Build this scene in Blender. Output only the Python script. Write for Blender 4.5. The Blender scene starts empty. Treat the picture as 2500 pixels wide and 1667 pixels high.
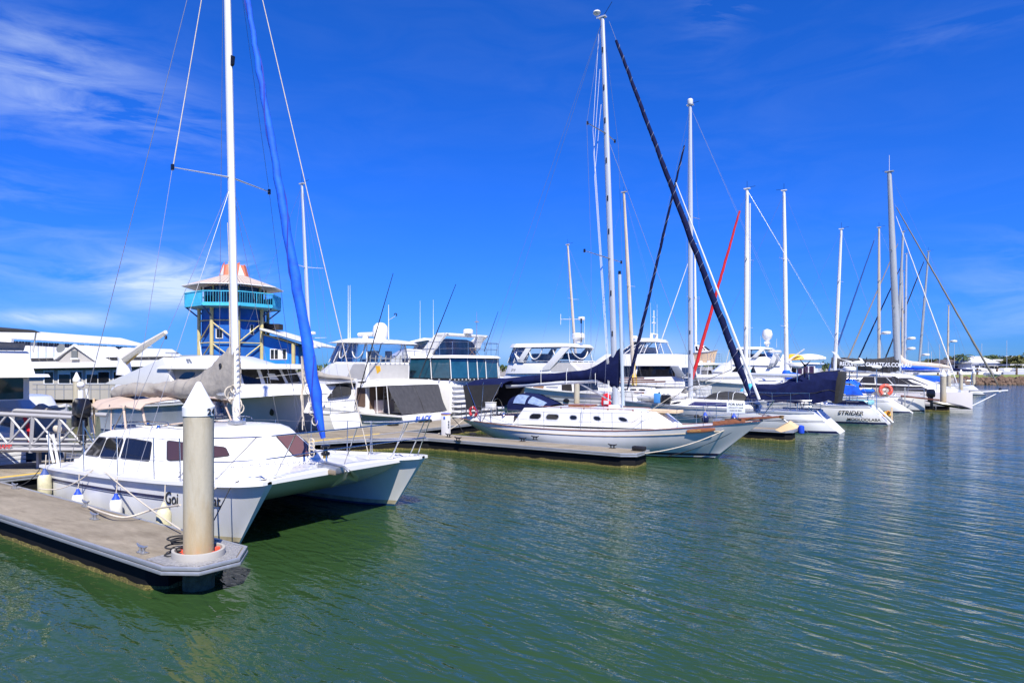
import bpy, bmesh, math, random
from mathutils import Vector, Matrix, noise

random.seed(7)
R = math.radians
SC = bpy.context.scene
COL = SC.collection
PI = math.pi

# ------------------------------------------------------------------ camera
EYE = 3.5                       # eye height over the water, metres
cam_d = bpy.data.cameras.new('camera')
cam_d.sensor_width = 36.0
cam_d.lens = 1600 / 2500 * 36
cam_d.shift_y = 0.025
cam_d.clip_start = 0.1
cam_d.clip_end = 12000
cam = bpy.data.objects.new('camera', cam_d)
cam.location = (0, 0, EYE)
cam.rotation_euler = (R(90), 0, 0)
COL.objects.link(cam)
SC.camera = cam

# ------------------------------------------------------------------ light
SUN_AZ = Vector((0.27, -0.963, 0)).normalized()
SUN_EL = R(51)
S = Vector((SUN_AZ.x * math.cos(SUN_EL), SUN_AZ.y * math.cos(SUN_EL), math.sin(SUN_EL)))
sun_d = bpy.data.lights.new('sun', 'SUN')
sun_d.energy = 5.0
sun_d.angle = R(0.5)
sun_d.color = (1.0, 0.95, 0.86)
sun = bpy.data.objects.new('sun', sun_d)
sun.rotation_euler = (-S).to_track_quat('-Z', 'Y').to_euler()
sun.location = (0, 0, 60)
COL.objects.link(sun)

SC.view_settings.view_transform = 'Standard'
SC.view_settings.look = 'None'
SC.view_settings.gamma = 1
SC.view_settings.exposure = 0.66
SC.view_settings.use_curve_mapping = False
SC.cycles.max_bounces = 8
SC.cycles.transparent_max_bounces = 16
SC.cycles.use_denoising = True
SC.cycles.caustics_reflective = False
SC.cycles.caustics_refractive = False

def make_world():
    w = bpy.data.worlds.new('World'); SC.world = w
    w.use_nodes = True
    nt = w.node_tree; N = nt.nodes; Lk = nt.links
    N.clear()
    out = N.new('ShaderNodeOutputWorld'); bg = N.new('ShaderNodeBackground')
    sky = N.new('ShaderNodeTexSky'); sky.sky_type = 'NISHITA'; sky.sun_disc = False
    sky.sun_elevation = SUN_EL
    sky.sun_rotation = math.atan2(SUN_AZ.x, SUN_AZ.y)
    sky.air_density = 1.15; sky.dust_density = 0.15; sky.ozone_density = 3.5
    hs = N.new('ShaderNodeHueSaturation'); hs.inputs['Saturation'].default_value = 1.22
    hs.inputs['Value'].default_value = 1.0
    Lk.new(sky.outputs[0], hs.inputs['Color'])
    tint = N.new('ShaderNodeMix'); tint.data_type = 'RGBA'; tint.blend_type = 'MULTIPLY'
    tint.inputs[0].default_value = 1.0
    tint.inputs[7].default_value = (0.25, 0.60, 1.42, 1)
    Lk.new(hs.outputs[0], tint.inputs[6])
    # deepen the clear sky channel by channel (polarised look of the photograph)
    sep = N.new('ShaderNodeSeparateColor'); com = N.new('ShaderNodeCombineColor')
    Lk.new(tint.outputs[2], sep.inputs[0])
    for i, (c_, p_) in enumerate(((.50, .925), (.645, .78), (1.04, 1.0))):
        m1 = N.new('ShaderNodeMath'); m1.operation = 'MULTIPLY'; m1.inputs[1].default_value = .12
        m2 = N.new('ShaderNodeMath'); m2.operation = 'POWER'; m2.inputs[1].default_value = p_
        m3 = N.new('ShaderNodeMath'); m3.operation = 'MULTIPLY'; m3.inputs[1].default_value = c_/.12
        Lk.new(sep.outputs[i], m1.inputs[0]); Lk.new(m1.outputs[0], m2.inputs[0]); Lk.new(m2.outputs[0], m3.inputs[0]); Lk.new(m3.outputs[0], com.inputs[i])
    tc = N.new('ShaderNodeTexCoord')
    geo = tc.outputs['Generated']
    # wispy cirrus: stretched noise, gathered in patches
    mp = N.new('ShaderNodeMapping'); mp.inputs['Rotation'].default_value = (0, R(14), R(20))
    mp.inputs['Scale'].default_value = (2.4, 2.4, 10)
    Lk.new(geo, mp.inputs[0])
    n1 = N.new('ShaderNodeTexNoise'); n1.inputs['Scale'].default_value = 2.3
    n1.inputs['Detail'].default_value = 12; n1.inputs['Roughness'].default_value = 0.6
    n1.inputs['Distortion'].default_value = 0.9
    Lk.new(mp.outputs[0], n1.inputs[0])
    r1 = N.new('ShaderNodeMapRange'); r1.inputs[1].default_value = 0.40; r1.inputs[2].default_value = 0.80
    Lk.new(n1.outputs[0], r1.inputs[0])
    total = None
    def mth(op, a, b=None):
        m = N.new('ShaderNodeMath'); m.operation = op
        for i, v in enumerate((a, b)):
            if v is None: continue
            if isinstance(v, (int, float)): m.inputs[i].default_value = v
            else: Lk.new(v, m.inputs[i])
        return m.outputs[0]
    def patch(px, py, wx, wy, amt):
        d = Vector(((px - 1250) / 1600, 1, -(py - 896) / 1600))
        sc = d.length; d.normalize()
        sub = N.new('ShaderNodeVectorMath'); sub.operation = 'SUBTRACT'
        Lk.new(geo, sub.inputs[0]); sub.inputs[1].default_value = d
        right = Vector((d.y, -d.x, 0)).normalized(); up = right.cross(d)
        outs = []
        for ax, w_ in ((right, wx), (up, wy)):
            dt = N.new('ShaderNodeVectorMath'); dt.operation = 'DOT_PRODUCT'
            Lk.new(sub.outputs[0], dt.inputs[0]); dt.inputs[1].default_value = ax * (1600 * sc / w_)
            outs.append(mth('POWER', mth('ABSOLUTE', dt.outputs['Value']), 2.0))
        dt = N.new('ShaderNodeVectorMath'); dt.operation = 'DOT_PRODUCT'
        Lk.new(sub.outputs[0], dt.inputs[0]); dt.inputs[1].default_value = d
        outs.append(mth('MULTIPLY', mth('ABSOLUTE', dt.outputs['Value']), 6.0))
        s = mth('ADD', mth('ADD', outs[0], outs[1]), outs[2])
        e = mth('POWER', 2.718, mth('MULTIPLY', s, -1.0))
        return mth('MULTIPLY', e, amt)
    for p in ((60, 170, 300, 130, .58), (430, 690, 150, 55, 1.7), (140, 778, 120, 17, 1.5),
              (560, 660, 70, 40, 0.8), (2480, 740, 150, 110, 0.25),
              (1760, 20, 60, 50, 0.5), (2380, 60, 200, 40, 0.15), (300, 290, 230, 60, 0.35),
              (-700, 500, 700, 200, 0.8), (3600, 500, 700, 200, 0.8)):
        o = patch(*p)
        total = o if total is None else mth('ADD', total, o)
    cl = mth('MULTIPLY', total, r1.outputs[0])
    n2 = N.new('ShaderNodeTexNoise'); n2.inputs['Scale'].default_value = 1.3; n2.inputs['Detail'].default_value = 5
    Lk.new(geo, n2.inputs[0])
    r2 = N.new('ShaderNodeMapRange'); r2.inputs[1].default_value = 0.5; r2.inputs[2].default_value = 0.9
    r2.inputs[4].default_value = 0.08
    Lk.new(n2.outputs[0], r2.inputs[0])
    cl2 = mth('MULTIPLY', r2.outputs[0], r1.outputs[0])
    smooth = mth('ADD', mth('ADD', patch(1420, 850, 300, 42, .45), patch(450, 695, 95, 38, .38)), patch(1800, 880, 380, 28, .22))
    fac = mth('MINIMUM', mth('ADD', mth('ADD', cl, cl2), smooth), 0.85)
    mix = N.new('ShaderNodeMix'); mix.data_type = 'RGBA'
    Lk.new(fac, mix.inputs[0]); Lk.new(com.outputs[0], mix.inputs[6])
    mix.inputs[7].default_value = (6.4, 7.6, 9.2, 1)
    Lk.new(mix.outputs[2], bg.inputs[0])
    bg.inputs[1].default_value = 0.0755
    Lk.new(bg.outputs[0], out.inputs[0])
make_world()

# ------------------------------------------------------------------ materials
MATS = {}
def mat(name, col, rough=0.5, metal=0.0, var=0.06, vs=3.0, bump=0.0, bs=20.0, spec=0.5, coat=0.0, dark=None, stretch=None, darkamt=0.5, dlo=0.5, dhi=0.72):
    if name in MATS: return MATS[name]
    m = bpy.data.materials.new(name); m.use_nodes = True
    nt = m.node_tree; N = nt.nodes; Lk = nt.links
    p = N['Principled BSDF']
    p.inputs['Base Color'].default_value = (*col, 1)
    p.inputs['Roughness'].default_value = rough
    p.inputs['Metallic'].default_value = metal
    p.inputs['Specular IOR Level'].default_value = spec
    if coat: p.inputs['Coat Weight'].default_value = coat
    tc = N.new('ShaderNodeTexCoord'); src = tc.outputs['Object']
    if stretch:
        mp = N.new('ShaderNodeMapping'); mp.inputs['Scale'].default_value = stretch
        Lk.new(src, mp.inputs[0]); src = mp.outputs[0]
    if var or dark:
        n = N.new('ShaderNodeTexNoise'); n.inputs['Scale'].default_value = vs; n.inputs['Detail'].default_value = 6
        n.inputs['Roughness'].default_value = 0.6
        Lk.new(src, n.inputs[0])
        cr = N.new('ShaderNodeValToRGB')
        cr.color_ramp.elements[0].position = 0.3; cr.color_ramp.elements[1].position = 0.7
        cr.color_ramp.elements[0].color = (*[c * (1 - var) for c in col], 1)
        cr.color_ramp.elements[1].color = (*[min(1, c * (1 + var)) for c in col], 1)
        Lk.new(n.outputs[0], cr.inputs[0])
        c_out = cr.outputs[0]
        if dark:
            n3 = N.new('ShaderNodeTexNoise'); n3.inputs['Scale'].default_value = vs * 0.6; n3.inputs['Detail'].default_value = 8
            n3.inputs['Roughness'].default_value = 0.7
            Lk.new(src, n3.inputs[0])
            mr = N.new('ShaderNodeMapRange'); mr.inputs[1].default_value = dlo; mr.inputs[2].default_value = dhi
            mr.inputs[4].default_value = darkamt
            Lk.new(n3.outputs[0], mr.inputs[0])
            mx = N.new('ShaderNodeMix'); mx.data_type = 'RGBA'
            Lk.new(mr.outputs[0], mx.inputs[0]); Lk.new(c_out, mx.inputs[6]); mx.inputs[7].default_value = (*dark, 1)
            c_out = mx.outputs[2]
        Lk.new(c_out, p.inputs['Base Color'])
    if bump:
        nb = N.new('ShaderNodeTexNoise'); nb.inputs['Scale'].default_value = bs; nb.inputs['Detail'].default_value = 4
        Lk.new(src, nb.inputs[0])
        b = N.new('ShaderNodeBump'); b.inputs['Strength'].default_value = bump; b.inputs['Distance'].default_value = 0.03
        Lk.new(nb.outputs[0], b.inputs['Height']); Lk.new(b.outputs[0], p.inputs['Normal'])
    MATS[name] = m
    return m

WHITE = mat('white gelcoat', (0.71, 0.705, 0.69), 0.28, var=0.025, vs=1.5, coat=0.3, bump=0.03, bs=2.5, dark=(0.66, 0.64, 0.58), darkamt=0.35, dlo=0.5, dhi=0.8)
HULLW = mat('white hull paint', (0.70, 0.695, 0.68), 0.25, var=0.03, vs=1.2, coat=0.15, spec=.4, bump=0.04, bs=1.8, dark=(0.55, 0.54, 0.48), darkamt=0.5, stretch=(1.2, 1.2, 0.35), dlo=0.52, dhi=0.78)
CREAM = mat('cream gelcoat', (0.74, 0.68, 0.56), 0.3, var=0.04)
OFFW = mat('off white gelcoat', (0.66, 0.65, 0.62), 0.35, var=0.05, dark=(0.5, 0.48, 0.42), darkamt=0.4)
GREYP = mat('light grey panel', (0.43, 0.42, 0.40), 0.4)
BEIGE = mat('beige panel', (0.38, 0.34, 0.27), 0.4)
LOUV = mat('louvre grey', (0.22, 0.24, 0.27), 0.4)
GLASS = mat('tinted glass', (0.010, 0.010, 0.011), 0.05, var=0.0, spec=0.5)
GLASSB = mat('blue tinted vinyl', (0.012, 0.07, 0.115), 0.07, var=0.25, vs=2.0, spec=0.8, bump=0.12, bs=3)
GLASSR = mat('red brown tinted acrylic', (0.055, 0.03, 0.03), 0.07, var=0.05, spec=0.8)
GLASSG = mat('green tinted glass', (0.02, 0.05, 0.04), 0.06, var=0.2, vs=1)
GLASSO = mat('bronze tinted glass', (0.28, 0.16, 0.08), 0.12, var=0.2, vs=1)
BLACK = mat('black rubber', (0.012, 0.012, 0.014), 0.5)
BLKP = mat('black plastic gloss', (0.01, 0.01, 0.012), 0.22)
NAVY = mat('navy canvas', (0.005, 0.009, 0.048), 0.9, spec=.15, var=0.25, vs=4, bump=0.5, bs=5, dark=(0.010, 0.015, 0.065), darkamt=0.5)
NAVYS = mat('navy stripe', (0.01, 0.014, 0.06), 0.3)
BLUEC = mat('bright blue canvas', (0.002, 0.10, 0.66), 0.8, var=0.25, vs=3, bump=0.3, bs=6, dark=(0.002, 0.03, 0.3), darkamt=0.7)
ROYAL = mat('royal blue', (0.01, 0.06, 0.5), 0.6, var=0.2)
TURQ = mat('turquoise canvas', (0.05, 0.42, 0.62), 0.8, var=0.15, bump=0.3, bs=6)
GCANV = mat('grey canvas', (0.285, 0.262, 0.232), 0.9, var=0.08, vs=5, bump=0.8, bs=6, dark=(0.25, 0.22, 0.185), darkamt=0.6)
PCANV = mat('sun bleached canvas', (0.46, 0.36, 0.29), 0.9, var=0.06, bump=0.2, bs=6)
BCANV = mat('beige canvas', (0.58, 0.50, 0.41), 0.9, var=0.06, bump=0.3, bs=5)
KCANV = mat('black canvas', (0.022, 0.022, 0.024), 0.85, var=0.2, vs=3, bump=0.3, bs=5)
MESHC = mat('dark shade mesh', (0.045, 0.045, 0.05), 0.75, var=0.25, vs=2.5, bump=0.25, bs=3, stretch=(2.5, 2.5, .4))
YCANV = mat('yellow canvas', (0.68, 0.48, 0.09), 0.9, var=0.1, bump=0.4, bs=5)
REDC = mat('red canvas', (0.62, 0.015, 0.02), 0.7, var=0.12, vs=6, bump=0.3, bs=8)
ORANGE = mat('orange plastic', (0.75, 0.09, 0.05), 0.5)
YEL = mat('yellow plastic', (0.75, 0.42, 0.03), 0.5)
STEEL = mat('stainless steel', (0.62, 0.62, 0.62), 0.2, metal=1.0, var=0.05)
GALV = mat('galvanised steel', (0.48, 0.48, 0.47), 0.42, metal=0.8, var=0.15, vs=12)
WIRE = mat('rigging wire', (0.30, 0.30, 0.31), 0.35, metal=0.6, var=0)
MASTW = mat('white mast paint', (0.70, 0.70, 0.69), 0.3, var=0.03, vs=2)
ALU = mat('mast aluminium', (0.56, 0.58, 0.60), 0.36, metal=0.35, var=0.06, vs=2, stretch=(1, 1, .2))
ALUG = mat('grey mast', (0.40, 0.42, 0.42), 0.4, metal=0.25, var=0.1, vs=2, stretch=(1, 1, .2))
BMAST = mat('weathered beige mast', (0.50, 0.44, 0.36), 0.6, var=0.15, vs=3, stretch=(1, 1, .3))
TEAK = mat('varnished teak', (0.24, 0.085, 0.03), 0.3, var=0.35, vs=4, coat=0.4, stretch=(.4, 4, 4))
GOLDW = mat('pale wood strake', (0.55, 0.44, 0.29), 0.45, var=0.15, vs=3, stretch=(.4, 4, 4))
DECKT = mat('teak deck', (0.42, 0.32, 0.22), 0.7, var=0.15, vs=5)
PLY = mat('pale plywood', (0.62, 0.47, 0.30), 0.7, var=0.1)
ROPE = mat('pale rope', (0.52, 0.46, 0.37), 0.9, var=0.2, vs=30)
ROPEK = mat('black rope', (0.02, 0.02, 0.022), 0.8)
ROPEB = mat('blue rope', (0.04, 0.2, 0.55), 0.8)
ROPEY = mat('lime green rope', (0.5, 0.65, 0.08), 0.8)
FENDW = mat('white fender vinyl', (0.72, 0.71, 0.66), 0.45, var=0.06, dark=(0.45, 0.42, 0.33), darkamt=0.6)
FENDY = mat('stained fender vinyl', (0.62, 0.57, 0.36), 0.5, var=0.12, vs=8, dark=(0.3, 0.27, 0.16), darkamt=0.6)
CONC = mat('pontoon concrete', (0.28, 0.243, 0.19), 0.95, spec=.1, var=0.18, vs=1.6, bump=0.5, bs=60, dark=(0.15, 0.125, 0.095), darkamt=0.8, dlo=0.45, dhi=0.68, stretch=(.6, 2.2, 1))
ALUE = mat('pontoon edge aluminium', (0.40, 0.41, 0.43), 0.4, metal=0.5, var=0.12, vs=5, stretch=(.5, 2, 2), dark=(0.26, 0.26, 0.26), darkamt=0.5)
PONT = mat('black pontoon float', (0.008, 0.008, 0.009), 0.7, var=0.3, vs=2, spec=.15)
WEED = mat('tidal weed', (0.12, 0.10, 0.022), 0.8, var=0.6, vs=25, bump=1.0, bs=40, dark=(0.42, 0.33, 0.09), darkamt=0.9, dlo=0.55, dhi=0.65)
PILE = mat('weathered pile concrete', (0.44, 0.40, 0.31), 0.9, var=0.07, vs=3, bump=0.25, bs=40, dark=(0.30, 0.24, 0.15), darkamt=0.55, stretch=(2.5, 2.5, .45), dlo=0.47, dhi=0.66)
def stain_low(m, col, z0, z1, amt):
    # a tan tide and rust stain with a ragged edge low down on the piles
    nt = m.node_tree; N = nt.nodes; Lk = nt.links; p = N['Principled BSDF']
    src = p.inputs['Base Color'].links[0].from_socket
    tc = N.new('ShaderNodeTexCoord'); sp = N.new('ShaderNodeSeparateXYZ'); Lk.new(tc.outputs['Object'], sp.inputs[0])
    nz = N.new('ShaderNodeTexNoise'); nz.inputs['Scale'].default_value = 4; nz.inputs['Detail'].default_value = 6
    mp = N.new('ShaderNodeMapping'); mp.inputs['Scale'].default_value = (3, 3, .5); Lk.new(tc.outputs['Object'], mp.inputs[0]); Lk.new(mp.outputs[0], nz.inputs[0])
    ad = N.new('ShaderNodeMath'); ad.operation = 'MULTIPLY_ADD'; ad.inputs[1].default_value = 1.3; Lk.new(nz.outputs[0], ad.inputs[0]); Lk.new(sp.outputs[2], ad.inputs[2])
    mr = N.new('ShaderNodeMapRange'); mr.inputs[1].default_value = z1 + .65; mr.inputs[2].default_value = z0 + .65; mr.inputs[4].default_value = amt
    Lk.new(ad.outputs[0], mr.inputs[0])
    mx = N.new('ShaderNodeMix'); mx.data_type = 'RGBA'; Lk.new(mr.outputs[0], mx.inputs[0]); Lk.new(src, mx.inputs[6]); mx.inputs[7].default_value = (*col, 1)
    Lk.new(mx.outputs[2], p.inputs['Base Color'])
stain_low(PILE, (.42, .29, .13), .5, 1.5, .75)
CAPW = mat('white pile cap', (0.80, 0.80, 0.80), 0.4, var=0.02, dark=(0.6, 0.6, 0.58), darkamt=0.35)
ROOFW = mat('white roof sheet', (0.60, 0.60, 0.585), 0.5, var=0.04, vs=.6)
WALLG = mat('grey wall', (0.36, 0.34, 0.31), 0.9, var=0.05, vs=.8)
WALLB = mat('blue wall cladding', (0.006, 0.10, 0.40), 0.8, var=0.25, vs=.6, dark=(0.01, 0.18, 0.50), darkamt=0.7)
WALLN = mat('dark blue wall', (0.006, 0.045, 0.16), 0.6, var=0.15, vs=.6)
BALC = mat('turquoise balustrade', (0.05, 0.42, 0.62), 0.6, var=0.15, vs=1)
YPOST = mat('pale yellow post', (0.50, 0.42, 0.19), 0.6, var=0.12, vs=1.5)
TROOF = mat('rust stained roof sheet', (0.47, 0.40, 0.34), 0.6, var=0.08, vs=.9, dark=(0.5, 0.3, 0.18), darkamt=0.6)
TORA = mat('faded orange cladding', (0.60, 0.17, 0.09), 0.7, var=0.12, vs=1)
DARKI = mat('dark interior', (0.02, 0.017, 0.016), 0.8)
BROWNI = mat('brown cabin interior', (0.13, 0.08, 0.055), 0.7, var=0.3, vs=2)
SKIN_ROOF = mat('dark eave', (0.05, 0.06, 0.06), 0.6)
SEATC = mat('cream seat vinyl', (0.62, 0.57, 0.48), 0.6)
SIGNW = mat('white sign board', (0.76, 0.78, 0.8), 0.5, var=0.02)
INK = mat('black lettering', (0.015, 0.016, 0.02), 0.5, var=0)
INKB = mat('blue lettering', (0.01, 0.09, 0.55), 0.5, var=0)
INKR = mat('red lettering', (0.6, 0.03, 0.03), 0.5, var=0)
WOODR = mat('red brown timber', (0.14, 0.05, 0.03), 0.6, var=0.3, vs=3)
GRASS = mat('mown grass', (0.16, 0.19, 0.03), 1.0, var=0.3, vs=.8)
ROCKM = mat('revetment rock', (0.14, 0.09, 0.06), 0.95, var=0.4, vs=1.2, bump=0.8, bs=4, dark=(0.05, 0.035, 0.028), darkamt=0.8)
GROUND = mat('waterfront ground', (0.24, 0.22, 0.19), 0.95, var=0.2, vs=.1)
LEAF = mat('tree foliage', (0.055, 0.085, 0.022), 0.8, var=0.5, vs=.5)
LEAF2 = mat('olive foliage', (0.10, 0.105, 0.028), 0.8, var=0.5, vs=.5)
PALM = mat('palm frond', (0.05, 0.08, 0.025), 0.7, var=0.4, vs=.7)
BARK = mat('bark', (0.12, 0.09, 0.065), 0.95, var=0.3)
LIMEP = mat('lime leaf', (0.30, 0.42, 0.04), 0.7, var=0.3)
STRIPEG = mat('grey stripe', (0.10, 0.11, 0.12), 0.4)
DARKG = mat('charcoal tinted glass', (0.022, 0.021, 0.022), 0.35, var=0.1, spec=.3)
LAVH = mat('pale grey hull', (0.46, 0.48, 0.54), 0.22, var=0.06, vs=1, coat=0.4, dark=(0.36, 0.37, 0.42), darkamt=0.5)
TURQF = mat('blue patterned cushion', (0.25, 0.55, 0.75), 0.8, var=0.6, vs=14)

def clear_vinyl():
    m = bpy.data.materials.new('clear vinyl'); m.use_nodes = True
    nt = m.node_tree; N = nt.nodes; Lk = nt.links
    N.clear()
    out = N.new('ShaderNodeOutputMaterial')
    t = N.new('ShaderNodeBsdfTransparent'); t.inputs[0].default_value = (0.93, 0.95, 0.97, 1)
    g = N.new('ShaderNodeBsdfGlossy'); g.inputs['Roughness'].default_value = 0.08
    g.inputs[0].default_value = (0.9, 0.9, 0.95, 1)
    fr = N.new('ShaderNodeFresnel'); fr.inputs[0].default_value = 1.45
    nb = N.new('ShaderNodeTexNoise'); nb.inputs['Scale'].default_value = 3
    b = N.new('ShaderNodeBump'); b.inputs['Strength'].default_value = 0.2; b.inputs['Distance'].default_value = 0.05
    Lk.new(nb.outputs[0], b.inputs['Height']); Lk.new(b.outputs[0], g.inputs['Normal'])
    ad = N.new('ShaderNodeMath'); ad.operation = 'ADD'; ad.inputs[1].default_value = 0.02
    Lk.new(fr.outputs[0], ad.inputs[0])
    mx = N.new('ShaderNodeMixShader')
    Lk.new(ad.outputs[0], mx.inputs[0]); Lk.new(t.outputs[0], mx.inputs[1]); Lk.new(g.outputs[0], mx.inputs[2])
    Lk.new(mx.outputs[0], out.inputs[0])
    return m
VINYL = clear_vinyl()

# ------------------------------------------------------------------ tagging
def _link(o): COL.objects.link(o); return o
def tag(o, label=None, cat=None, group=None, kind=None):
    if label: o['label'] = label
    if cat: o['category'] = cat
    if group: o['group'] = group
    if kind: o['kind'] = kind
    return o
def thing(name, label, cat, loc=(0, 0, 0), rz=0.0, group=None):
    o = _link(bpy.data.objects.new(name, None))
    o.empty_display_size = 0.2
    o.location = loc; o.rotation_euler = (0, 0, rz)
    return tag(o, label, cat, group)
def children(o): return [c for c in bpy.data.objects if c.parent == o]
def copy_tree(o, parent=None):
    c = o.copy(); _link(c)
    if parent: c.parent = parent
    for ch in children(o):
        if ch is not c: copy_tree(ch, c)
    return c

# ------------------------------------------------------------------ mesh builder
class MB:
    def __init__(s): s.v = []; s.f = []
    def add(s, vs, fs):
        n = len(s.v); s.v += [tuple(v) for v in vs]; s.f += [tuple(n + i for i in f) for f in fs]; return s
    def box(s, cx, cy, cz, sx, sy, sz, rz=0.0, ry=0.0):
        m = Matrix.Rotation(rz, 3, 'Z') @ Matrix.Rotation(ry, 3, 'Y')
        vs = []
        for dx, dy, dz in ((-1,-1,-1),(1,-1,-1),(1,1,-1),(-1,1,-1),(-1,-1,1),(1,-1,1),(1,1,1),(-1,1,1)):
            vs.append(m @ Vector((dx*sx/2, dy*sy/2, dz*sz/2)) + Vector((cx, cy, cz)))
        return s.add(vs, ((0,3,2,1),(4,5,6,7),(0,1,5,4),(1,2,6,5),(2,3,7,6),(3,0,4,7)))
    def tube(s, pts, r, n=6, flat=1.0):
        pts = [Vector(p) for p in pts]; k = len(pts)
        rs = r if isinstance(r, (list, tuple)) else [r] * k
        rings = []; ref = None
        for i, p in enumerate(pts):
            d = (pts[min(i+1, k-1)] - pts[max(i-1, 0)])
            if d.length < 1e-9: d = Vector((0, 0, 1))
            d.normalize()
            if ref is None:
                ref = Vector((0, 0, 1)) if abs(d.z) < 0.9 else Vector((0, 1, 0))
            u = d.cross(ref)
            if u.length < 1e-4: u = d.cross(Vector((1, 0, 0)))
            u.normalize(); w = u.cross(d).normalized()
            ref = w
            rings.append([p + u * rs[i] * math.cos(2*PI*j/n) + w * rs[i] * flat * math.sin(2*PI*j/n) for j in range(n)])
        return s.loft(rings)
    def loft(s, rings, closed=True, cap0=True, cap1=True):
        n = len(rings[0]); vs = [v for r in rings for v in r]; fs = []
        for i in range(len(rings) - 1):
            for j in range(n if closed else n - 1):
                a = i*n + j; b = i*n + (j+1) % n
                fs.append((a, b, b + n, a + n))
        if closed and cap0: fs.append(tuple(range(n - 1, -1, -1)))
        if closed and cap1: fs.append(tuple((len(rings)-1)*n + j for j in range(n)))
        return s.add(vs, fs)
    def lathe(s, cx, cy, prof, n=16, z0=0.0):
        return s.loft([[(cx + r*math.cos(2*PI*j/n), cy + r*math.sin(2*PI*j/n), z0 + z) for j in range(n)] for r, z in prof])
    def prism(s, poly, vec):
        n = len(poly); vec = Vector(vec)
        vs = [Vector(p) for p in poly] + [Vector(p) + vec for p in poly]
        fs = [tuple(range(n)), tuple(range(2*n - 1, n - 1, -1))] + [(i, (i+1) % n, (i+1) % n + n, i + n) for i in range(n)]
        return s.add(vs, fs)
    def ball(s, c, r, n=10, sz=1.0):
        prof = [(max(1e-3, r*math.sin(PI*i/n)), -r*sz*math.cos(PI*i/n)) for i in range(n + 1)]
        return s.lathe(c[0], c[1], prof, n*2 if n < 8 else 14, c[2])
    def torus(s, c, R_, r, axis='Y', n=18, m=6, arc=2*PI, a0=0.0, flat=1.0):
        pts = []
        k = n + 1
        for i in range(k):
            t = a0 + arc*i/n
            d = {'Y': (math.cos(t), 0, math.sin(t)), 'X': (0, math.cos(t), math.sin(t)), 'Z': (math.cos(t), math.sin(t), 0)}[axis]
            pts.append(Vector(c) + Vector(d)*R_)
        return s.tube(pts, r, m, flat)
    def build(s, name, m, parent=None, ang=35, bevel=0.0, recalc=True, seg=2):
        me = bpy.data.meshes.new(name)
        me.from_pydata(s.v, [], s.f)
        if recalc or bevel:
            bm = bmesh.new(); bm.from_mesh(me)
            bmesh.ops.remove_doubles(bm, verts=bm.verts, dist=1e-5)
            bmesh.ops.recalc_face_normals(bm, faces=bm.faces)
            if bevel:
                es = [e for e in bm.edges if len(e.link_faces) == 2 and e.calc_face_angle(0) > R(28)]
                bmesh.ops.bevel(bm, geom=es, offset=bevel, segments=seg, profile=0.6, affect='EDGES', clamp_overlap=True)
            bm.to_mesh(me); bm.free()
        me.materials.append(m)
        me.polygons.foreach_set('use_smooth', [True]*len(me.polygons))
        me.set_sharp_from_angle(angle=R(ang))
        o = _link(bpy.data.objects.new(name, me))
        if parent: o.parent = parent
        return o

def text(name, s, size, m, parent, loc, rot, shear=0.0, extrude=0.006, sx=1.0, align='LEFT', off=0.0):
    c = bpy.data.curves.new(name, 'FONT'); c.body = s; c.size = size; c.extrude = extrude; c.shear = shear
    c.align_x = align; c.offset = off
    c.materials.append(m)
    tmp = bpy.data.objects.new(name, c); COL.objects.link(tmp)
    dg = bpy.context.evaluated_depsgraph_get(); dg.update()
    me = bpy.data.meshes.new_from_object(tmp.evaluated_get(dg))
    bpy.data.objects.remove(tmp)
    if not me.materials: me.materials.append(m)
    o = _link(bpy.data.objects.new(name, me))
    if parent: o.parent = parent
    o.location = loc; o.rotation_euler = rot; o.scale = (sx, 1, 1)
    return o

# ------------------------------------------------------------------ marina frame
# A: the way the fingers run (towards open water), B: along the main walkway, away from the camera
TH = R(34)
AX = Vector((math.cos(TH), -math.sin(TH), 0)); BX = Vector((math.sin(TH), math.cos(TH), 0))
def W(a, b, z=0.0): return AX*a + BX*b + Vector((0, 0, z))
def pb(px, py, b):
    u = (px - 1250)/1600; Y = b/(BX.x*u + BX.y); a = Y*(AX.x*u + AX.y)
    return a, EYE - (py - 896)/1600*Y
def pz(px, py, z):          # meet a level plane, marina frame
    Y = 1600*(EYE - z)/(py - 896); x = (px - 1250)/1600*Y
    p = Vector((x, Y, 0)); return p.dot(AX), p.dot(BX)

def cr(tab, n):             # catmull-rom through a table of tuples
    k = len(tab); out = []
    for i in range(n):
        t = i/(n - 1)*(k - 1); j = min(int(t), k - 2); f = t - j
        p0, p1, p2, p3 = tab[max(j-1, 0)], tab[j], tab[j+1], tab[min(j+2, k-1)]
        out.append(tuple(0.5*((2*b) + (-a + c)*f + (2*a - 5*b + 4*c - d)*f*f + (-a + 3*b - 3*c + d)*f**3)
                         for a, b, c, d in zip(p0, p1, p2, p3)))
    return out

class Boat:
    def __init__(s, name, label, cat, a0, b0, d, group=None):
        s.a0, s.b0, s.d = a0, b0, d
        s.root = thing(name, label, cat, W(a0, b0, 0), -TH if d > 0 else PI - TH, group)
        s.ns = -d           # sign of local y on the camera's side
    def L(s, px, py, b):
        a, z = pb(px, py, b); return Vector((s.d*(a - s.a0), s.d*(b - s.b0), z))
    def world(s, x, y, z): return W(s.a0 + s.d*x, s.b0 + s.d*y, z)

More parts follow.
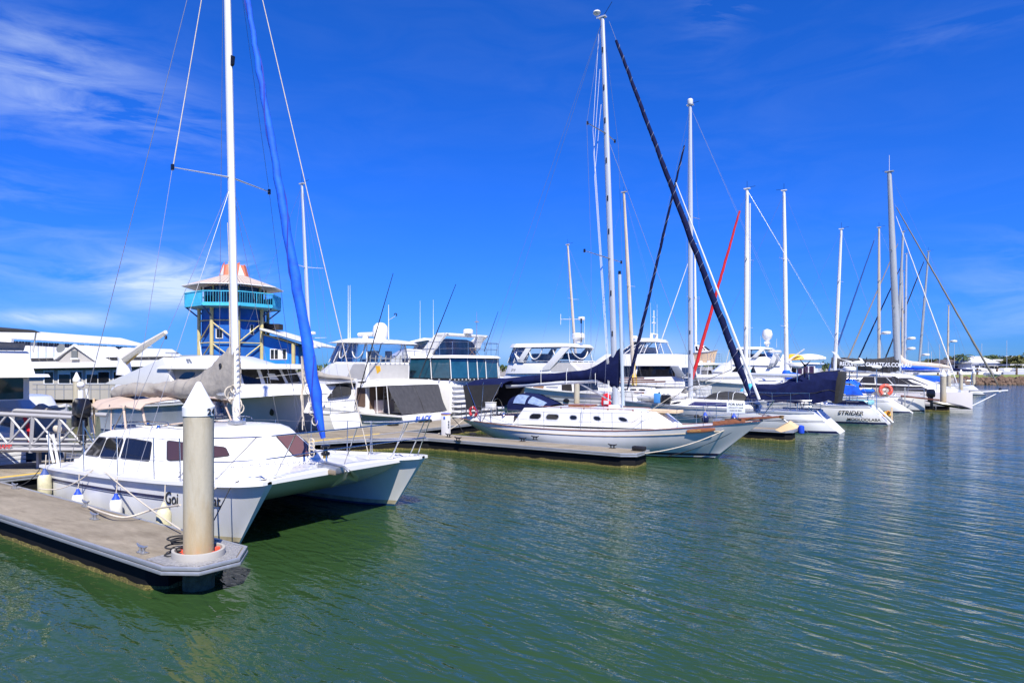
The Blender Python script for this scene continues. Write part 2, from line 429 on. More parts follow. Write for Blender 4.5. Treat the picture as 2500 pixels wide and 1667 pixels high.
FS = (1, .93, .8, .62, .45, .28, .12, 0)
class Hull:
    """stations: (x at sheer, sheer height, half beam at sheer, x at waterline, half beam at waterline), stern to bow"""
    def __init__(s, boat, st, bulge=0.05, flare=1.0, y0=0.0, n=30):
        s.b = boat; s.st = cr(st, n); s.n = n; s.bulge = bulge; s.flare = flare; s.y0 = y0
    def pt(s, u, f, side=1, off=0.0):
        u = max(0.0, min(s.n - 1.0001, u)); i = int(u); t = u - i
        xs, zs, ys, xw, yw = [p + (q - p)*t for p, q in zip(s.st[i], s.st[i+1])]
        yw = max(0.01, yw); ys = max(0.015, ys)
        y = yw + (ys - yw)*(max(0, f)**s.flare) + s.bulge*math.sin(PI*max(0, min(1, f)))*min(1, ys)
        return Vector((xw + (xs - xw)*f, s.y0 + side*(y + off), zs*f))
    def uz(s, u, z, side=1, off=0.0):
        zs = s.pt(u, 1).z
        return s.pt(u, z/zs, side, off)
    def xu(s, x, f=1.0):
        lo, hi = 0.0, s.n - 1.001
        for _ in range(30):
            m = (lo + hi)/2
            if s.pt(m, f).x < x: lo = m
            else: hi = m
        return lo
    def build(s, m, name='hull', parent=None, deck=None, camber=0.06, drop=0.02, deckname='deck'):
        mb = MB(); rings = []
        for i in range(s.n):
            r = []
            for side in (1, -1):
                col = [s.pt(i, f, side) for f in FS]
                w = col[-1]
                yy = w.y - s.y0
                col.append(Vector((w.x, s.y0 + yy*.9, -0.15)))
                col.append(Vector((w.x, s.y0 + yy*.4, -0.4)))
                r.append(col)
            rings.append(r[0] + r[1][::-1])
        mb.loft(rings, closed=False)
        k = len(rings[0])
        for j in range(k//2 - 1): mb.add([rings[0][j], rings[0][j+1], rings[0][k-2-j], rings[0][k-1-j]], [(0, 1, 2, 3)])
        mb.add(rings[-1], [tuple(range(k - 1, -1, -1))])
        p = parent or s.b.root
        h = mb.build(name, m, p, ang=40)
        if deck:
            db = MB(); rr = []
            for i in range(s.n):
                c = s.pt(i, 1, 1); yh = c.y - s.y0
                rr.append([(c.x, s.y0 + yh*q*0.995, c.z - drop + camber*(1 - q*q)) for q in (-1, -.6, -.2, .2, .6, 1)])
            db.loft(rr, closed=False); db.build(deckname, deck, p, ang=60)
        return h
    def strip(s, name, z0, z1, m, u0=0.0, u1=None, off=0.006, byf=False, parent=None, sides=(1, -1), step=1.0):
        u1 = s.n - 1.01 if u1 is None else u1
        mb = MB(); k = max(2, int((u1 - u0)/step) + 1)
        for side in sides:
            rr = []
            for i in range(k):
                u = u0 + (u1 - u0)*i/(k - 1)
                g = (lambda z: s.pt(u, z, side, off)) if byf else (lambda z: s.uz(u, z, side, off))
                rr.append([g(z0), g((z0*2 + z1)/3), g((z0 + 2*z1)/3), g(z1)])
            mb.loft(rr, closed=False)
        return mb.build(name, m, parent or s.b.root, ang=60)
    def rail(s, name, m, f=1.0, w=0.05, h=0.05, dz=0.0, off=0.0, u0=0.0, u1=None, parent=None, sides=(1, -1)):
        u1 = s.n - 1.01 if u1 is None else u1
        mb = MB(); k = max(2, int(u1 - u0) + 1)
        for side in sides:
            rr = []
            for i in range(k):
                u = u0 + (u1 - u0)*i/(k - 1); c = s.pt(u, f, side, off)
                o = side*w/2
                rr.append([(c.x, c.y - o, c.z + dz), (c.x, c.y + o, c.z + dz), (c.x, c.y + o*.9, c.z + dz + h), (c.x, c.y - o*.9, c.z + dz + h)])
            mb.loft(rr)
        return mb.build(name, m, parent or s.b.root, ang=30)
    def lifelines(s, xs, h=0.62, inset=0.09, wires=(0.5, 1.0), r=0.011, sides=None, m=None, post=True):
        m = m or STEEL
        sides = sides or (1, -1)
        for side in sides:
            tops = []
            for x in xs:
                c = s.pt(s.xu(x), 1, side, -inset)
                if post:
                    MB().tube([(c.x, c.y, c.z - .02), (c.x, c.y + side*.02, c.z + h)], r, 6).build('stanchion', m, s.b.root)
                tops.append(Vector((c.x, c.y + side*.02, c.z)))
            for w in wires:
                pts = []
                for i, t in enumerate(tops):
                    pts.append(t + Vector((0, 0, h*w - .01)))
                    if i < len(tops) - 1:
                        q = (t + tops[i+1])/2; pts.append(q + Vector((0, 0, h*w - .03)))
                MB().tube(pts, 0.006, 4).build('lifeline', WIRE, s.b.root)
    def pulpit(s, x0, x1, h=0.65, inset=0.08, r=0.014, fwd=0.25, bow=True, k=3):
        pts = []; mid = []
        n = 8
        side_pts = []
        for i in range(n):
            x = x0 + (x1 - x0)*i/(n - 1)
            c = s.pt(s.xu(x), 1, 1, -inset)
            side_pts.append(Vector((c.x + (fwd if bow else -fwd)*i/(n - 1), max(.03, c.y - s.y0), c.z)))
        def loop(hh):
            a = [Vector((p.x, s.y0 + p.y, p.z + hh)) for p in side_pts]
            b = [Vector((p.x, s.y0 - p.y, p.z + hh)) for p in side_pts][::-1]
            return a + b
        name = 'pulpit' if bow else 'pushpit'
        mb = MB().tube(loop(h), r, 6).tube(loop(h*.5), r*.7, 5)
        for i in range(k):
            p = side_pts[int((n - 1)*i/(k - 1))] if k > 1 else side_pts[0]
            c = s.pt(s.xu(x0 + (x1 - x0)*(i/(k - 1) if k > 1 else 0)), 1, 1, -inset)
            for sd in (1, -1):
                mb.tube([(c.x, s.y0 + sd*(c.y - s.y0), c.z - .02), (p.x, s.y0 + sd*p.y, p.z + h)], r*.9, 6)
        return mb.build(name, STEEL, s.b.root)

class Tier:
    """a superstructure storey between a lower and an upper outline"""
    def __init__(s, boat, P, Q, parent=None):
        s.b = boat; s.P = [Vector(p) for p in P]; s.Q = [Vector(q) for q in Q]; s.par = parent or boat.root
        n = len(P)
        s.c = sum(s.P, Vector())/n
    def pt(s, u, t):
        n = len(s.P); i = int(math.floor(u)) % n; f = u - math.floor(u); j = (i + 1) % n
        a = s.P[i].lerp(s.P[j], f); b = s.Q[i].lerp(s.Q[j], f)
        return a.lerp(b, t)
    def nrm(s, u, t):
        e = 0.01
        i = math.floor(u); uu = min(max(u, i + e), i + 1 - e)
        d1 = s.pt(uu + e*.9, t) - s.pt(uu - e*.9, t); d2 = s.pt(uu, t + .05) - s.pt(uu, t - .05)
        nn = d1.cross(d2); nn.normalize()
        if nn.dot(s.pt(u, t) - s.c) < 0: nn = -nn
        return nn
    def build(s, name, m, crown=0.05, bevel=0.04, cap=True, seg=2, sub=1):
        mb = MB(); n = len(s.P)
        if sub > 1:
            k_ = n*sub
            rr = [[s.pt(i/sub, t/sub) for i in range(k_)] for t in range(sub + 1)]
            cq = sum(s.Q, Vector())/n
            rr.append([q.lerp(cq, .12) + Vector((0, 0, crown*.55)) for q in rr[-1]]); rr.append([q.lerp(cq, .45) + Vector((0, 0, crown*.85)) for q in rr[sub]])
            mb.loft(rr, cap0=False, cap1=False); mb.add(rr[-1] + [cq + Vector((0, 0, crown))], [(i, (i+1) % k_, k_) for i in range(k_)])
            s.obj = mb.build(name, m, s.par, ang=70)
            return s.obj
        if cap:
            cq = sum(s.Q, Vector())/n
            inner = [q.lerp(cq, .35) + Vector((0, 0, crown*.75)) for q in s.Q]
            mb.loft([s.P, s.Q, inner], cap0=False, cap1=False)
            k = len(mb.v); mb.add(inner + [cq + Vector((0, 0, crown))], [(i, (i+1) % n, n) for i in range(n)])
        else:
            mb.loft([s.P, s.Q], cap0=False, cap1=False)
        s.obj = mb.build(name, m, s.par, ang=38, bevel=bevel, seg=seg)
        return s.obj
    def win(s, u0, u1, t0, t1, m=None, name='window', frame=None, off=0.012, rnd=0.22, ta=None, tb=None, parent=None, fw=0.03):
        """pane on the wall between u0..u1, t0..t1 (ta/tb: other heights at the u1 end)"""
        m = m or GLASS; ta = t0 if ta is None else ta; tb = t1 if tb is None else tb
        us = [u0]; lo, hi = min(u0, u1), max(u0, u1)
        ks = [k for k in range(math.floor(lo) + 1, math.ceil(hi)) if lo + 1e-3 < k < hi - 1e-3]
        if u1 < u0: ks = ks[::-1]
        us += ks + [u1]
        def outline(grow, o):
            top, bot = [], []
            # fillet the corners in metres
            ln = sum((s.pt(us[i+1], .5) - s.pt(us[i], .5)).length for i in range(len(us) - 1))
            ht = (s.pt(u0, t1) - s.pt(u0, t0)).length
            cor = min(rnd*ht, ln*.3)
            gu = grow/ln*(u1 - u0) if len(us) == 2 else 0; gt = grow/ht*(t1 - t0)
            cu = cor/ln; ctt = cor/ht*(t1 - t0)
            def P_(f, t):   # f along 0..1
                u = u0 + (u1 - u0)*f
                return s.pt(u, t) + s.nrm(u, t)*o
            fr = [0 - grow/ln, cu*.35 - grow/ln*.6, cu, *[(k - u0)/(u1 - u0) for k in us[1:-1]], 1 - cu, 1 - cu*.35 + grow/ln*.6, 1 + grow/ln]
            fr = [min(max(f, -grow/ln), 1 + grow/ln) for f in fr]
            ins = [ctt, ctt*.3, 0] + [0]*(len(us) - 2) + [0, ctt*.3, ctt]
            for f, c in zip(fr, ins):
                fc = min(1, max(0, f))
                lo_ = t0 + (ta - t0)*fc - gt + c; hi_ = t1 + (tb - t1)*fc + gt - c
                top.append(P_(f, hi_)); bot.append(P_(f, lo_))
            return top, bot
        par = parent or s.par
        if frame:
            top, bot = outline(fw, off*.5)
            top2, bot2 = outline(fw, -0.03)
            mb = MB(); k = len(top)
            mb.loft([top, bot], closed=False)
            ring = top + bot[::-1]; ring2 = top2 + bot2[::-1]
            mb.loft([ring, ring2], cap0=False, cap1=False)
            par2 = mb.build('window_frame', frame, par, ang=30)
        top, bot = outline(0, off)
        top2, bot2 = outline(0, -0.02)
        mb = MB().loft([top, bot], closed=False)
        mb.loft([top + bot[::-1], top2 + bot2[::-1]], cap0=False, cap1=False)
        return mb.build(name, m, par, ang=30)

def plan(xf, xa, hb, z, nose=0.5, side=1, zf=None, ka=0.0, kf=0.6, cf=0.72):
    """outline: 0 front centre, 1 front corner, 2 side front, 3 side aft, 4.. the other side; side = sign of first side"""
    zf = z if zf is None else zf
    za = z
    return [Vector((xf + nose, 0, zf)), Vector((xf + nose*.45, side*hb*cf, zf)), Vector((xf - kf, side*hb, zf + (za - zf)*.1)), Vector((xa, side*hb*(1 - ka), za)),
            Vector((xa, -side*hb*(1 - ka), za)), Vector((xf - kf, -side*hb, zf + (za - zf)*.1)), Vector((xf + nose*.45, -side*hb*cf, zf))]

def tier(boat, fb, ft, at, ab, hb, hbt=None, nose=0.5, noset=None, ka=0.0, cf=.72, kf=.6):
    """fb.. = local (x, z) of forward-bottom, forward-top, aft-top, aft-bottom of the side"""
    hbt = hb*.94 if hbt is None else hbt; noset = nose*.8 if noset is None else noset
    P = plan(fb[0], ab[0], hb, ab[1], nose, boat.ns, fb[1], ka, kf, cf)
    Q = plan(ft[0], at[0], hbt, at[1], noset, boat.ns, ft[1], ka, kf, cf)
    return Tier(boat, P, Q)

def tierpx(boat, bn, pts, hb, **k):
    q = [boat.L(x, y, bn) for x, y in pts]
    return tier(boat, *[(p.x, p.z) for p in q], hb, **k)

# ------------------------------------------------------------------ rig parts
def mast(boat, x, z0, z1, r, m, rake=0.0, y=0.0, taper=0.62, name='mast', dents=0):
    def P(z): return Vector((x - rake*(z - z0)/(z1 - z0), y, z))
    mb = MB(); rings = []
    n = 12; k = 14
    for i in range(k + 1):
        t = i/k; z = z0 + (z1 - z0)*t; c = P(z); rr = r*(1 if t < .6 else 1 - (1 - taper)*(t - .6)/.4)
        rings.append([(c.x + rr*1.25*math.cos(2*PI*j/n), c.y + rr*.85*math.sin(2*PI*j/n), z) for j in range(n)])
    mb.loft(rings)
    mb.box(P(z1).x, y, z1 + .03, r*3.2, r*1.6, .06)
    o = mb.build(name, m, boat.root, ang=40)
    return o, P
def spreader(boat, mo, c, half, m, sweep=0.15, rise=0.05, r=0.03, tips=True):
    for sd in (1, -1):
        tip = Vector((c.x - sweep, c.y + sd*half, c.z + rise))
        MB().tube([c, tip], [r*1.2, r*.6], 6, .45).build('spreader', m, mo)
        if tips: MB().box(tip.x, tip.y, tip.z, .07, .05, .14).build('spreader_tip', BLKP, mo)
def wire(boat, pts, r=0.007, m=None, name='stay'):
    return MB().tube(pts, r, 5).build(name, m or WIRE, boat.root)
def sag(p, q, s, n=12):
    p, q = Vector(p), Vector(q)
    return [p.lerp(q, i/n) - Vector((0, 0, s*4*(i/n)*(1 - i/n))) for i in range(n + 1)]
def furled(boat, p0, p1, r, m, wrap=None, t0=0.04, t1=0.96, name='furled_sail', turns=22, tail=None, n=40, thin=.33, pw=.55, wr=.012):
    p0, p1 = Vector(p0), Vector(p1)
    pts, rs = [], []
    for i in range(n + 1):
        t = t0 + (t1 - t0)*i/n
        w = (1 - t)**pw
        e = min(1, (t - t0)/.10 + .28)
        pts.append(p0.lerp(p1, t) + Vector((random.uniform(-1, 1)*r*.12, random.uniform(-1, 1)*r*.12, 0)))
        rs.append(max(.02, r*(thin + (1 - thin)*w)*e*random.uniform(.93, 1.05)))
    o = MB().tube(pts, rs, 9).build(name, m, boat.root, ang=60)
    if wrap:
        d = (p1 - p0).normalized(); u = d.cross(Vector((0, 1, 0))).normalized(); v = d.cross(u)
        q = []
        N = turns*8
        for i in range(N + 1):
            t = t0 + (t1 - t0)*i/N; rr = max(.02, r*(thin + (1 - thin)*(1 - t)**pw)*min(1, (t - t0)/.10 + .28))*1.04
            th = 2*PI*turns*i/N
            q.append(p0.lerp(p1, t) + (u*math.cos(th) + v*math.sin(th))*rr)
        MB().tube(q, wr, 4).build('wrap_line', wrap, o)
    wire(boat, [p0, p1], .008, name='forestay')
    return o
def sailcover(boat, spine, m, name='sail_cover', wr=0.05, lace=None, seed=1):
    """spine: list of (x, y, zlow, zhigh, halfwidth) from boom end to mast"""
    K = 64; tab = cr(spine, K); rings = []
    n = 24
    for i, (x, y, zl, zh, hw) in enumerate(tab):
        h = zh - zl; r = []
        for j in range(n):
            th = 2*PI*j/n
            cy = math.sin(th); cz = math.cos(th)
            w = hw*(1 - .45*max(0, cz)**1.5)
            fold = 1 - abs(noise.noise(Vector((x*2.6 + cz*1.8 + seed, cy*1.2, seed*.7))))*3.2
            nz = noise.noise(Vector((x*2.0 + seed, th*1.1, seed))) + .45*fold*abs(cy) + .35*noise.noise(Vector((x*7 + cz*3, th*2.5, seed*3)))
            k = 1 + wr*nz*2
            r.append((x, y + cy*w*k, zl + h*(.5 + .5*cz*k)))
        rings.append(r)
    o = MB().loft(rings).build(name, m, boat.root, ang=70)
    if lace:
        for i in range(3, K - 1, 10):
            x, y, zl, zh, hw = tab[i]
            MB().torus((x, y, (zl + zh)/2), hw*1.05, .012, 'X', 14, 4, flat=1).build('lacing', lace, o)
    return o
def rig(boat, mo, P, z1, chain_x, hb, zdeck, spr, half, wires_r=0.006, back=None, fore=None):
    top = P(z1)
    for sd in (1, -1):
        pts = [top]
        for z in sorted(spr, reverse=True):
            c = P(z); pts.append(Vector((c.x - .15, sd*half, z + .05)))
        pts.append(Vector((chain_x, sd*hb, zdeck)))
        wire(boat, pts, wires_r, name='cap_shroud')
        c = P(min(spr)) if spr else P(z1*.6)
        for dx in (-.5, .5):
            wire(boat, [c + Vector((0, 0, -.15)), Vector((chain_x + dx, sd*hb*.97, zdeck))], wires_r*.9, name='lower_shroud')
    if back:
        for p in back: wire(boat, [top, p], wires_r, name='backstay')
def radar(boat, parent, c, r=0.28, m=None, sz=.5):
    MB().lathe(c[0], c[1], [(r*.5, -.1), (r*.9, -.08), (r, 0), (r, r*sz), (r*.85, r*sz*1.35), (.02, r*sz*1.5)], 16, c[2]).build('radome', m or WHITE, parent)
def windgen(boat, base, h, yaw=0.0, tail=TURQ, where=''):
    x, y, z = base
    p = MB().tube([(x, y, z), (x, y, z + h)], .03, 8).build('generator_pole', STEEL, boat.root)
    t = thing('wind_generator', 'white wind generator with dark blades ' + where, 'wind generator', boat.world(x, y, z + h), boat.root.rotation_euler.z + yaw)
    MB().lathe(0, 0, [(.04, -.1), (.06, 0)], 8).build('mounting_collar', STEEL, t)
    body = MB().tube([(-.35, 0, .1), (-.1, 0, .1), (.25, 0, .1), (.4, 0, .1)], [.05, .13, .15, .06], 10).build('body', WHITE, t)
    MB().prism([(-.3, 0, .1), (-1.1, 0, .42), (-1.45, 0, .85), (-1.15, 0, .75), (-.9, 0, .35), (-.3, 0, .22)], (0, .03, 0)).build('tail_fin', WHITE, t)
    for k in range(3):
        an = k*2*PI/3 + .4
        MB().prism([(.42, -.05*math.sin(an), .1 + .05*math.cos(an)), (.42, .62*math.cos(an), .1 + .62*math.sin(an)), (.44, .6*math.cos(an + .12), .1 + .6*math.sin(an + .12)),
                    (.46, .05*math.sin(an), .1 - .05*math.cos(an))], (.015, 0, 0)).build('blade', BLKP, t)
    return t
# ------------------------------------------------------------------ water
WAVES = ((1.15, .21, -52, .115, .5, 1, 1), (2.9, .28, -46, .066, .8, 1, 1), (7, .42, -33, .022, .6, 2, 0), (18, .6, -12, .005, .3, 2, 0), (.4, .5, -65, .09, .2, 0, 0))
def water():
    m = bpy.data.materials.new('harbour water'); m.use_nodes = True
    nt = m.node_tree; N = nt.nodes; Lk = nt.links
    p = N['Principled BSDF']
    p.inputs['Roughness'].default_value = 0.045
    p.inputs['IOR'].default_value = 1.33
    tc = N.new('ShaderNodeTexCoord')
    n0 = N.new('ShaderNodeTexNoise'); n0.inputs['Scale'].default_value = .12; n0.inputs['Detail'].default_value = 3
    Lk.new(tc.outputs['Object'], n0.inputs[0])
    cr_ = N.new('ShaderNodeValToRGB')
    cr_.color_ramp.elements[0].position = .3; cr_.color_ramp.elements[0].color = (0.019, 0.047, 0.013, 1)
    cr_.color_ramp.elements[1].position = .7; cr_.color_ramp.elements[1].color = (0.025, 0.058, 0.018, 1)
    Lk.new(n0.outputs[0], cr_.inputs[0]); Lk.new(cr_.outputs[0], p.inputs['Base Color'])
    # wave height as a function of position; its slope is taken by finite differences so that it stays true at any distance
    g = bpy.data.node_groups.new('wave height', 'ShaderNodeTree')
    g.interface.new_socket('Vector', in_out='INPUT', socket_type='NodeSocketVector')
    g.interface.new_socket('Height', in_out='OUTPUT', socket_type='NodeSocketFloat')
    gi = g.nodes.new('NodeGroupInput'); go = g.nodes.new('NodeGroupOutput')
    def gm(op, a, b=None, c=None):
        m_ = g.nodes.new('ShaderNodeMath'); m_.operation = op
        for k, v in enumerate((a, b, c)):
            if v is None: continue
            if isinstance(v, (int, float)): m_.inputs[k].default_value = v
            else: g.links.new(v, m_.inputs[k])
        return m_.outputs[0]
    prev = 0.0
    # (noise scale, stretch across the crest, angle, height, distortion, detail, ridged)
    for sc, st, ang, amp, dis, det, rdg in WAVES:
        mp = g.nodes.new('ShaderNodeMapping'); mp.vector_type = 'TEXTURE'; mp.inputs['Rotation'].default_value = (0, 0, R(ang))
        mp.inputs['Scale'].default_value = (1/st, 1, 1)
        g.links.new(gi.outputs[0], mp.inputs[0])
        n = g.nodes.new('ShaderNodeTexNoise'); n.inputs['Scale'].default_value = sc; n.inputs['Detail'].default_value = det
        n.inputs['Distortion'].default_value = dis; n.inputs['Roughness'].default_value = .45
        g.links.new(mp.outputs[0], n.inputs[0])
        v = n.outputs[0]
        if rdg:
            q = gm('MULTIPLY_ADD', v, 2.0, -1.0); v = gm('MULTIPLY', gm('SQRT', gm('ADD', gm('MULTIPLY', q, q), .012)), -.5)
        prev = gm('MULTIPLY_ADD', v, amp, prev)
    g.links.new(prev, go.inputs[0])
    E = .012; hs = []
    for dx in ((0, 0, 0), (E, 0, 0), (0, E, 0)):
        ad = N.new('ShaderNodeVectorMath'); ad.operation = 'ADD'; ad.inputs[1].default_value = dx
        Lk.new(tc.outputs['Object'], ad.inputs[0])
        gn = N.new('ShaderNodeGroup'); gn.node_tree = g; Lk.new(ad.outputs[0], gn.inputs[0]); hs.append(gn.outputs[0])
    cmb = N.new('ShaderNodeCombineXYZ'); cmb.inputs[2].default_value = 1.0
    for k in (1, 2):
        d = N.new('ShaderNodeMath'); d.operation = 'SUBTRACT'; Lk.new(hs[0], d.inputs[0]); Lk.new(hs[k], d.inputs[1])
        e = N.new('ShaderNodeMath'); e.operation = 'DIVIDE'; Lk.new(d.outputs[0], e.inputs[0]); e.inputs[1].default_value = E
        Lk.new(e.outputs[0], cmb.inputs[k - 1])
    nv = N.new('ShaderNodeVectorMath'); nv.operation = 'NORMALIZE'; Lk.new(cmb.outputs[0], nv.inputs[0])
    Lk.new(nv.outputs[0], p.inputs['Normal'])
    mb = MB().add([(-6000, -3000, 0), (6000, -3000, 0), (6000, 9000, 0), (-6000, 9000, 0)], [(0, 1, 2, 3)])
    o = mb.build('water', m, recalc=False)
    tag(o, 'green rippled harbour water', kind='structure')
water()

# ------------------------------------------------------------------ land behind the marina
def ground():
    edge = [(-700, 47), (-27, 47), (-24, 62), (-24, 100), (-6, 128), (20, 205), (75, 205), (62, 150), (84, 138), (150, 131), (420, 128), (6000, 120)]
    top = [(x, y, .9 if y < 140 else 1.3) for x, y in edge]
    far = [(6000, 9000, 1.6), (-6000, 9000, 1.6), (-6000, 47, .9)]
    mb = MB().prism([(x, y, z) for x, y, z in top + far], (0, 0, -2.5))
    o = mb.build('ground', GROUND, ang=20); tag(o, 'flat waterfront ground behind the moorings', kind='structure')
ground()

# ------------------------------------------------------------------ floating walkways and fingers (marina frame)
DZ = .5
def pontoon(name, label, pts, parts_at=(0, 0), plate=None, fl=None):
    """pts: deck outline in the marina frame, counter-clockwise seen from above"""
    t = thing(name, label, 'pontoon', W(parts_at[0], parts_at[1], 0), -TH)
    q = [(a - parts_at[0], b - parts_at[1]) for a, b in pts]
    n = len(q)
    cx = sum(p[0] for p in q)/n; cy = sum(p[1] for p in q)/n
    def inset(d):
        out = []
        for i in range(n):
            p0, p1, p2 = Vector(q[i-1]), Vector(q[i]), Vector(q[(i+1) % n])
            e1 = (p1 - p0).normalized(); e2 = (p2 - p1).normalized()
            n1 = Vector((-e1.y, e1.x)); n2 = Vector((-e2.y, e2.x))
            m_ = (n1 + n2); m_.normalize(); k = d/max(.3, m_.dot(n1))
            out.append(p1 + m_*k)
        return out
    mb = MB().prism([(p.x, p.y, DZ - .12) for p in inset(.05)], (0, 0, .12)); mb.build('deck_slab', CONC, t, bevel=.01)
    for k, (z0, z1, o0) in enumerate(((DZ - .048, DZ + .012, 0), (DZ - .115, DZ - .06, -.008))):
        mb = MB(); a = inset(o0); b = inset(.055)
        mb.loft([[(p.x, p.y, z0) for p in a], [(p.x, p.y, z1) for p in a], [(p.x, p.y, z1) for p in b], [(p.x, p.y, z0) for p in b]], cap0=False, cap1=False)
        vs = [[(p.x, p.y, z0) for p in b], [(p.x, p.y, z0) for p in a]]
        mb.loft(vs, cap0=False, cap1=False)
        mb.build('edge_waler', ALUE, t, bevel=.012)
    fp = [Vector((a - parts_at[0], b - parts_at[1])) for a, b in fl] if fl else inset(.1)
    MB().prism([(p.x, p.y, -.25) for p in fp], (0, 0, .25 + DZ - .105)).build('float', PONT, t, bevel=.02)
    if fl: MB().prism([(p.x, p.y, DZ - .15) for p in inset(.1)], (0, 0, .04)).build('end_frame', BLACK, t)
    mb = MB(); a = fp; N_ = len(fp)
    rr = [[], []]
    for i in range(N_):
        p, p2 = a[i], a[(i+1) % N_]; L_ = (p2 - p).length; k = max(1, int(L_/.12))
        for j in range(k):
            c = p.lerp(p2, j/k); h = .05 + .05*noise.noise(Vector((c.x*3, c.y*3, 1)))
            e = (p2 - p).normalized(); o = Vector((e.y, -e.x))*(.012 + .02*random.random())
            rr[0].append((c.x + o.x, c.y + o.y, -.06)); rr[1].append((c.x + o.x*.6, c.y + o.y*.6, .02 + h))
    mb.loft(rr, cap0=False, cap1=False); g = mb.build('tidal_weed', WEED, t); g['kind'] = 'stuff'
    if plate:
        MB().prism([(a - parts_at[0], b - parts_at[1], DZ + .004) for a, b in plate], (0, 0, .008)).build('tread_plate', mat('diamond tread plate', (.42, .41, .39), .5, metal=.5, var=.25, vs=18, bump=1.0, bs=45), t)
    return t
def cleat(t, a, b, pa, m=GALV, s=1.0, rz=0.0):
    x, y = a - pa[0], b - pa[1]
    c, s_ = math.cos(rz), math.sin(rz)
    def q(u, z): return (x + u*c*s, y + u*s_*s, DZ + z*s)
    mb = MB().tube([q(-.15, .13), q(-.08, .10), q(.08, .10), q(.15, .13)], [.014*s, .022*s, .022*s, .014*s], 7)
    mb.tube([q(-.05, 0), q(-.05, .1)], .02*s, 7).tube([q(.05, 0), q(.05, .1)], .02*s, 7)
    mb.box(x, y, DZ + .012, .2*s, .09*s, .02, rz)
    mb.build('cleat', m, t)

F1 = pontoon('pontoon_finger', 'weathered concrete pontoon finger nearest the camera, holding the big numbered pile',
             [(-21.0, 5.2), (-9.85, 5.2), (-9.35, 5.5), (-9.3, 6.15), (-9.8, 6.62), (-21.0, 6.75)], (-15, 6),
             fl=[(-21, 5.32), (-10.55, 5.32), (-10.3, 5.55), (-10.3, 6.35), (-10.5, 6.6), (-21, 6.65)], plate=[(-10.45, 5.28), (-9.88, 5.28), (-9.42, 5.54), (-9.37, 6.12), (-9.83, 6.54), (-10.45, 6.56)])
for px, py in ((230, 1268), (215, 1236), (347, 1350), (40, 1192)):
    a, b = pz(px, py, DZ); cleat(F1, a, max(5.4, min(6.55, b)), (-15, 6), s=1.05)
# collar that holds the pile
PL = (-9.97, 5.86)
mb = MB(); n = 28
def ring(rx, ry, z): return [(PL[0] + 15 + rx*math.cos(2*PI*i/n), PL[1] - 6 + ry*math.sin(2*PI*i/n), z) for i in range(n)]
mb.loft([ring(.42, .38, DZ + .012), ring(.42, .38, DZ + .12), ring(.375, .335, DZ + .12), ring(.375, .335, DZ + .013)], cap0=False, cap1=False)
mb.build('pile_collar', mat('collar pvc', (.40, .38, .34), .5, var=.08), F1, bevel=.008)
for k in range(6):
    an = k*PI/3 + .4
    mb = MB().box(PL[0] + 15 + .30*math.cos(an), PL[1] - 6 + .28*math.sin(an), DZ + .05, .1, .07, .07, an)
    mb.build('collar_roller', ORANGE, F1, bevel=.01)

F2 = pontoon('pontoon_finger', 'long concrete pontoon finger alongside the white classic yacht, black float below',
             [(-21.2, 17.2), (-20.6, 18.6), (-19.6, 20.2), (-18.4, 20.95), (-9.6, 20.95), (-9.1, 21.25), (-9.1, 22.4), (-21.2, 22.6)], (-15, 21.5))
for px, py in ((1118, 1076), (1276, 1077), (1306, 1073), (1495, 1094), (1095, 1067)):
    a, b = pz(px, py, DZ); cleat(F2, a, b, (-15, 21.5), BLKP, 1.2)
mb = MB().box(-9.35 + 15, 22.0 - 21.5, DZ + .1, .5, .22, .16)
mb.build('corner_fender', BLACK, F2, bevel=.06)
F3 = pontoon('pontoon_finger', 'pontoon finger end beyond the classic yacht bow with a blue corner fender',
             [(-21.2, 32.9), (-6.6, 32.9), (-6.3, 33.2), (-6.3, 34.2), (-21.2, 34.3)], (-13, 33.5))
MB().lathe(-6.15 + 13, 34.2 - 33.5, [(.01, -.1), (.14, -.05), (.15, .1), (.14, .3), (.01, .34)], 12, .35).build('corner_fender', ROYAL, F3)
F4 = pontoon('pontoon_finger', 'far pontoon finger behind the white racing catamaran with the pile at its end',
             [(-12, 62.3), (-.4, 62.3), (-.2, 62.5), (-.2, 63.4), (-12, 63.4)], (-6, 63))
WALK = pontoon('main_walkway', 'wide main pontoon walkway running behind the berths with a yellow edge line',
               [(-21.25, -6), (-21.25, 64), (-24.2, 64), (-24.2, -6)], (-22.5, 29))
MB().box(-21.33 + 22.5, -21.5, DZ + .02, .09, 27, .03).build('edge_line', mat('yellow edge paint', (.7, .47, .08), .7), WALK)

# ------------------------------------------------------------------ piles
def pile(label, a, b, top=3.27, r=.225, num=None, group='white capped mooring piles'):
    t = thing('mooring_pile', label, 'pile', W(a, b, 0), 0, group)
    MB().lathe(0, 0, [(r, -1.5), (r, .9), (r, 1.8), (r, top - .45)], 32).build('shaft', PILE, t)
    MB().lathe(0, 0, [(r + .012, top - .54), (r + .014, top - .40), (r*.98, top - .375), (r*.93, top - .36), (.035, top - .015), (.01, top)], 32).build('cap', CAPW, t)
    MB().lathe(0, 0, [(r + .002, -.2), (r + .012, .02), (r + .008, .18), (r + .001, .3)], 20).build('tide_growth', mat('tide stain', (.10, .085, .045), .9, var=.5, vs=9, bump=.8, bs=20), t)
    if num:
        for i, ch in enumerate(num):
            an = R(-34 + i*20)
            # characters set round the band
            c = text('number', ch, .13, INK, t, (0, 0, 0), (0, 0, 0), extrude=.003, off=.003)
            c.location = ((r + .018)*math.cos(an), (r + .018)*math.sin(an), top - .515)
            c.rotation_euler = (R(90), 0, an + R(90))
    return t
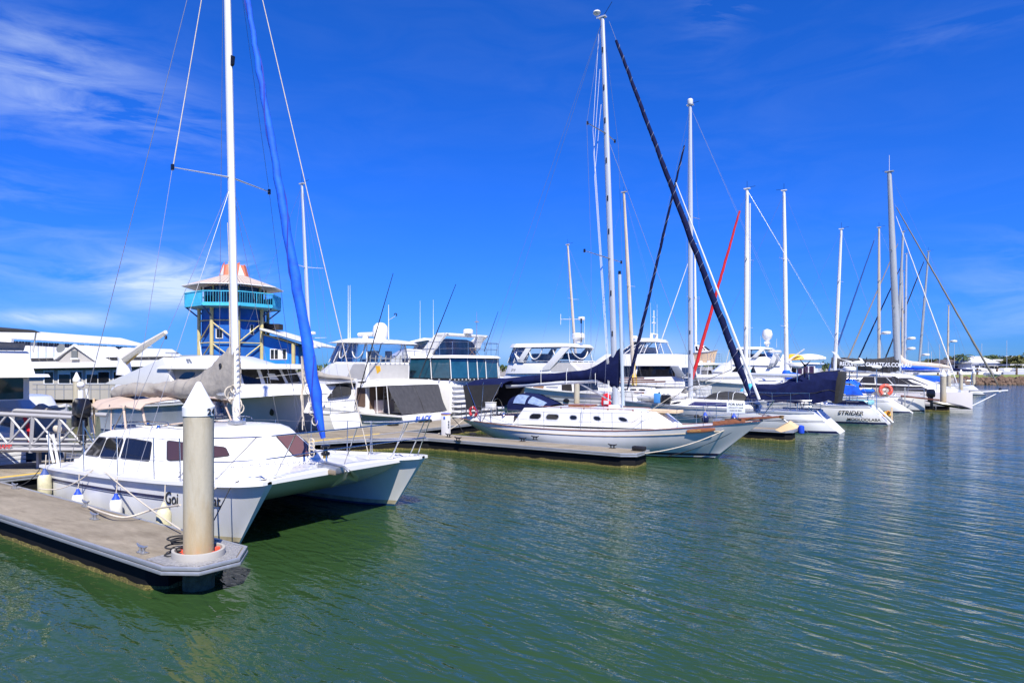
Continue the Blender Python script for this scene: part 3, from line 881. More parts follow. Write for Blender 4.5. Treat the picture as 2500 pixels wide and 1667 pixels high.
pile('big mooring pile with white cone cap numbered 24 on the nearest pontoon', *PL, num='24')
pile('white capped pile behind the catamaran stern, in front of the grey clubhouse', *[pb(187, 1000, 17.8)[0], 17.8], top=3.2, r=.19)
pile('pile standing in front of the white hull of the racing catamaran on the right', -.72, 62.85, top=3.3, r=.22)
pile('pale pile beside the cream yacht cockpit, just behind the big right hand pile', pb(2316, 940, 74.6)[0], 74.6, top=3.25, r=.19)
pile('pile between the far yachts, second from the rock wall', pb(2346, 940, 88)[0], 88, top=3.25, r=.19)
pile('small pile farthest out, nearest to the grass bank', pb(2377, 930, 103)[0], 103, top=3.25, r=.19)
pile('pile rising behind the classic yacht cabin under its boom', pb(1408, 960, 40.0)[0], 40.0, top=3.1, r=.2)

# ------------------------------------------------------------------ service pedestal
a_, b_ = -18.55, 22.3
ped = thing('service_pedestal', 'white service pedestal with blue and yellow top on the pontoon beside the sport fishing boat', 'pedestal', W(a_, b_, DZ), -TH)
MB().box(0, 0, .45, .32, .26, .9).build('post', WHITE, ped, bevel=.015)
MB().box(0, 0, .915, .34, .28, .035).build('collar', YEL, ped, bevel=.006)
MB().box(0, 0, .955, .35, .29, .04).build('top_cap', ROYAL, ped, bevel=.012)
for k in range(3): MB().box(.17, -.03, .62 - .12*k, .03, .09, .07).build('socket', GALV, ped, bevel=.006)
MB().box(.02, -.14, .78, .08, .02, .1).build('meter', INKB, ped)

# ------------------------------------------------------------------ gangway at the left
def gangway():
    t = thing('gangway', 'grey aluminium truss gangway with cross braced rails at the left edge', 'gangway', (0, 0, 0))
    Y = 18.9
    def q(px, py, dy=0): return Vector(((px - 1250)/1600*Y, Y + dy, EYE - (py - 896)/1600*Y))
    ext = lambda y: y
    for dy, k in ((0, 0), (1.15, 1)):
        x0, x1 = -330, 202
        tl = lambda px: 1010 + (px - 0)*(10/200)
        bl = lambda px: 1083 + (px - 0)*(2/200)
        def beam(p0, p1, w):
            MB().tube([p0, p1], w, 4).build('truss_member', GALVW, t, bevel=.004)
        global GALVW
        GALVW = mat('painted aluminium', (.34, .335, .34), .5, metal=.1, var=.06)
        MB().tube([q(x0, tl(x0), dy), q(x1, tl(x1), dy)], .062, 8).build('handrail', GALVW, t)
        MB().tube([q(x0, bl(x0), dy), q(x1, bl(x1), dy)], .045, 4).build('truss_member', GALVW, t)
        MB().tube([q(x0, 1096, dy), q(x1, 1098, dy)], .07, 4).build('truss_member', GALVW, t)
        for i in range(9):
            a = x1 - 61*i; b = a - 61
            if a != x1: MB().tube([q(a, tl(a), dy), q(a - 6, 1105, dy)], .058, 4).build('truss_post', GALVW, t) if i % 2 == 0 else None
            if b > x0 and k == 0:
                MB().tube([q(a, tl(a), dy), q(b, bl(b), dy)], .034, 5).build('truss_brace', GALVW, t)
                MB().tube([q(b, tl(b), dy), q(a, bl(a), dy)], .034, 5).build('truss_brace', GALVW, t)
    z = q(0, 1096).z
    MB().box(q(-64, 0).x, Y + .57, z, 6.4, 1.1, .05).build('tread_deck', mat('grey tread deck', (.22, .22, .22), .8), t)
    for px in (60, 190):
        MB().box(q(px, 0).x, Y + .57, (z + DZ)/2, .07, .12, z - DZ).build('landing_leg', GALVW, t)
    text('lettering', 'RAMP', .17, INKR, t, tuple(q(0, 1094, -.08)), (R(90), 0, 0), shear=.1, sx=.9)
gangway()
# ------------------------------------------------------------------ foreground catamaran
def catamaran():
    B = Boat('catamaran', 'white sailing catamaran moored behind the nearest pontoon, grey boom cover and blue furled jib', 'catamaran', -15, 9.9, 1)
    r = B.root
    HY = 2.17
    hulls = []
    for sy in (-1, 1):
        H = Hull(B, [(-4.55, .93, .46, -4.45, .42), (-3.2, .95, .53, -3.2, .50), (-1, 1.01, .56, -1, .52), (1, 1.09, .55, .95, .46), (2.4, 1.16, .49, 2.25, .32),
                     (3.3, 1.21, .40, 2.85, .17), (3.9, 1.25, .27, 3.15, .05), (4.25, 1.28, .07, 3.28, .02)], bulge=.03, flare=1.2, y0=sy*HY, n=34)
        H.build(HULLW, 'hull', r, deck=WHITE, camber=.03, drop=-.02)
        H.rail('gunwale', WHITE, w=.11, h=.07, dz=-.01, off=.03)
        H.strip('boot_stripe', .0, .05, NAVYS if sy < 0 else mat('blue antifoul', (.01, .06, .14), .5), off=.006)
        H.strip('waterline_stain', .05, .15, mat('waterline scum', (.50, .43, .28), .5, var=.25, vs=4, dark=(.62, .6, .5), darkamt=.9), off=.004)
        hulls.append(H)
    Hn, Hf = hulls
    u1 = Hn.xu(1.5)
    for z0, z1 in ((.70, .755), (.665, .68)):
        Hn.strip('waistline_stripe', z0, z1, NAVYS, u0=1, u1=u1, off=.008, byf=True, sides=(-1,))
    # bridge deck slab, front beam and the underside
    mb = MB(); rings = []
    for x, z in ((-4.5, .97), (-3, .99), (-1, 1.05), (1, 1.12), (2.5, 1.2), (3.5, 1.255), (3.72, 1.262), (3.8, 1.24)):
        w = HY
        rings.append([(x, y, z + .05*(1 - (y/HY)**2)) for y in (-w, -w*.6, -w*.2, w*.2, w*.6, w)] + [(x, y, z - (.10 if x < 3.7 else .06)) for y in (w, w*.6, w*.2, -w*.2, -w*.6, -w)])
    MB().loft(rings).build('bridge_deck', WHITE, r, ang=35)
    mb = MB(); rings = []
    for x, zb, w in ((-4.3, .45, 1.62), (-1, .42, 1.62), (1.2, .45, 1.62), (2.6, .62, 1.68), (3.5, .98, 1.85), (3.74, 1.17, 2.0)):
        zt = 1.0 + (x + 4.3)/8*.2
        rings.append([(x, -w, zt), (x, -w, zb + .12), (x, -w + .2, zb), (x, w - .2, zb), (x, w, zb + .12), (x, w, zt)])
    MB().loft(rings).build('nacelle', HULLW, r, ang=35)
    # cabin
    s = -1
    bot = [(1.88, 0, 1.22), (1.76, -1.15, 1.20), (1.15, -1.68, 1.17), (-.5, -1.98, 1.08), (-3.0, -2.06, 1.0), (-4.25, -2.0, .97)]
    top = [(.85, 0, 1.93), (.75, -.95, 1.92), (.20, -1.34, 1.9), (-1.0, -1.62, 1.87), (-3.0, -1.74, 1.80), (-3.62, -1.66, 1.76)]
    mir = lambda L_: [(x, -y, z) for x, y, z in L_[:0:-1]]
    T = Tier(B, bot + mir(bot), top + mir(top))
    T.build('cabin', WHITE, crown=.17, sub=4)
    FR = mat('window seal', (.03, .03, .033), .5)
    T.win(4.03, 4.80, .30, .83, GLASS, frame=FR, rnd=.12, ta=.30, tb=.86)
    T.win(3.62, 3.97, .28, .84, GLASS, frame=FR, rnd=.15)
    T.win(3.03, 3.56, .28, .78, GLASS, frame=FR, rnd=.10, ta=.30, tb=.86)
    T.win(1.10, 2.64, .40, .62, GLASSR, frame=FR, rnd=.2, ta=.30, tb=.83)
    T.win(8.22, 9.25, .3, .8, GLASSR, frame=FR, rnd=.2)
    T.win(10.04, 10.66, .14, .80, mat('brown tinted acrylic', (0.14, 0.07, 0.062), 0.08, var=.05, spec=.7), frame=FR, rnd=.08)
    # red scribble lettering on the front panel
    for k, (x, y, z) in enumerate(((-3.35, -1.2, 1.93), (-2.3, -1.05, 1.98), (-.9, -1.0, 2.02), (-2.6, 1.0, 1.98))):
        h = MB().box(x, y, z, .62, .42, .05); h.build('hatch_frame', WHITE, r, bevel=.02)
        MB().box(x, y, z + .03, .52, .33, .02).build('hatch_pane', GLASS, r, bevel=.008)
    MB().tube(T.P + [T.P[0]], .016, 5).build('cabin_seam', OFFW, r)
    for sy in (-1, 1): MB().tube(cr([(-3.2, sy*1.3, 1.99), (-3.0, sy*1.3, 2.06), (-1.4, sy*1.18, 2.12), (-1.2, sy*1.17, 2.05)], 14), .014, 6).build('grab_rail', STEEL, r)
    # aft cockpit coaming and rear deck gear
    MB().box(-4.1, -1.7, 1.03, .5, .6, .1).build('stern_locker', WHITE, r, bevel=.03)
    MB().tube([(-4.35, -2.35, .95), (-4.5, -2.42, 1.75)], .035, 8).build('flagpole_socket', WHITE, r)
    # mast
    mo, P = mast(B, -.12, 2.05, 17, .095, MASTW, rake=.55, taper=.7)
    spreader(B, mo, P(8.35), 1.35, ALU, sweep=.32, rise=-.02, r=.034)
    MB().prism([P(11.2) + Vector((.1, -.03, .0)), P(11.2) + Vector((.17, -.03, .04)), P(11.2) + Vector((.2, -.03, .24)), P(11.2) + Vector((.11, -.03, .28))], (0, .08, 0)).build('mast_lamp', BLKP, mo, bevel=.01)
    MB().box(-.12, 0, 2.1, .34, .3, .09).build('mast_step', GALV, mo, bevel=.01)
    for k in range(7):
        an = k*.9
        c = P(2.35 + .1*k) + Vector((.10*math.cos(an), .10*math.sin(an) - .04, 0))
        MB().torus(c, .10 + .03*(k % 3), .016, 'X' if k % 2 else 'Y', 16, 5, flat=1).build('halyard_coil', ROPE, mo)
    for k in range(3):
        MB().tube([P(5.2 + k) + Vector((-.13, -.05, 0)), P(3.4) + Vector((-.14, -.06 + .05*k, 0)), P(2.3) + Vector((-.13, -.02 + .05*k, 0))], .010, 5).build('halyard', ROPE, mo)
    # boom and cover, swung a little to the camera's side
    def boomy(x): return (x + .3)*.115
    xb = -5.25
    MB().tube([(-.25, 0, 2.86), (xb - .05, boomy(xb), 2.83)], [.075, .07], 10, 1.3).build('boom', ALU, r)
    sp = [(xb, boomy(xb), 2.56, 2.88, .10), (-4.95, boomy(-4.95), 2.60, 2.98, .15), (-4.2, boomy(-4.2), 2.66, 3.05, .17), (-3.4, boomy(-3.4), 2.68, 3.05, .17), (-2.6, boomy(-2.6), 2.66, 3.14, .19),
          (-2.1, boomy(-2.1), 2.66, 3.17, .19), (-1.5, boomy(-1.5), 2.68, 3.30, .17), (-1.1, boomy(-1.1), 2.70, 3.48, .15), (-.7, boomy(-.7), 2.72, 3.76, .14), (-.4, -.01, 2.74, 4.02, .14), (-.12, 0, 2.82, 4.08, .13)]
    sc = sailcover(B, sp, GCANV, wr=.16, seed=3)
    def ln(z): return P(z) + Vector((.10, -.12, 0))
    for k in range(9):
        z = 2.85 + k*.14
        MB().tube([P(z) + Vector((.13, -.06, 0)), P(z + .07) + Vector((.16, .0, 0)), P(z + .02) + Vector((.12, .07, 0))], .012, 5).build('lacing', ROPE, sc)
    text('sail_number', '9', .2, INK, sc, (-.62, -.175, 3.45), (R(90), 0, R(4)), extrude=.004, off=.012)
    # jib
    tack = (3.28, 0, 1.45); head = (-.62, 0, 16.3)
    j = furled(B, tack, head, .165, BLUEC, wrap=mat('deep blue sail edge', (.002, .02, .28), .8), turns=4, t0=.03, t1=.95, thin=.37, pw=2.0, wr=.022)
    j.name = 'furled_jib'
    MB().lathe(tack[0] - .03, 0, [(.03, -.1), (.10, -.08), (.10, -.02), (.05, .0), (.05, .08), (.10, .1), (.10, .14), (.03, .16)], 14, tack[2] + .15).build('furling_drum', BLKP, j)
    MB().tube([(3.3, 0, 1.22), (3.26, 0, 1.6)], .025, 6).build('tack_strut', STEEL, r)
    MB().box(3.25, 0, 1.5, .07, .09, .1).build('yellow_tape', YEL, j)
    # clew sheets and lashings hanging off the jib
    cl = Vector(tack).lerp(Vector(head), .155) + Vector((-.16, -.03, 0))
    for k in range(5):
        q = [cl + Vector((random.uniform(-.05, .05), random.uniform(-.05, .05), -z_)) for z_ in (0, .3, .6, .95, 1.3 + .1*k)]
        MB().tube(q, .013, 5).build('jib_sheet', ROPE, j)
    for k in range(5):
        MB().torus(Vector(tack).lerp(Vector(head), .12 - .016*k) + Vector((-.1, -.06, 0)), .10 + .02*(k % 2), .014, 'X' if k % 2 else 'Y', 14, 5, flat=1).build('sheet_coil', ROPE, j)
    for k in range(4):
        MB().torus((2.9, -.1, 1.55 + .08*k), .09, .014, 'Y', 12, 5).build('sheet_coil', ROPE, j)
    # rigging wires
    for sd in (-1, 1):
        tip = P(8.35) + Vector((-.32, sd*1.35, -.02))
        wire(B, [P(16.4), tip, (-.75, sd*2.45, 1.1)], .006, name='cap_shroud')
        wire(B, [P(8.2), (-.2, sd*2.42, 1.12)], .006, name='lower_shroud')
        wire(B, [P(8.2), (-1.5, sd*2.42, 1.12)], .006, name='lower_shroud')
    wire(B, [P(16.8), (-4.3, -2.1, 1.0)], .009, name='backstay')
    wire(B, [P(16.8), (-4.3, 2.1, 1.0)], .007, name='backstay')
    wire(B, [P(16.9) + Vector((.12, 0, 0)), (3.55, 1.05, 1.35)], .012, ROPE, 'spare_halyard')
    wire(B, [P(16.5), tuple(P(8.35) + Vector((-.32, -1.33, .02)))], .012, ROPE, 'flag_halyard')
    # bow rail sweeping from bow to bow
    top = [(1.95, -2.36, 2.04), (3.0, -2.38, 2.10), (3.75, -2.1, 2.14), (4.0, -1.6, 2.16), (3.95, -.6, 2.15), (3.95, .6, 2.15), (4.1, 1.6, 2.18), (4.25, 2.1, 2.2), (4.2, 2.45, 2.2), (3.4, 2.45, 2.12), (1.95, 2.38, 2.04)]
    low = [(2.1, -2.42, 1.58), (3.0, -2.45, 1.63), (3.65, -2.1, 1.68), (3.85, -1.6, 1.70), (3.8, -.6, 1.71), (3.8, .6, 1.71), (3.95, 1.6, 1.73), (4.12, 2.1, 1.75), (4.1, 2.42, 1.75), (3.3, 2.48, 1.66), (2.1, 2.42, 1.58)]
    rl = MB().tube(cr(top, 40), .015, 7).build('bow_rail', STEEL, r)
    MB().tube(cr(low, 40), .013, 7).build('bow_rail', STEEL, r)
    tc = cr(top, 41)
    for i, bx in ((3, 1.6), (8, 2.45), (13, 3.4), (19, 3.5), (25, 3.5), (29, 3.7), (31, 3.8), (36, 2.9), (39, 2.2)):
        p = Vector(tc[i]); 
        base = Vector((bx, p.y*1.02, 1.20 if bx < 3 else 1.26))
        MB().tube([base, p], .013, 7).build('rail_post', STEEL, r)
        MB().lathe(base.x, base.y, [(.03, 0), (.03, .012), (.014, .03)], 8, base.z).build('post_base', STEEL, r)
    Hn.lifelines((-4.3, -3.55, -2.2, -.55, 1.0, 1.95), h=.92, inset=.07, sides=(-1,), r=.012)
    Hf.lifelines((-4.3, -2.2, -.55, 1.0, 1.95), h=.92, inset=.07, sides=(1,), r=.012)
    # anchor roller, chain, anchor
    rt = MB().box(3.72, -.25, 1.30, .62, .24, .13, ry=R(4)); rt.build('anchor_roller', GALV, r, bevel=.015)
    MB().box(3.86, -.25, 1.235, .3, .3, .1).build('roller_cheek', mat('worn bronze fitting', (.33, .26, .18), .5, metal=.4), r, bevel=.02)
    an = MB().tube([(3.5, -.25, 1.42), (4.15, -.25, 1.36), (4.3, -.25, 1.26)], [.02, .03, .03], 7)
    an.prism([(4.28, -.27, 1.28), (4.12, -.5, 1.04), (3.9, -.42, .9), (4.2, -.25, 1.08)], (.02, .02, .03))
    an.prism([(4.28, -.23, 1.28), (4.30, .02, 1.1), (4.15, .12, .98), (4.22, -.25, 1.12)], (.02, -.02, .03))
    an.build('anchor', GALV, r, bevel=.005)
    for k in range(16):
        c = (3.45 - .085*k, -.25 - .006*k*k, 1.37 + .012*math.sin(k*2))
        MB().torus(c, .032, .011, 'Z' if k % 2 else 'Y', 8, 4).build('chain_link', GALV, r)
    for sy in (-1, 1):
        MB().tube([(3.5, sy*1.95, 1.31), (3.66, sy*1.95, 1.34), (3.78, sy*1.95, 1.31)], [.012, .02, .012], 6).build('cleat', STEEL, r)
        MB().tube([(2.0, sy*2.5, 1.21), (2.2, sy*2.5, 1.21)], .014, 6).build('cleat', STEEL, r)
    # bleached bimini and clear dodger over the cockpit
    bot = [(-2.15, 0, 2.02), (-2.2, -1.2, 1.95), (-2.6, -1.5, 1.88), (-3.4, -1.5, 1.84)]
    topp = [(-2.5, 0, 2.62), (-2.55, -1.15, 2.55), (-2.9, -1.42, 2.5), (-3.6, -1.4, 2.48)]
    D = Tier(B, bot + mir(bot), topp + mir(topp)); D.build('dodger', VINYL, cap=False, bevel=0)
    for a, b in ((0, 1), (1, 1), (2, 1), (3, 1), (4, 1), (5, 1), (6, 1)):
        MB().tube([D.P[a], D.Q[a]], .03, 6, .5).build('dodger_seam', PCANV, r)
    MB().tube(D.P + [D.P[0]], .03, 6, .6).build('dodger_hem', PCANV, r)
    rr = []
    for x, z, w in ((-2.3, 2.66, 1.3), (-2.7, 2.71, 1.42), (-3.4, 2.66, 1.5), (-4.1, 2.60, 1.5), (-4.7, 2.70, 1.42), (-5.0, 2.62, 1.35)):
        rr.append([(x, w*q, z - .14*q*q - (.10 if abs(q) > .95 else 0)) for q in (-1, -.9, -.5, 0, .5, .9, 1)])
    bm_ = MB().loft(rr, closed=False).loft([[(x, y, z - .02) for x, y, z in q] for q in rr], closed=False); bm_.build('bimini', PCANV, r, ang=60)
    for x0, x1 in ((-3.9, -2.75), (-3.9, -3.6), (-3.9, -4.75)):
        for sy in (-1, 1):
            MB().tube([(x0, sy*1.6, 1.05), (x1, sy*1.44, 2.5)], .014, 6).build('bimini_hoop', STEEL, r)
    # winches and deck hardware on the cabin top
    for x, y in ((-2.9, -.8), (-1.6, -1.2), (-1.6, 1.2), (-3.4, -1.45)):
        z = 1.95 if abs(y) < 1.3 else 1.84
        MB().lathe(x, y, [(.06, 0), (.045, .03), (.04, .09), (.055, .11), (.02, .12)], 10, z).build('winch', STEEL, r)
    wire(B, [(-1.6, -1.2, 2.0), (-.3, -.4, 2.16)], .009, ROPEK, 'control_line')
    # outboard bracket motor at the stern
    M_ = MB().tube([(-4.45, -1.3, .3), (-4.45, -1.3, 1.0), (-4.42, -1.3, 1.25)], [.05, .08, .10], 10); M_.build('motor_leg', BLKP, r)
    # name on the near hull
    def nm(s_, x, z, sz):
        u = Hn.xu(x, .7); p = Hn.pt(u, z/Hn.pt(u, 1).z, -1, .02); q = Hn.pt(Hn.xu(x + .5, .7), z/Hn.pt(u, 1).z, -1, .02)
        ang = math.atan2(q.y - p.y, q.x - p.x)
        a_ = Hn.pt(u, .9, -1); b_ = Hn.pt(u, .5, -1); tilt = math.atan2(-(a_.y - b_.y), (a_.z - b_.z))
        text('name_lettering', s_, sz, INK, r, tuple(p), (R(90) + tilt, 0, ang), shear=.25, extrude=.004, sx=.8)
    nm('Goi', 1.5, .70, .36); nm('at', 2.98, .78, .34)
    return B, Hn, Hf
CAT, CHn, CHf = catamaran()

def outboard(label, loc, rz, s=1.0, par=None):
    t = thing('outboard_motor', label, 'outboard motor', loc, rz)
    MB().loft([[(x*w_*s, y*w_*s, z*s) for x, y in ((-.16, -.12), (.18, -.13), (.24, 0), (.18, .13), (-.16, .12))] for z, w_ in ((.0, .8), (.08, 1.05), (.3, 1.0), (.42, .75))]).build('cowling', BLKP, t, bevel=.03*s)
    MB().box(0, 0, -.25*s, .14*s, .12*s, .5*s).build('leg', BLKP, t, bevel=.02)
    MB().box(.12*s, 0, -.08*s, .1*s, .3*s, .25*s).build('clamp_bracket', BLKP, t, bevel=.02)
    MB().lathe(0, 0, [(.02, -.16), (.06, -.1), (.06, .1), (.02, .16)], 8).build('gearcase', BLKP, t).matrix_local = Matrix.Translation((-.02, 0, -.55*s)) @ Matrix.Rotation(R(90), 4, 'Y')
    for k in range(3):
        an = 2*PI*k/3
        MB().prism([(-.2*s, .02, -.55*s), (-.2*s, .11*math.cos(an)*s, (-.55 + .11*math.sin(an))*s), (-.17*s, .11*math.cos(an + .6)*s, (-.55 + .11*math.sin(an + .6))*s)], (.01, 0, 0)).build('propeller_blade', GALV, t)
    MB().tube([(.15*s, 0, .1*s), (.5*s, 0, .16*s)], .02, 6).build('tiller', BLKP, t)
    return t
p = CAT.world(-4.8, -1.6, 2.12)
MB().tube([(-4.5, -1.6, .95), (-4.72, -1.6, 1.4), (-4.72, -1.6, 2.05)], .03, 6).tube([(-4.5, -1.2, .95), (-4.72, -1.6, 1.9)], .02, 6).build('motor_bracket', STEEL, CAT.root)
outboard('black outboard motor clamped upright on the stern rail of the near catamaran', p, PI - TH, 1.25)

def fender(label, loc, r=.11, h=.55, body=FENDW, cap=ROYAL, group=None, rope=.45):
    t = thing('fender', label, 'fender', loc, 0, group)
    prof = [(.01, -h/2), (r*.35, -h/2 + .01), (r*.8, -h/2 + r*.35), (r, -h/2 + r*.9), (r, h/2 - r*.9), (r*.8, h/2 - r*.35), (r*.4, h/2)]
    MB().lathe(0, 0, prof, 18).build('body', body, t)
    MB().lathe(0, 0, [(r*.86, h/2 - r*.5), (r*.7, h/2 - r*.25), (r*.35, h/2 + r*.35), (.03, h/2 + r*.75), (.01, h/2 + r*.8)], 14).build('end_cap', cap, t)
    MB().tube([(0, 0, h/2 + r*.7), (.01, .02, h/2 + rope*.5), (0, .05, h/2 + rope)], .012, 5).build('lanyard', ROPE, t)
    return t
def cw(px, py, b):
    a, z = pb(px, py, b); return W(a, b, z)
G = 'fenders hung between the catamaran and the pontoon'
fender('blue capped white fender hanging below the aft cabin windows of the catamaran', cw(190, 1232, 7.0), r=.125, group=G)
fender('blue capped white fender hanging below the large cabin window of the catamaran', cw(283, 1246, 6.98), r=.125, group=G)
fender('yellowed fender without a blue cap beside the big numbered pile', cw(400, 1276, 6.95), r=.14, h=.6, body=FENDY, cap=FENDY, group=G)
fender('grimy fender with a dull blue cap at the stern corner of the catamaran', cw(109, 1186, 7.05), r=.15, h=.65, body=FENDY, cap=mat('dull blue', (.04, .08, .25), .6), group=G)

# ------------------------------------------------------------------ mooring ropes and small things on the near pontoon
def rope(label, pts, r=.014, m=ROPE, group='mooring ropes'):
    o = MB().tube(pts, r, 6).build('mooring_rope', m)
    tag(o, label, 'rope', group); return o
def dz(px, py, z=DZ):
    a, b = pz(px, py, z); return W(a, b, z)
cA = dz(215, 1236, DZ + .05)
rope('pale slack rope from the pontoon cleat round to the big near pile', cr([tuple(cA), tuple(dz(262, 1254, .62)), tuple(dz(310, 1262, .58)), tuple(cw(375, 1243, 6.7)), tuple(cw(440, 1232, 6.3))], 24), .02)
rope('thin pale rope crossing the catamaran hull diagonally from the gunwale to the big pile', sag(cw(255, 1150, 7.15), cw(440, 1292, 6.4), .05))
rope('pale rope running from the catamaran deck down to the left end of the near pontoon', sag(cw(228, 1146, 7.15), cw(95, 1192, 6.6), .18))
rope('black rope from the stern of the catamaran to the near pontoon', sag(cw(97, 1145, 7.3), cw(40, 1186, 6.5), .1), .011, ROPEK)
rope('black rope from the near bow of the catamaran down to the pontoon end', cr([tuple(cw(583, 1174, 7.6)), tuple(cw(566, 1186, 7.4)), tuple(cw(545, 1225, 7.0)), tuple(cw(515, 1284, 6.6))], 16), .011, ROPEK)
rope('pale rope from the near bow cleat of the catamaran towards the big pile', cr([tuple(cw(603, 1172, 7.9)), tuple(cw(555, 1176, 7.6)), tuple(cw(525, 1192, 7.2)), tuple(cw(500, 1210, 6.5))], 16), .016)
# coil of black hose by the collar
hz = thing('hose_coil', 'tangle of black rope lying against the collar of the big near pile', 'rope', W(PL[0] - .42, PL[1] - .05, DZ), 0)
for k in range(6):
    MB().torus((random.uniform(-.06, .06), random.uniform(-.1, .1), .03 + .045*k), .13 + .03*random.random(), .014, 'Z', 18, 5, flat=1).build('loop', ROPEK, hz)
MB().tube(cr([(-.05, -.1, .05), (-.15, -.22, .02), (-.05, -.3, .02), (.05, -.26, .02)], 16), .014, 5).build('loop', ROPEK, hz)
# ------------------------------------------------------------------ classic white yacht in the middle
def classic_yacht():
    B = Boat('sailing_yacht', 'white classic sailing yacht with teak rail, navy boom cover and navy furled jib', 'sailing yacht', -19.6, 25.2, 1)
    r = B.root
    H = Hull(B, [(0, 1.06, .62, 2.1, .10), (1.2, 1.0, 1.02, 2.7, .62), (3.2, .94, 1.5, 3.9, 1.2), (5.6, .92, 1.78, 5.8, 1.6), (8.2, .98, 1.74, 8.2, 1.45), (10.4, 1.13, 1.35, 9.9, .86),
                 (12.2, 1.32, .74, 11.1, .38), (13.3, 1.46, .25, 11.7, .1), (13.75, 1.52, .05, 11.95, .02)], bulge=.10, n=44)
    H.build(HULLW, 'hull', r, deck=WHITE, camber=.09, drop=.03)
    H.strip('boot_stripe', .10, .20, NAVYS, off=.008, u0=2)
    H.strip('antifouling', .0, .05, NAVYS, off=.006, u0=2)
    H.rail('teak_rail', TEAK, w=.05, h=.03, dz=.0, off=.0)
    H.rail('wooden_strake', GOLDW, f=.80, w=.035, h=.026, off=.010, u1=H.xu(12.6))
    # name board at the bow
    x = 11.25; u = H.xu(x, .88); p = H.pt(u, .89, -1, .03); q = H.pt(H.xu(x + .95, .88), .89, -1, .03)
    ang = math.atan2(q.y - p.y, q.x - p.x); L_ = (q - p).length
    nbm = MB(); pts = []
    for i in range(20):
        t = 2*PI*i/20; c_ = max(-1, min(1, 1.25*math.cos(t)))
        pts.append((L_/2 + (L_/2)*c_, 0, .075*math.sin(t)))
    nbm.prism(pts, (0, -.03, 0)); nb = nbm.build('name_board', TEAK, r, bevel=.006)
    nb.location = p; nb.rotation_euler = (0, -math.atan2(q.z - p.z, L_), ang)
    text('name_lettering', 'MURRUMBI', .105, mat('gilt lettering', (.55, .36, .12), .4), nb, (.10, -.034, -.036), (R(90), 0, 0), extrude=.003, sx=.78)
    # coachroof
    def q2(px, py, b=24.15): v = B.L(px, py, b); return (v.x, v.z)
    T = tier(B, (10.35, 1.12), (9.6, 1.72), (3.9, 1.72), (3.35, .98), 1.08, hbt=1.0, nose=.35, noset=.25, cf=.75, kf=.5)
    T.build('coachroof', WHITE, crown=.10, bevel=.05, seg=3)
    FRM = mat('portlight frame', (.62, .62, .6), .35, metal=.4)
    def sx(x): return 2 + ((10.35 - .5) - x)/((10.35 - .5) - 3.35)
    for px0, px1, rd in ((1284, 1313, .45), (1328, 1361, .45), (1392, 1411, .5), (1457, 1476, .5), (1527, 1548, .5)):
        a = B.L(px0, 1024, 24.15).x; b = B.L(px1, 1024, 24.15).x
        t0, t1 = (.36, .66) if px0 < 1380 else (.40, .64)
        T.win(sx(b), sx(a), t0, t1, GLASS, frame=FRM, rnd=rd, fw=.035)
    H2 = (B.L(1395, 1000, 25), B.L(1540, 1000, 25))
    for x0, w_, d_ in ((6.3, 1.0, .8), (10.0, 1.25, .75)):
        z = 1.84 if x0 < 8 else 1.74
        MB().box(x0, 0, z, w_, d_, .11).build('wooden_hatch', PLY if x0 > 8 else TEAK, r, bevel=.015)
    for sd in (1, -1):
        MB().tube([(4.6, sd*.86, 1.80), (5.6, sd*.88, 1.80), (9.0, sd*.82, 1.80)], .016, 6).build('handrail', TEAK, r)
        for x in (4.6, 5.7, 6.8, 7.9, 9.0): MB().box(x, sd*.86, 1.77, .05, .03, .05).build('handrail_foot', TEAK, r)
    # foredeck gear: windlass, bulwark block, bowsprit platform with anchor
    H.rail('bow_bulwark', TEAK, w=.07, h=.13, dz=.03, u0=H.xu(12.15), u1=H.xu(13.2))
    MB().prism([(12.9, -.14, 1.50), (14.35, -.14, 1.66), (14.35, -.14, 1.73), (12.9, -.14, 1.6)], (0, .28, 0)).build('bowsprit_platform', TEAK, r, bevel=.01)
    MB().box(12.1, 0, 1.45, .28, .34, .16).build('windlass', GALV, r, bevel=.03)
    a_ = MB().tube([(13.6, .02, 1.78), (14.4, .02, 1.66), (14.62, .02, 1.50)], [.03, .035, .03], 7)
    a_.build('anchor_shank', GALV, r)
    MB().prism([(14.64, .02, 1.50), (14.98, -.22, 1.33), (14.45, -.30, 1.16), (14.2, -.12, 1.22)], (0, .36, .05)).build('anchor_fluke', mat('sandy anchor fluke', (.60, .44, .24), .6), r, bevel=.01)
    MB().lathe(14.42, 0, [(.03, -.05), (.10, -.04), (.05, 0), (.10, .04), (.03, .05)], 12, 1.70).build('bow_roller', mat('bronze roller', (.30, .2, .1), .5, metal=.5), r)
    # mast, boom, cover
    mo, P = mast(B, 7.85, 1.80, 18.3, .105, ALU, rake=.62, taper=.7)
    MB().box(7.85, 0, 1.86, .5, .4, .12).build('mast_step', WHITE, r, bevel=.03)
    for z in (16.9, 15.3, 13.9, 12.2, 10.6, 9.2, 6.6, 4.9):
        MB().box(P(z).x + .0, -.095, z, .05, .02, .22).build('mast_slot', BLACK, mo)
    spreader(B, mo, P(13.35), 1.3, GALV, sweep=.22, rise=.1, r=.035)
    spreader(B, mo, P(8.05), 1.75, GALV, sweep=.32, rise=.12, r=.04)
    MB().lathe(P(18.6).x - .25, 0, [(.02, 0), (.03, .12), (.14, .18), (.17, .24), (.14, .30), (.02, .33)], 14, 18.35).build('masthead_dome', WHITE, mo)
    MB().tube([P(18.3), P(18.3) + Vector((.45, 0, .55))], .012, 5).box(P(18.3).x + .5, 0, 19.0, .22, .03, .06).build('wind_vane', BLKP, mo)
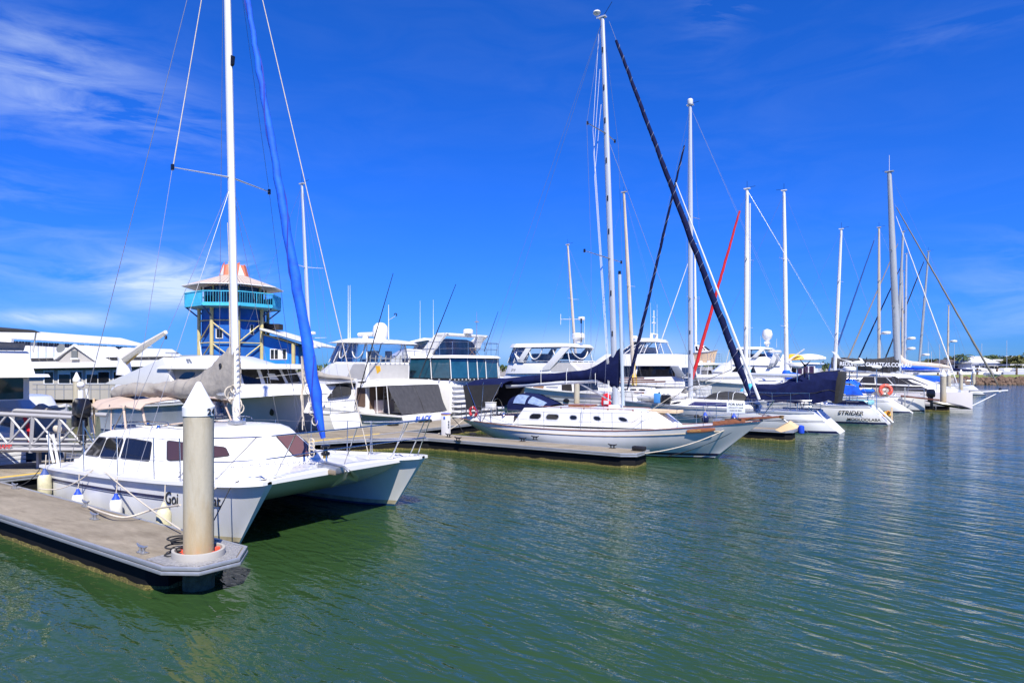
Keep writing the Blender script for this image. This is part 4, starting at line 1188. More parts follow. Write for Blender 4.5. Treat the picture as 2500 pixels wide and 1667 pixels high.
    MB().tube([(8.22, -.1, 1.9), (8.05, -.06, 7.35)], .075, 10).build('spinnaker_pole', mat('pale grey pole', (.52, .58, .60), .35, metal=.3), r)
    MB().box(8.05, -.06, 7.4, .09, .09, .2).build('pole_end', BLKP, r)
    rig(B, mo, P, 18.2, 7.55, 1.7, 1.0, [13.35, 8.05], 1.5, back=[(.15, .45, 1.1), (.15, -.45, 1.1)])
    wire(B, [P(13.3), (11.9, 0, 1.45)], .008, name='inner_forestay')
    for k in range(3): wire(B, [P(17.6 - 1.5*k) + Vector((-.14, -.12, 0)), P(13.5 - k) + Vector((-.5, -.25, 0)), P(3.2) + Vector((-.18 - .04*k, -.12, 0)), (7.6, -.2, 1.95)], .009, MASTW, 'halyard')
    boom = MB().tube([(7.62, 0, 3.0), (2.3, 0, 2.62)], [.10, .09], 10, 1.2); boom.build('boom', MASTW, r)
    for z, x in ((2.92, 5.6),): MB().tube([(6.0, 0, 2.85), (7.7, 0, 2.05)], .035, 7).build('boom_vang', GALV, r)
    mb = MB(); rings = []
    for i in range(40):
        t = i/39; x = 2.25 + t*5.75
        zl = 2.63 + .36*t - (.34*max(0, (t - .8)/.2)**1.2)
        zh = 2.98 + .55*t + .78*max(0, (t - .72)/.28)**1.5 + .0
        if t > .93: zl = 2.66 - .06*(t - .93)/.07
        hw = .12 + .06*t + .03*math.sin(t*9)
        ring = []
        for j in range(20):
            th = 2*PI*j/20; c_ = math.cos(th); s_ = math.sin(th)
            wr = 1 + .10*noise.noise(Vector((x*1.6, c_*2.5, s_))) + (.22*math.sin(14*c_ + 2)*max(0, (t - .78)/.22))
            ring.append((x + .10*max(0, (t - .75)/.25)*c_*.6, s_*hw*(1 - .5*max(0, c_))*wr, zl + (zh - zl)*(.5 + .5*c_)))
        rings.append(ring)
    MB().loft(rings).build('boom_cover', NAVY, r, ang=70)
    for x in (4.3, 5.6, 7.0): MB().tube([(x, -.20, 2.75), (x, -.21, 3.2), (x, -.1, 3.45)], .012, 4).build('cover_tie', MASTW, r)
    # jib
    j = furled(B, (13.55, 0, 1.75), (7.55, 0, 18.05), .145, NAVY, wrap=mat('pale sail tape', (.20, .22, .30), .7), turns=30, t0=.035, t1=.945, thin=.36, pw=.9, wr=.007)
    j.name = 'furled_jib'
    MB().tube([Vector((13.62, .03, 2.3)), Vector((13.55, 0, 1.75)).lerp(Vector((7.55, 0, 18.05)), .55) + Vector((.2, 0, .1))], [.055, .015], 6).build('sail_edge', MASTW, j)
    MB().lathe(13.55, 0, [(.03, -.1), (.13, -.08), (.13, -.02), (.06, 0), (.06, .14), (.13, .16), (.13, .22), (.03, .24)], 14, 1.95).build('furling_drum', mat('blue black drum', (.02, .04, .12), .3), j)
    wire(B, [Vector((13.55, 0, 1.75)).lerp(Vector((7.55, 0, 18.05)), .16), (12.4, -.5, 3.0), (10.6, -1.0, 2.35), (8.9, -1.35, 1.15)], .012, ROPE, 'jib_sheet')
    wire(B, [Vector((13.55, 0, 1.75)).lerp(Vector((7.55, 0, 18.05)), .16), (12.5, .4, 3.4), (10.5, .9, 2.6), (8.5, 1.2, 1.2)], .012, ROPEK, 'jib_sheet')
    # navy bimini with black drop curtains
    rr = []
    for x, z in ((.55, 2.78), (.85, 2.93), (1.6, 2.98), (2.5, 2.98), (2.75, 2.90)):
        rr.append([(x, 1.02*q, z - .16*q*q - (.14 if abs(q) > .97 else 0)) for q in (-1, -.92, -.5, 0, .5, .92, 1)])
    MB().loft(rr, closed=False).loft([[(x, y, z - .02) for x, y, z in q] for q in rr], closed=False).build('bimini', NAVY, r, ang=60)
    MB().prism([(.52, -1.02, 2.64), (2.62, -1.02, 2.72), (2.5, -1.02, 2.3), (1.62, -1.0, 1.62), (1.55, -1.0, 1.50), (.72, -1.0, 1.55)], (0, .02, 0)).build('drop_curtain', KCANV, r)
    MB().prism([(.52, -1.0, 2.62), (.52, 1.0, 2.62), (.68, .95, 1.6), (.68, -.95, 1.6)], (.02, 0, 0)).build('drop_curtain', KCANV, r)
    MB().prism([(.6, 1.02, 2.68), (2.7, 1.02, 2.72), (2.5, 1.0, 1.75), (.72, 1.0, 1.55)], (0, -.02, 0)).build('drop_curtain', KCANV, r)
    for x0, x1 in ((1.6, .7), (1.6, 1.7), (1.7, 2.7)):
        for sd in (1, -1): MB().tube([(x0, sd*1.08, 1.05), (x1, sd*1.0, 2.8)], .014, 6).build('bimini_hoop', STEEL, r)
    # navy spray dodger
    dm = MB(); rr = []
    for x, zt, w in ((3.0, 2.20, .98), (3.4, 2.34, 1.02), (3.9, 2.30, 1.0), (4.5, 2.08, .93), (5.0, 1.86, .86)):
        rr.append([(x, w*math.cos(t), 1.55 + (zt - 1.55)*math.sin(t)**.55 if math.sin(t) > 0 else 1.55) for t in [PI*k/14 for k in range(15)]])
    dm.loft(rr, closed=False); dodger = dm.build('spray_dodger', NAVY, r, ang=60)
    def arc(x0, x1, f0, f1, push=.03):
        vs = []; nU, nV = 6, 5
        for i in range(nU + 1):
            row = []
            for j in range(nV + 1):
                x = x0 + (x1 - x0)*i/nU; k = 0
                xs_ = [q[0][0] for q in rr]
                while k < 3 and x > xs_[k+1]: k += 1
                f = (x - xs_[k])/(xs_[k+1] - xs_[k]); th = (f0 + (f1 - f0)*j/nV)*14; jj = min(13, int(th)); g = th - jj
                p = Vector(rr[k][jj]).lerp(Vector(rr[k][jj+1]), g).lerp(Vector(rr[k+1][jj]).lerp(Vector(rr[k+1][jj+1]), g), f)
                d = Vector((0.02, p.y, (p.z - 1.5)*1.2)).normalized()
                row.append(p + d*push)
            vs.append(row)
        return MB().loft(vs, closed=False)
    VB = mat('blue tinted clear panel', (.20, .27, .42), .08, var=.35, vs=5, spec=.8)
    for f0, f1 in ((.70, .93), (.07, .30)):
        arc(3.35, 3.95, f0, f1).build('dodger_window', VB, dodger); arc(4.08, 4.8, f0 - .02, f1 - .03).build('dodger_window', VB, dodger)
    # cockpit: coamings, wheel, seats, winches, horseshoe buoy, outboard on the rail
    for sd in (1, -1):
        MB().prism([(.9, sd*1.02, 1.0), (3.4, sd*1.18, .98), (3.4, sd*1.10, 1.35), (1.2, sd*.95, 1.22)], (0, -sd*.1, 0)).build('cockpit_coaming', WHITE, r, bevel=.02)
        MB().box(2.0, sd*.62, 1.18, 2.0, .4, .06).build('cockpit_seat', TEAK, r, bevel=.01)
        MB().lathe(2.9, sd*1.1, [(.075, 0), (.055, .04), (.05, .12), (.07, .15), (.02, .16)], 12, 1.35).build('winch', STEEL, r)
    MB().torus((1.75, 0, 1.6), .42, .018, 'X', 20, 5).tube([(1.75, 0, 1.0), (1.75, 0, 1.6)], .05, 8).build('steering_wheel', STEEL, r)
    H.pulpit(.5, .05, h=.72, bow=False, fwd=.0, k=2)
    H.pulpit(11.8, 13.6, h=.78, fwd=.55, k=3)
    H.lifelines((1.0, 2.35, 3.95, 5.35, 7.1, 8.45, 9.6, 10.9, 11.8), h=.72)
    MB().tube([(.35, -.55, 1.0), (.35, -.55, 2.0)], .03, 6).build('rail_mount', STEEL, r)
    return B, H
YB, YH = classic_yacht()

def horseshoe(name, label, loc, rz, m=ORANGE, arc=2*PI*.82, R_=.22, r_=.07, cat='lifebuoy'):
    t = thing(name, label, cat, loc, rz)
    MB().torus((0, 0, 0), R_, r_, 'Y', 22, 8, arc, a0=-PI/2 + (2*PI - arc)/2).build('ring', m, t)
    for k in range(3):
        an = PI/2 + (k - 1)*1.5
        MB().torus((R_*math.cos(an), 0, R_*math.sin(an)), r_*1.04, .012, 'X', 10, 4).build('strap', SIGNW, t).rotation_euler = (0, 0, 0)
    return t
horseshoe('lifebuoy', 'dark red horseshoe lifebuoy on the stern rail of the classic yacht under its bimini', YB.world(1.1, -.98, 1.42), -TH, mat('dark red buoy', (.42, .03, .04), .6), R_=.2)
t = thing('rail_box', 'small white barbecue box on the stern rail of the classic yacht', 'box', YB.world(2.15, -1.05, 1.75), -TH)
MB().box(0, 0, 0, .42, .3, .26).build('body', WHITE, t, bevel=.03); MB().box(0, 0, .15, .44, .32, .03).build('lid', OFFW, t, bevel=.01)
MB().tube([(0, 0, -.13), (0, .0, -.7)], .02, 6).build('stem', STEEL, t)
# red throw bag on the far rail and cream canvas sail tip by the mast
t = thing('life_ring_bag', 'red lifebuoy bag with white label hanging on the far rail beside the classic yacht mast', 'rescue bag', YB.world(6.62, 1.55, 1.92), -TH)
MB().prism([(-.2, 0, .25), (-.08, 0, .38), (.1, 0, .42), (.2, 0, .28), (.23, 0, -.16), (.1, 0, -.3), (-.13, 0, -.27), (-.23, 0, -.08)], (0, .14, 0)).build('bag', mat('bright red bag', (.75, .02, .03), .5), t, bevel=.04)
MB().box(.02, -.015, .0, .2, .02, .16).build('label_patch', SIGNW, t)
MB().tube([(0, .07, -.35), (0, .07, -.9)], .02, 6).build('bracket', STEEL, t)

# for sale sign on the bow rail
sg = thing('for_sale_sign', 'white FOR SALE board tied to the bow rail of the classic yacht', 'sign', YB.world(12.95, -.62, 2.02), -TH + R(14))
MB().box(0, 0, 0, .64, .02, .42).build('board', SIGNW, sg, bevel=.008)
text('lettering', 'FOR SALE', .115, INK, sg, (0, -.014, .075), (R(90), 0, 0), align='CENTER', extrude=.002, sx=1.05, off=.002)
text('lettering', 'OPS SCOTT SALES', .062, INK, sg, (0, -.014, -.03), (R(90), 0, 0), align='CENTER', extrude=.002)
text('lettering', '0438 529 8901', .072, INK, sg, (0, -.014, -.14), (R(90), 0, 0), align='CENTER', extrude=.002)
# ropes of the classic yacht
rope('pale bow rope of the classic yacht drooping to the pontoon corner', sag(YB.world(12.6, -.32, 1.22), W(-9.1, 21.9, .45), .16), .018)
rope('black spring rope under the bow of the classic yacht', sag(YB.world(13.0, -.25, 1.25), YB.world(10.4, -.75, .05), .12), .014, ROPEK)
rope('pale stern rope of the classic yacht to the pontoon', sag(YB.world(.35, -.6, 1.1), W(-19.0, 22.3, .55), .12), .018)
h_ = thing('hose_reel', 'black shore power lead looped from the pedestal', 'hose', W(-18.4, 22.5, DZ), -TH)
MB().tube(cr([(.1, -.1, .8), (.3, .1, .5), (.45, .3, .1), (.6, .5, .05), (1.0, .5, .04)], 20), .016, 5).build('lead', ROPEK, h_)
for k in range(3): MB().torus((.8, .5, .03 + .03*k), .14, .014, 'Z', 16, 4, flat=1).build('loop', ROPEK, h_)
# ------------------------------------------------------------------ other boats
def mhull(B, L_, hb, zs, zb, m=HULLW, deck=WHITE, rake=1.3, stripe=None, bulge=.04):
    """motor boat hull: zs stern freeboard, zb bow height"""
    d = zb - zs
    H = Hull(B, [(0, zs, hb*.93, 0, hb*.82), (L_*.2, zs + d*.04, hb, L_*.2, hb*.86), (L_*.45, zs + d*.2, hb, L_*.45, hb*.84), (L_*.66, zs + d*.45, hb*.88, L_*.62, hb*.66),
                 (L_*.83, zs + d*.72, hb*.6, L_*.76, hb*.34), (L_*.94, zs + d*.91, hb*.27, L_*.84, hb*.12), (L_, zb, hb*.03, L_ - rake, hb*.015)], bulge=-bulge, flare=1.15)
    H.build(m, 'hull', B.root, deck=deck, camber=.05, drop=.03)
    H.strip('boot_stripe', .02, .12, NAVYS, off=.006)
    H.rail('rub_rail', OFFW, w=.07, h=.07, dz=-.1, off=.02)
    if stripe: H.strip('side_band', stripe[0], stripe[1], stripe[2], off=.007, byf=True)
    return H
def railing(B, pts, h=.7, m=STEEL, name='railing', r=.014, k=2, posts=True):
    """pts: local base points"""
    mb = MB(); pts = [Vector(p) for p in pts]
    for i in range(1, k + 1): mb.tube([p + Vector((0, 0, h*i/k)) for p in pts], r if i == k else r*.7, 5)
    if posts:
        for a, b in zip(pts, pts[1:]):
            n = max(1, round((b - a).length/1.0))
            for j in range(n + 1): q = a.lerp(b, j/n); mb.tube([q, q + Vector((0, 0, h))], r, 5)
    return mb.build(name, m, B.root)
def roof(B, bn, p0, p1, z_thick, hb, m=WHITE, nose=.4, crown=.08, name='hardtop', yn=None):
    """slab roof between pixel p0 (left end) and p1 (right end), at the camera's side edge"""
    a, b = B.L(*p0, bn), B.L(*p1, bn)
    f, r_ = (b, a) if b.x > a.x else (a, b)
    T = tier(B, (f.x, f.z), (f.x - .1, f.z + z_thick), (r_.x + .05, r_.z + z_thick), (r_.x, r_.z), hb, hbt=hb*.93, nose=nose, kf=.8)
    T.build(name, m, crown=crown, bevel=z_thick*.35)
    return T
def aerial(B, px, py0, py1, b, r=.018, name='whip_aerial', m=WHITE, lean=0):
    p = B.L(px, py0, b); q = B.L(px + lean, py1, b)
    MB().tube([p, p.lerp(q, .5), q], [r, r*.8, r*.4], 5).build(name, m, B.root)
def person_free(): pass

# --- white motor yacht behind the catamaran, bow towards the walkway
def yacht_b2():
    bn = 16.9
    B = Boat('motor_yacht', 'white motor yacht with crane and brown side windows directly behind the catamaran', 'motor yacht', -39.0, 19.0, 1)
    L_ = 15.6; hb = 2.1
    H = mhull(B, L_, hb, 1.5, 2.55, LAVH, rake=1.6)
    for px in (625,):
        u = H.xu(B.L(px, 1005, 17.6).x, .6); p = H.pt(u, .62, -1, .015)
        MB().lathe(0, 0, [(.16, 0), (.17, .02), (.12, .03), (.01, .03)], 14).build('porthole', BLACK, B.root).matrix_local = Matrix.Translation(p) @ Matrix.Rotation(R(100), 4, 'X')
    def z(px, py, b=bn): v = B.L(px, py, b); return (v.x, v.z)
    # lower white coaming
    T = tierpx(B, bn, [(640, 965), (628, 940), (262, 938), (250, 992)], hb*.86, nose=.9); T.build('trunk_cabin', WHITE, crown=.06, bevel=.05)
    # deckhouse
    T = tierpx(B, 17.3, [(606, 942), (590, 898), (372, 896), (300, 942)], hb*.70, nose=.5, noset=.35); T.build('deckhouse', WHITE, crown=.02, bevel=.05)
    def us(px, py=920): 
        x = B.L(px, py, 17.3).x; P0 = T.P[2].lerp(T.Q[2], .5).x; P1 = T.P[3].lerp(T.Q[3], .5).x
        return 2 + (P0 - x)/(P0 - P1)
    T.win(us(522), us(388), .12, .86, BEIGE, name='side_panel', rnd=.2, off=.010)
    T.win(us(498), us(470), .25, .74, GLASS, off=.025, rnd=.25); T.win(us(458), us(427), .22, .74, GLASS, off=.025, rnd=.25)
    T.win(2.02, us(560), .10, .86, GLASS, rnd=.06, off=.014); T.win(us(550), us(528), .18, .80, GLASS, off=.025, rnd=.2); T.win(1.1, 2.0, .1, .9, GLASS, rnd=.05); T.win(.08, .92, .1, .9, GLASS, rnd=.05); T.win(6.08, 6.92, .1, .9, GLASS, rnd=.05)
    Rf = tierpx(B, 17.2, [(614, 900), (604, 889), (398, 892), (380, 900)], hb*.86, nose=1.2, noset=.8); Rf.build('roof', WHITE, crown=.04, bevel=.04)
    T2 = tierpx(B, 17.5, [(560, 890), (500, 869), (405, 872), (372, 892)], hb*.66, nose=.4); T2.build('upper_cabin', WHITE, crown=.06, bevel=.10)
    for k in (0, 1):
        for j in range(4):
            p = T2.pt(2.42 + .05*k, .3 + .13*j); MB().box(p.x, p.y - .01, p.z, .16, .03, .035).build('vent_slot', LOUV, B.root)
    # sloping aft quarter
    a, b, c, d = [B.L(*q, 17.3) for q in ((250, 938), (372, 885), (398, 872), (420, 940))]
    MB().prism([a, b, c, d], (0, 3.0, 0)).build('aft_quarter', WHITE, B.root, bevel=.03)
    # bow rail and pulpit
    H.pulpit(12.2, 15.3, h=.75, fwd=.5, k=3)
    H.lifelines((6.5, 8, 9.5, 11, 12.2), h=.75)
    MB().box(14.3, 0, 2.62, .5, .4, .2).build('windlass', mat('brass windlass', (.35, .25, .12), .4, metal=.7), B.root, bevel=.04)
    MB().prism([(14.6, -.2, 2.5), (15.9, -.2, 2.55), (15.9, -.2, 2.64), (14.6, -.2, 2.62)], (0, .4, 0)).build('bowsprit_platform', WHITE, B.root, bevel=.02)
    # crane
    c0 = B.L(303, 915, 19); c1 = B.L(303, 884, 19); c2 = B.L(405, 811, 19)
    k = MB().lathe(c0.x, c0.y, [(.42, 0), (.36, .5), (.30, c1.z - c0.z), (.34, c1.z - c0.z + .25), (.1, c1.z - c0.z + .4)], 16, c0.z).build('crane_base', WHITE, B.root)
    MB().tube([c1 + Vector((.1, 0, .15)), c1.lerp(c2, .5) + Vector((0, 0, .12)), c2], [.26, .19, .11], 8).build('crane_boom', CREAM, k)
    MB().tube([c1 + Vector((.3, 0, -.1)), c1.lerp(c2, .35) + Vector((0, 0, -.05))], .06, 6).build('crane_ram', mat('ochre ram', (.45, .3, .1), .5), k)
    MB().box(c2.x, c2.y, c2.z - .28, .1, .1, .2).tube([c2, c2 - Vector((0, 0, .3))], .01, 4).build('crane_hook', BLACK, k)
    MB().tube([B.L(492, 872, 18.5), B.L(487, 832, 18.5)], [.03, .012], 6).build('whip_aerial', WHITE, B.root)
    return B
yacht_b2()

# --- small lavender launch and the flybridge cruiser at the left edge
def left_boats():
    B = Boat('launch', 'pale lavender grey launch behind the gangway, to the left of the first background pile', 'boat', -33.6, 10.4, 1)
    H = mhull(B, 7.6, 1.05, 1.5, 2.2, LAVH, rake=.3)
    T = tier(B, (5.4, 1.8), (4.8, 2.4), (1.6, 2.35), (1.2, 1.5), .85, nose=.4); T.build('cabin', LAVH, crown=.08, bevel=.08)
    T.win(2.15, 2.85, .3, .8)
    B = Boat('flybridge_cruiser', 'white flybridge cruiser with black bimini and green windows at the left edge', 'motor yacht', -24.55, 6.9, -1)
    bn = 8.9; hb = 2.0
    H = mhull(B, 11, hb, 1.45, 2.2, HULLW)
    # transom plank ribs facing the walkway
    for k in range(9):
        MB().box(-.02, 0, .25 + .13*k, .05, hb*1.75, .11).build('transom_plank', WHITE, B.root, bevel=.012)
    MB().box(-.45, 0, .32, .9, hb*1.7, .1).build('swim_platform', WHITE, B.root, bevel=.03)
    T = tierpx(B, 8.85, [(-420, 975), (-400, 918), (93, 918), (93, 975)], hb*.86, nose=.6, hbt=hb*.86); T.build('saloon', OFFW, crown=.0, bevel=.03)
    for s0, s1 in ((2.94, 2.72), (2.70, 2.45), (2.4, 2.1)): T.win(min(s0, s1), max(s0, s1), .12, .92, GLASSG, rnd=.04, frame=OFFW)
    T.win(3.05, 3.45, .1, .92, GLASSG, rnd=.04, frame=OFFW); T.win(3.5, 3.95, .05, .92, GLASSG, rnd=.04, frame=OFFW)
    T = tierpx(B, 8.85, [(-420, 920), (-420, 908), (120, 913), (125, 920)], hb*.97, nose=.6, hbt=hb*.97); T.build('flybridge_deck', WHITE, crown=.0, bevel=.03)
    T = tierpx(B, 8.85, [(-420, 912), (-400, 850), (84, 858), (92, 913)], hb*.95, nose=.6, hbt=hb*.9); T.build('flybridge_coaming', WHITE, crown=.0, bevel=.06)
    T = tierpx(B, 8.85, [(-300, 852), (-300, 828), (82, 838), (80, 856)], hb*.86, nose=.3, hbt=hb*.88); T.build('grey_cover', GCANV, crown=.1, bevel=.05)
    T = tierpx(B, 8.85, [(-420, 801), (-420, 784), (98, 806), (98, 812)], hb*1.0, nose=.3, hbt=hb*.9); T.build('bimini', KCANV, crown=.22, bevel=.05)
    for px in (-60, 80):
        p = B.L(px, 860, 8.8); q = B.L(px + 8, 812, 8.8)
        for dy in (0, 3.2): MB().tube([p + Vector((0, dy, 0)), q + Vector((0, dy, 0))], .02, 6).build('bimini_pole', STEEL, B.root)
    # wind turned red and grey barbecue and gear on the stern
        H.pulpit(1.2, .05, h=.6, bow=False, fwd=0, k=2)
    t = thing('kick_scooter', 'red and grey gear lashed upside down on the stern of the left flybridge cruiser', 'gear', B.world(-.25, -1.7, 1.75), 0)
    MB().tube([(-.3, 0, .1), (.3, 0, .3), (.5, 0, .15)], .05, 6).build('frame', GALV, t)
    MB().tube([(-.1, 0, .25), (.05, 0, -.15), (.1, 0, -.6)], [.05, .07, .05], 6).build('red_strap', mat('bright red bag', (.75, .02, .03), .5), t)
    MB().prism([(0, 0, .3), (.35, 0, .6), (.65, 0, .45), (.5, 0, .1)], (0, .25, 0)).build('cover', GCANV, t, bevel=.04)
left_boats()
# fishing rods and flag poles on the catamaran's stern (things standing in holders)
for i, (px0, y0, px1, y1, m, lb) in enumerate(((224, 1058, 211, 950, MASTW, 'white pole nearest the outboard motor'), (230, 1058, 229, 972, PLY, 'tan banded pole right of the white pole'), (131, 1130, 116, 1062, WHITE, 'short white staff on the stern quarter'))):
    p, q = cw(px0, y0, 8.6 if i < 2 else 7.6), cw(px1, y1, 8.6 if i < 2 else 7.6)
    o = MB().tube([p, q], .035 if i == 2 else .028, 7).build('stern_pole', m)
    tag(o, lb + ' at the catamaran stern', 'pole', 'poles standing on the catamaran stern')
t = thing('rod_holder', 'white double rod holder above the outboard motor of the catamaran', 'holder', cw(197, 962, 8.6), -TH)
for k in (-1, 1): MB().tube([(.06*k, 0, -.12), (.06*k, 0, .12)], .045, 8).build('tube', WHITE, t)
MB().tube([(0, 0, -.12), (0, 0, -1.0)], .02, 6).build('stem', STEEL, t)
MB().ball((0, 0, .26), .1).build('lamp', WHITE, t)
o = MB(); t = thing('furled_umbrella', 'bundle of beige canvas tied to the rail behind the catamaran stern', 'bundle', cw(160, 1068, 9.2), 0)
for k in range(5): MB().ball((random.uniform(-.15, .2), random.uniform(-.1, .1), random.uniform(-.3, .3)), random.uniform(.1, .2)).build('fold', BCANV, t)
MB().tube([(0, 0, .2), (-.02, 0, -1.0)], .03, 6).build('staff', STEEL, t)

# --- sport fishing boat with the black shade over the cockpit
def sportfisher():
    bn, bf = 25.45, 29.6
    B = Boat('sport_fishing_boat', 'white sport fishing boat with black cockpit shade and blue name on its transom', 'motor boat', -24.35, (bn + bf)/2, -1)
    hb = 2.08; r = B.root
    H = mhull(B, 13.8, hb, .93, 2.45, HULLW, stripe=(.55, .9, mat('hull shade band', (.42, .43, .43), .2, coat=.5)))  # grey band paints the shade on the upper topsides into the hull colour
    # transom details
    MB().box(-.03, 0, .48, .04, hb*1.78, .86).build('transom', WHITE, r, bevel=.012)
    MB().box(-.07, -.9, .5, .03, .9, .75).build('transom_door', WHITE, r, bevel=.01)
    MB().box(-.09, -.95, .18, .03, .5, .07).build('step_tread', BLACK, r)
    text('name_lettering', 'BLACK', .42, INKB, r, (-.062, .95, .52), (R(90), 0, R(-90)), shear=.35, sx=1.0, off=.006)
    # white raised cabin side sweeping up to the windscreen
    def LL(px, py, b=bn): return B.L(px, py, b)
    T = tierpx(B, bn + .25, [(640, 990), (770, 938), (873, 948), (905, 1018)], hb*.88, hbt=hb*.72, nose=2.0, noset=1.0, cf=.6, kf=.4); T.build('cabin', WHITE, crown=.10, bevel=.08)
    q = [T.pt(0, .5)]
    Tw = tierpx(B, bn + .2, [(782, 972), (800, 939), (846, 946), (848, 962)], hb*.86, hbt=hb*.78, nose=.9, noset=.5); Tw.build('windscreen_cover', KCANV, crown=.02, bevel=.03)
    # saloon side from window back to the aft bulkhead
    Ts = tierpx(B, bn + .15, [(845, 1000), (850, 934), (893, 938), (893, 1008)], hb*.9, hbt=hb*.9, nose=.1, noset=.1); Ts.build('saloon', OFFW, crown=0, bevel=.03)
    Ts.win(2.12, 2.9, .18, .85, BROWNI, name='saloon_opening', rnd=.08); Ts.win(3.06, 3.5, .03, .9, BROWNI, name='saloon_door', rnd=.03); Ts.win(3.55, 3.94, .3, .9, GLASS, rnd=.05)
    # roof over the cockpit
    Tr = tierpx(B, bn, [(855, 946), (872, 928), (942, 930), (947, 941)], hb*1.0, hbt=hb*.86, nose=.2); Tr.build('cockpit_roof', WHITE, crown=.08, bevel=.06)
    # shade
    a, b, c, d = LL(938, 944), LL(1058 - 60, 0), 0, 0
    e = Tr.pt(3, .0); f = Tr.pt(4, .0)
    mb = MB(); rr = []
    for i in range(7):
        t = i/6; row = []
        for j in range(9):
            s_ = j/8
            top = Tr.P[3].lerp(Tr.P[4], s_) + Vector((.02, 0, -.02)); bot = Vector((-.02, hb*.93 - s_*hb*1.8, .98))
            p = top.lerp(bot, t); p.z -= .06*math.sin(PI*t); p.x += .03*math.sin(j*2.1 + i)
            row.append(p)
        rr.append(row)
    mb.loft(rr, closed=False); sh = mb.build('cockpit_shade', MESHC, r, ang=60)
    MB().tube([rr[0][4], rr[3][4] + Vector((-.02, 0, 0)), rr[6][4]], .012, 4).build('shade_seam', KCANV, sh)
    sd_ = [Tr.P[3] + Vector((.9, 0, -.02)), Tr.P[3] + Vector((0, 0, -.02)), Vector((-.02, hb*.93, .98)), Vector((1.6, hb*.95, .98))]
    for k in range(2): MB().tube([Tr.P[3] + Vector((.8*k + .1, -.02, 0)), Vector((.9 + .9*k, hb*.93, .98))], .025, 6).build('cockpit_strut', WHITE, r)
    MB().box(1.9, 0, .92, 3.2, hb*1.6, .08).build('cockpit_sole', DARKI, r)
    MB().box(2.3, .9, 1.3, .7, .9, .7).build('cockpit_cabinet', mat('mauve cabinet', (.42, .34, .33), .5), r, bevel=.02)
    lad = MB()
    for k in range(6): lad.tube([(1.9, 1.35, 1.1 + .25*k), (1.9, 1.0, 1.1 + .25*k)], .015, 5)
    lad.tube([(1.95, 1.35, .98), (1.85, 1.35, 2.6)], .018, 5).tube([(1.95, 1.0, .98), (1.85, 1.0, 2.6)], .018, 5).build('cockpit_ladder', STEEL, r)
    # flybridge
    Tf = tierpx(B, bn + .25, [(738, 942), (800, 883), (893, 884), (893, 930)], hb*.84, hbt=hb*.86, nose=1.6, noset=.9, cf=.66); Tf.build('flybridge', WHITE, crown=.0, bevel=.14, seg=4)
    Tf.win(2.62, 2.98, .12, .92, GREYP, name='side_panel', rnd=.1); Tf.win(3.05, 3.95, .08, .92, GREYP, name='aft_panel', rnd=.1)
    # enclosure
    Te = tierpx(B, bn + .3, [(795, 884), (812, 834), (888, 836), (893, 884)], hb*.82, hbt=hb*.74, nose=.8, noset=.6); Te.build('clear_enclosure', VINYL, cap=False, bevel=0)
    for k in range(7):
        MB().tube([Te.P[k], Te.Q[k]], .035, 6).build('enclosure_post', WHITE, r)
    for s in (2.35, 2.7):
        p0, p1 = Te.pt(s, 0), Te.pt(s - .12, 1); MB().tube([p0, p1], .03, 6).build('hardtop_strut', STEEL, r)
        MB().tube([p0 + Vector((.3, 0, 0)), p1 + Vector((.3, 0, 0))], .03, 6).build('hardtop_strut', STEEL, r)
        for j in range(1, 6): MB().tube([p0.lerp(p1, j/6), p0.lerp(p1, j/6) + Vector((.3, 0, 0))], .014, 5).build('strut_rung', STEEL, r)
    for s0, s1 in ((2.03, 2.35), (2.45, 2.95), (3.1, 3.9)):   # rolled curtain loops
        pts = [Te.pt(s0 + (s1 - s0)*i/12, .95 - .75*math.sin(PI*i/12)**.6) + Te.nrm(s0 + .1, .5)*.03 for i in range(13)]
        MB().tube(pts, .03, 6).build('rolled_curtain', WHITE, r)
    for x, y in ((3.6, .6), (3.6, -.5), (4.6, 0)):
        z = Te.P[3].z
        MB().box(x, y, z + .12, .5, .5, .16).box(x - .25, y, z + .42, .12, .5, .5).build('helm_chair', SEATC, r, bevel=.05)
    Tt = tierpx(B, bn + .05, [(790, 836), (815, 827), (895, 829), (903, 836)], hb*.92, hbt=hb*.8, nose=1.0, noset=.7); Tt.build('hardtop', WHITE, crown=.12, bevel=.05)
    ztop = Tt.Q[3].z + .1
    c = B.L(928, 826, 27.5)
    MB().lathe(c.x, 0, [(.35, 0), (.42, .2), (.46, .5), (.40, .78), (.24, .95), (.02, 1.0)], 20, ztop).build('satellite_dome', WHITE, r)
    MB().tube([(c.x + .5, .1, ztop + .32), (c.x + 1.7, .1, ztop + .32)], .13, 8).build('radar_scanner', WHITE, r)
    MB().lathe(c.x + 1.1, .1, [(.22, 0), (.2, .25), (.02, .28)], 12, ztop).build('radar_base', WHITE, r)
    p = B.L(948, 825, 27.5)
    p.x = max(p.x, 2.4)
    MB().tube([(p.x, 0, ztop), (p.x, 0, ztop + 2.0)], [.035, .015], 6).tube([(p.x, 0, ztop + 1.1), (p.x - .5, 0, ztop + 1.3)], .015, 5).build('instrument_mast', WHITE, r)
    MB().torus((p.x - .55, 0, ztop + 1.38), .09, .03, 'Y', 10, 5, arc=4).build('horn', BLACK, r)
    for dx in (0, -.16): MB().tube([(p.x + 2.4 + dx, .9, ztop - .05), (p.x + 2.4 + dx, .9, ztop + 3.2)], [.03, .01], 6).build('whip_aerial', WHITE, r)
    # rod holders along the aft rail
    a0, a1 = Tf.Q[3], Tf.Q[4]
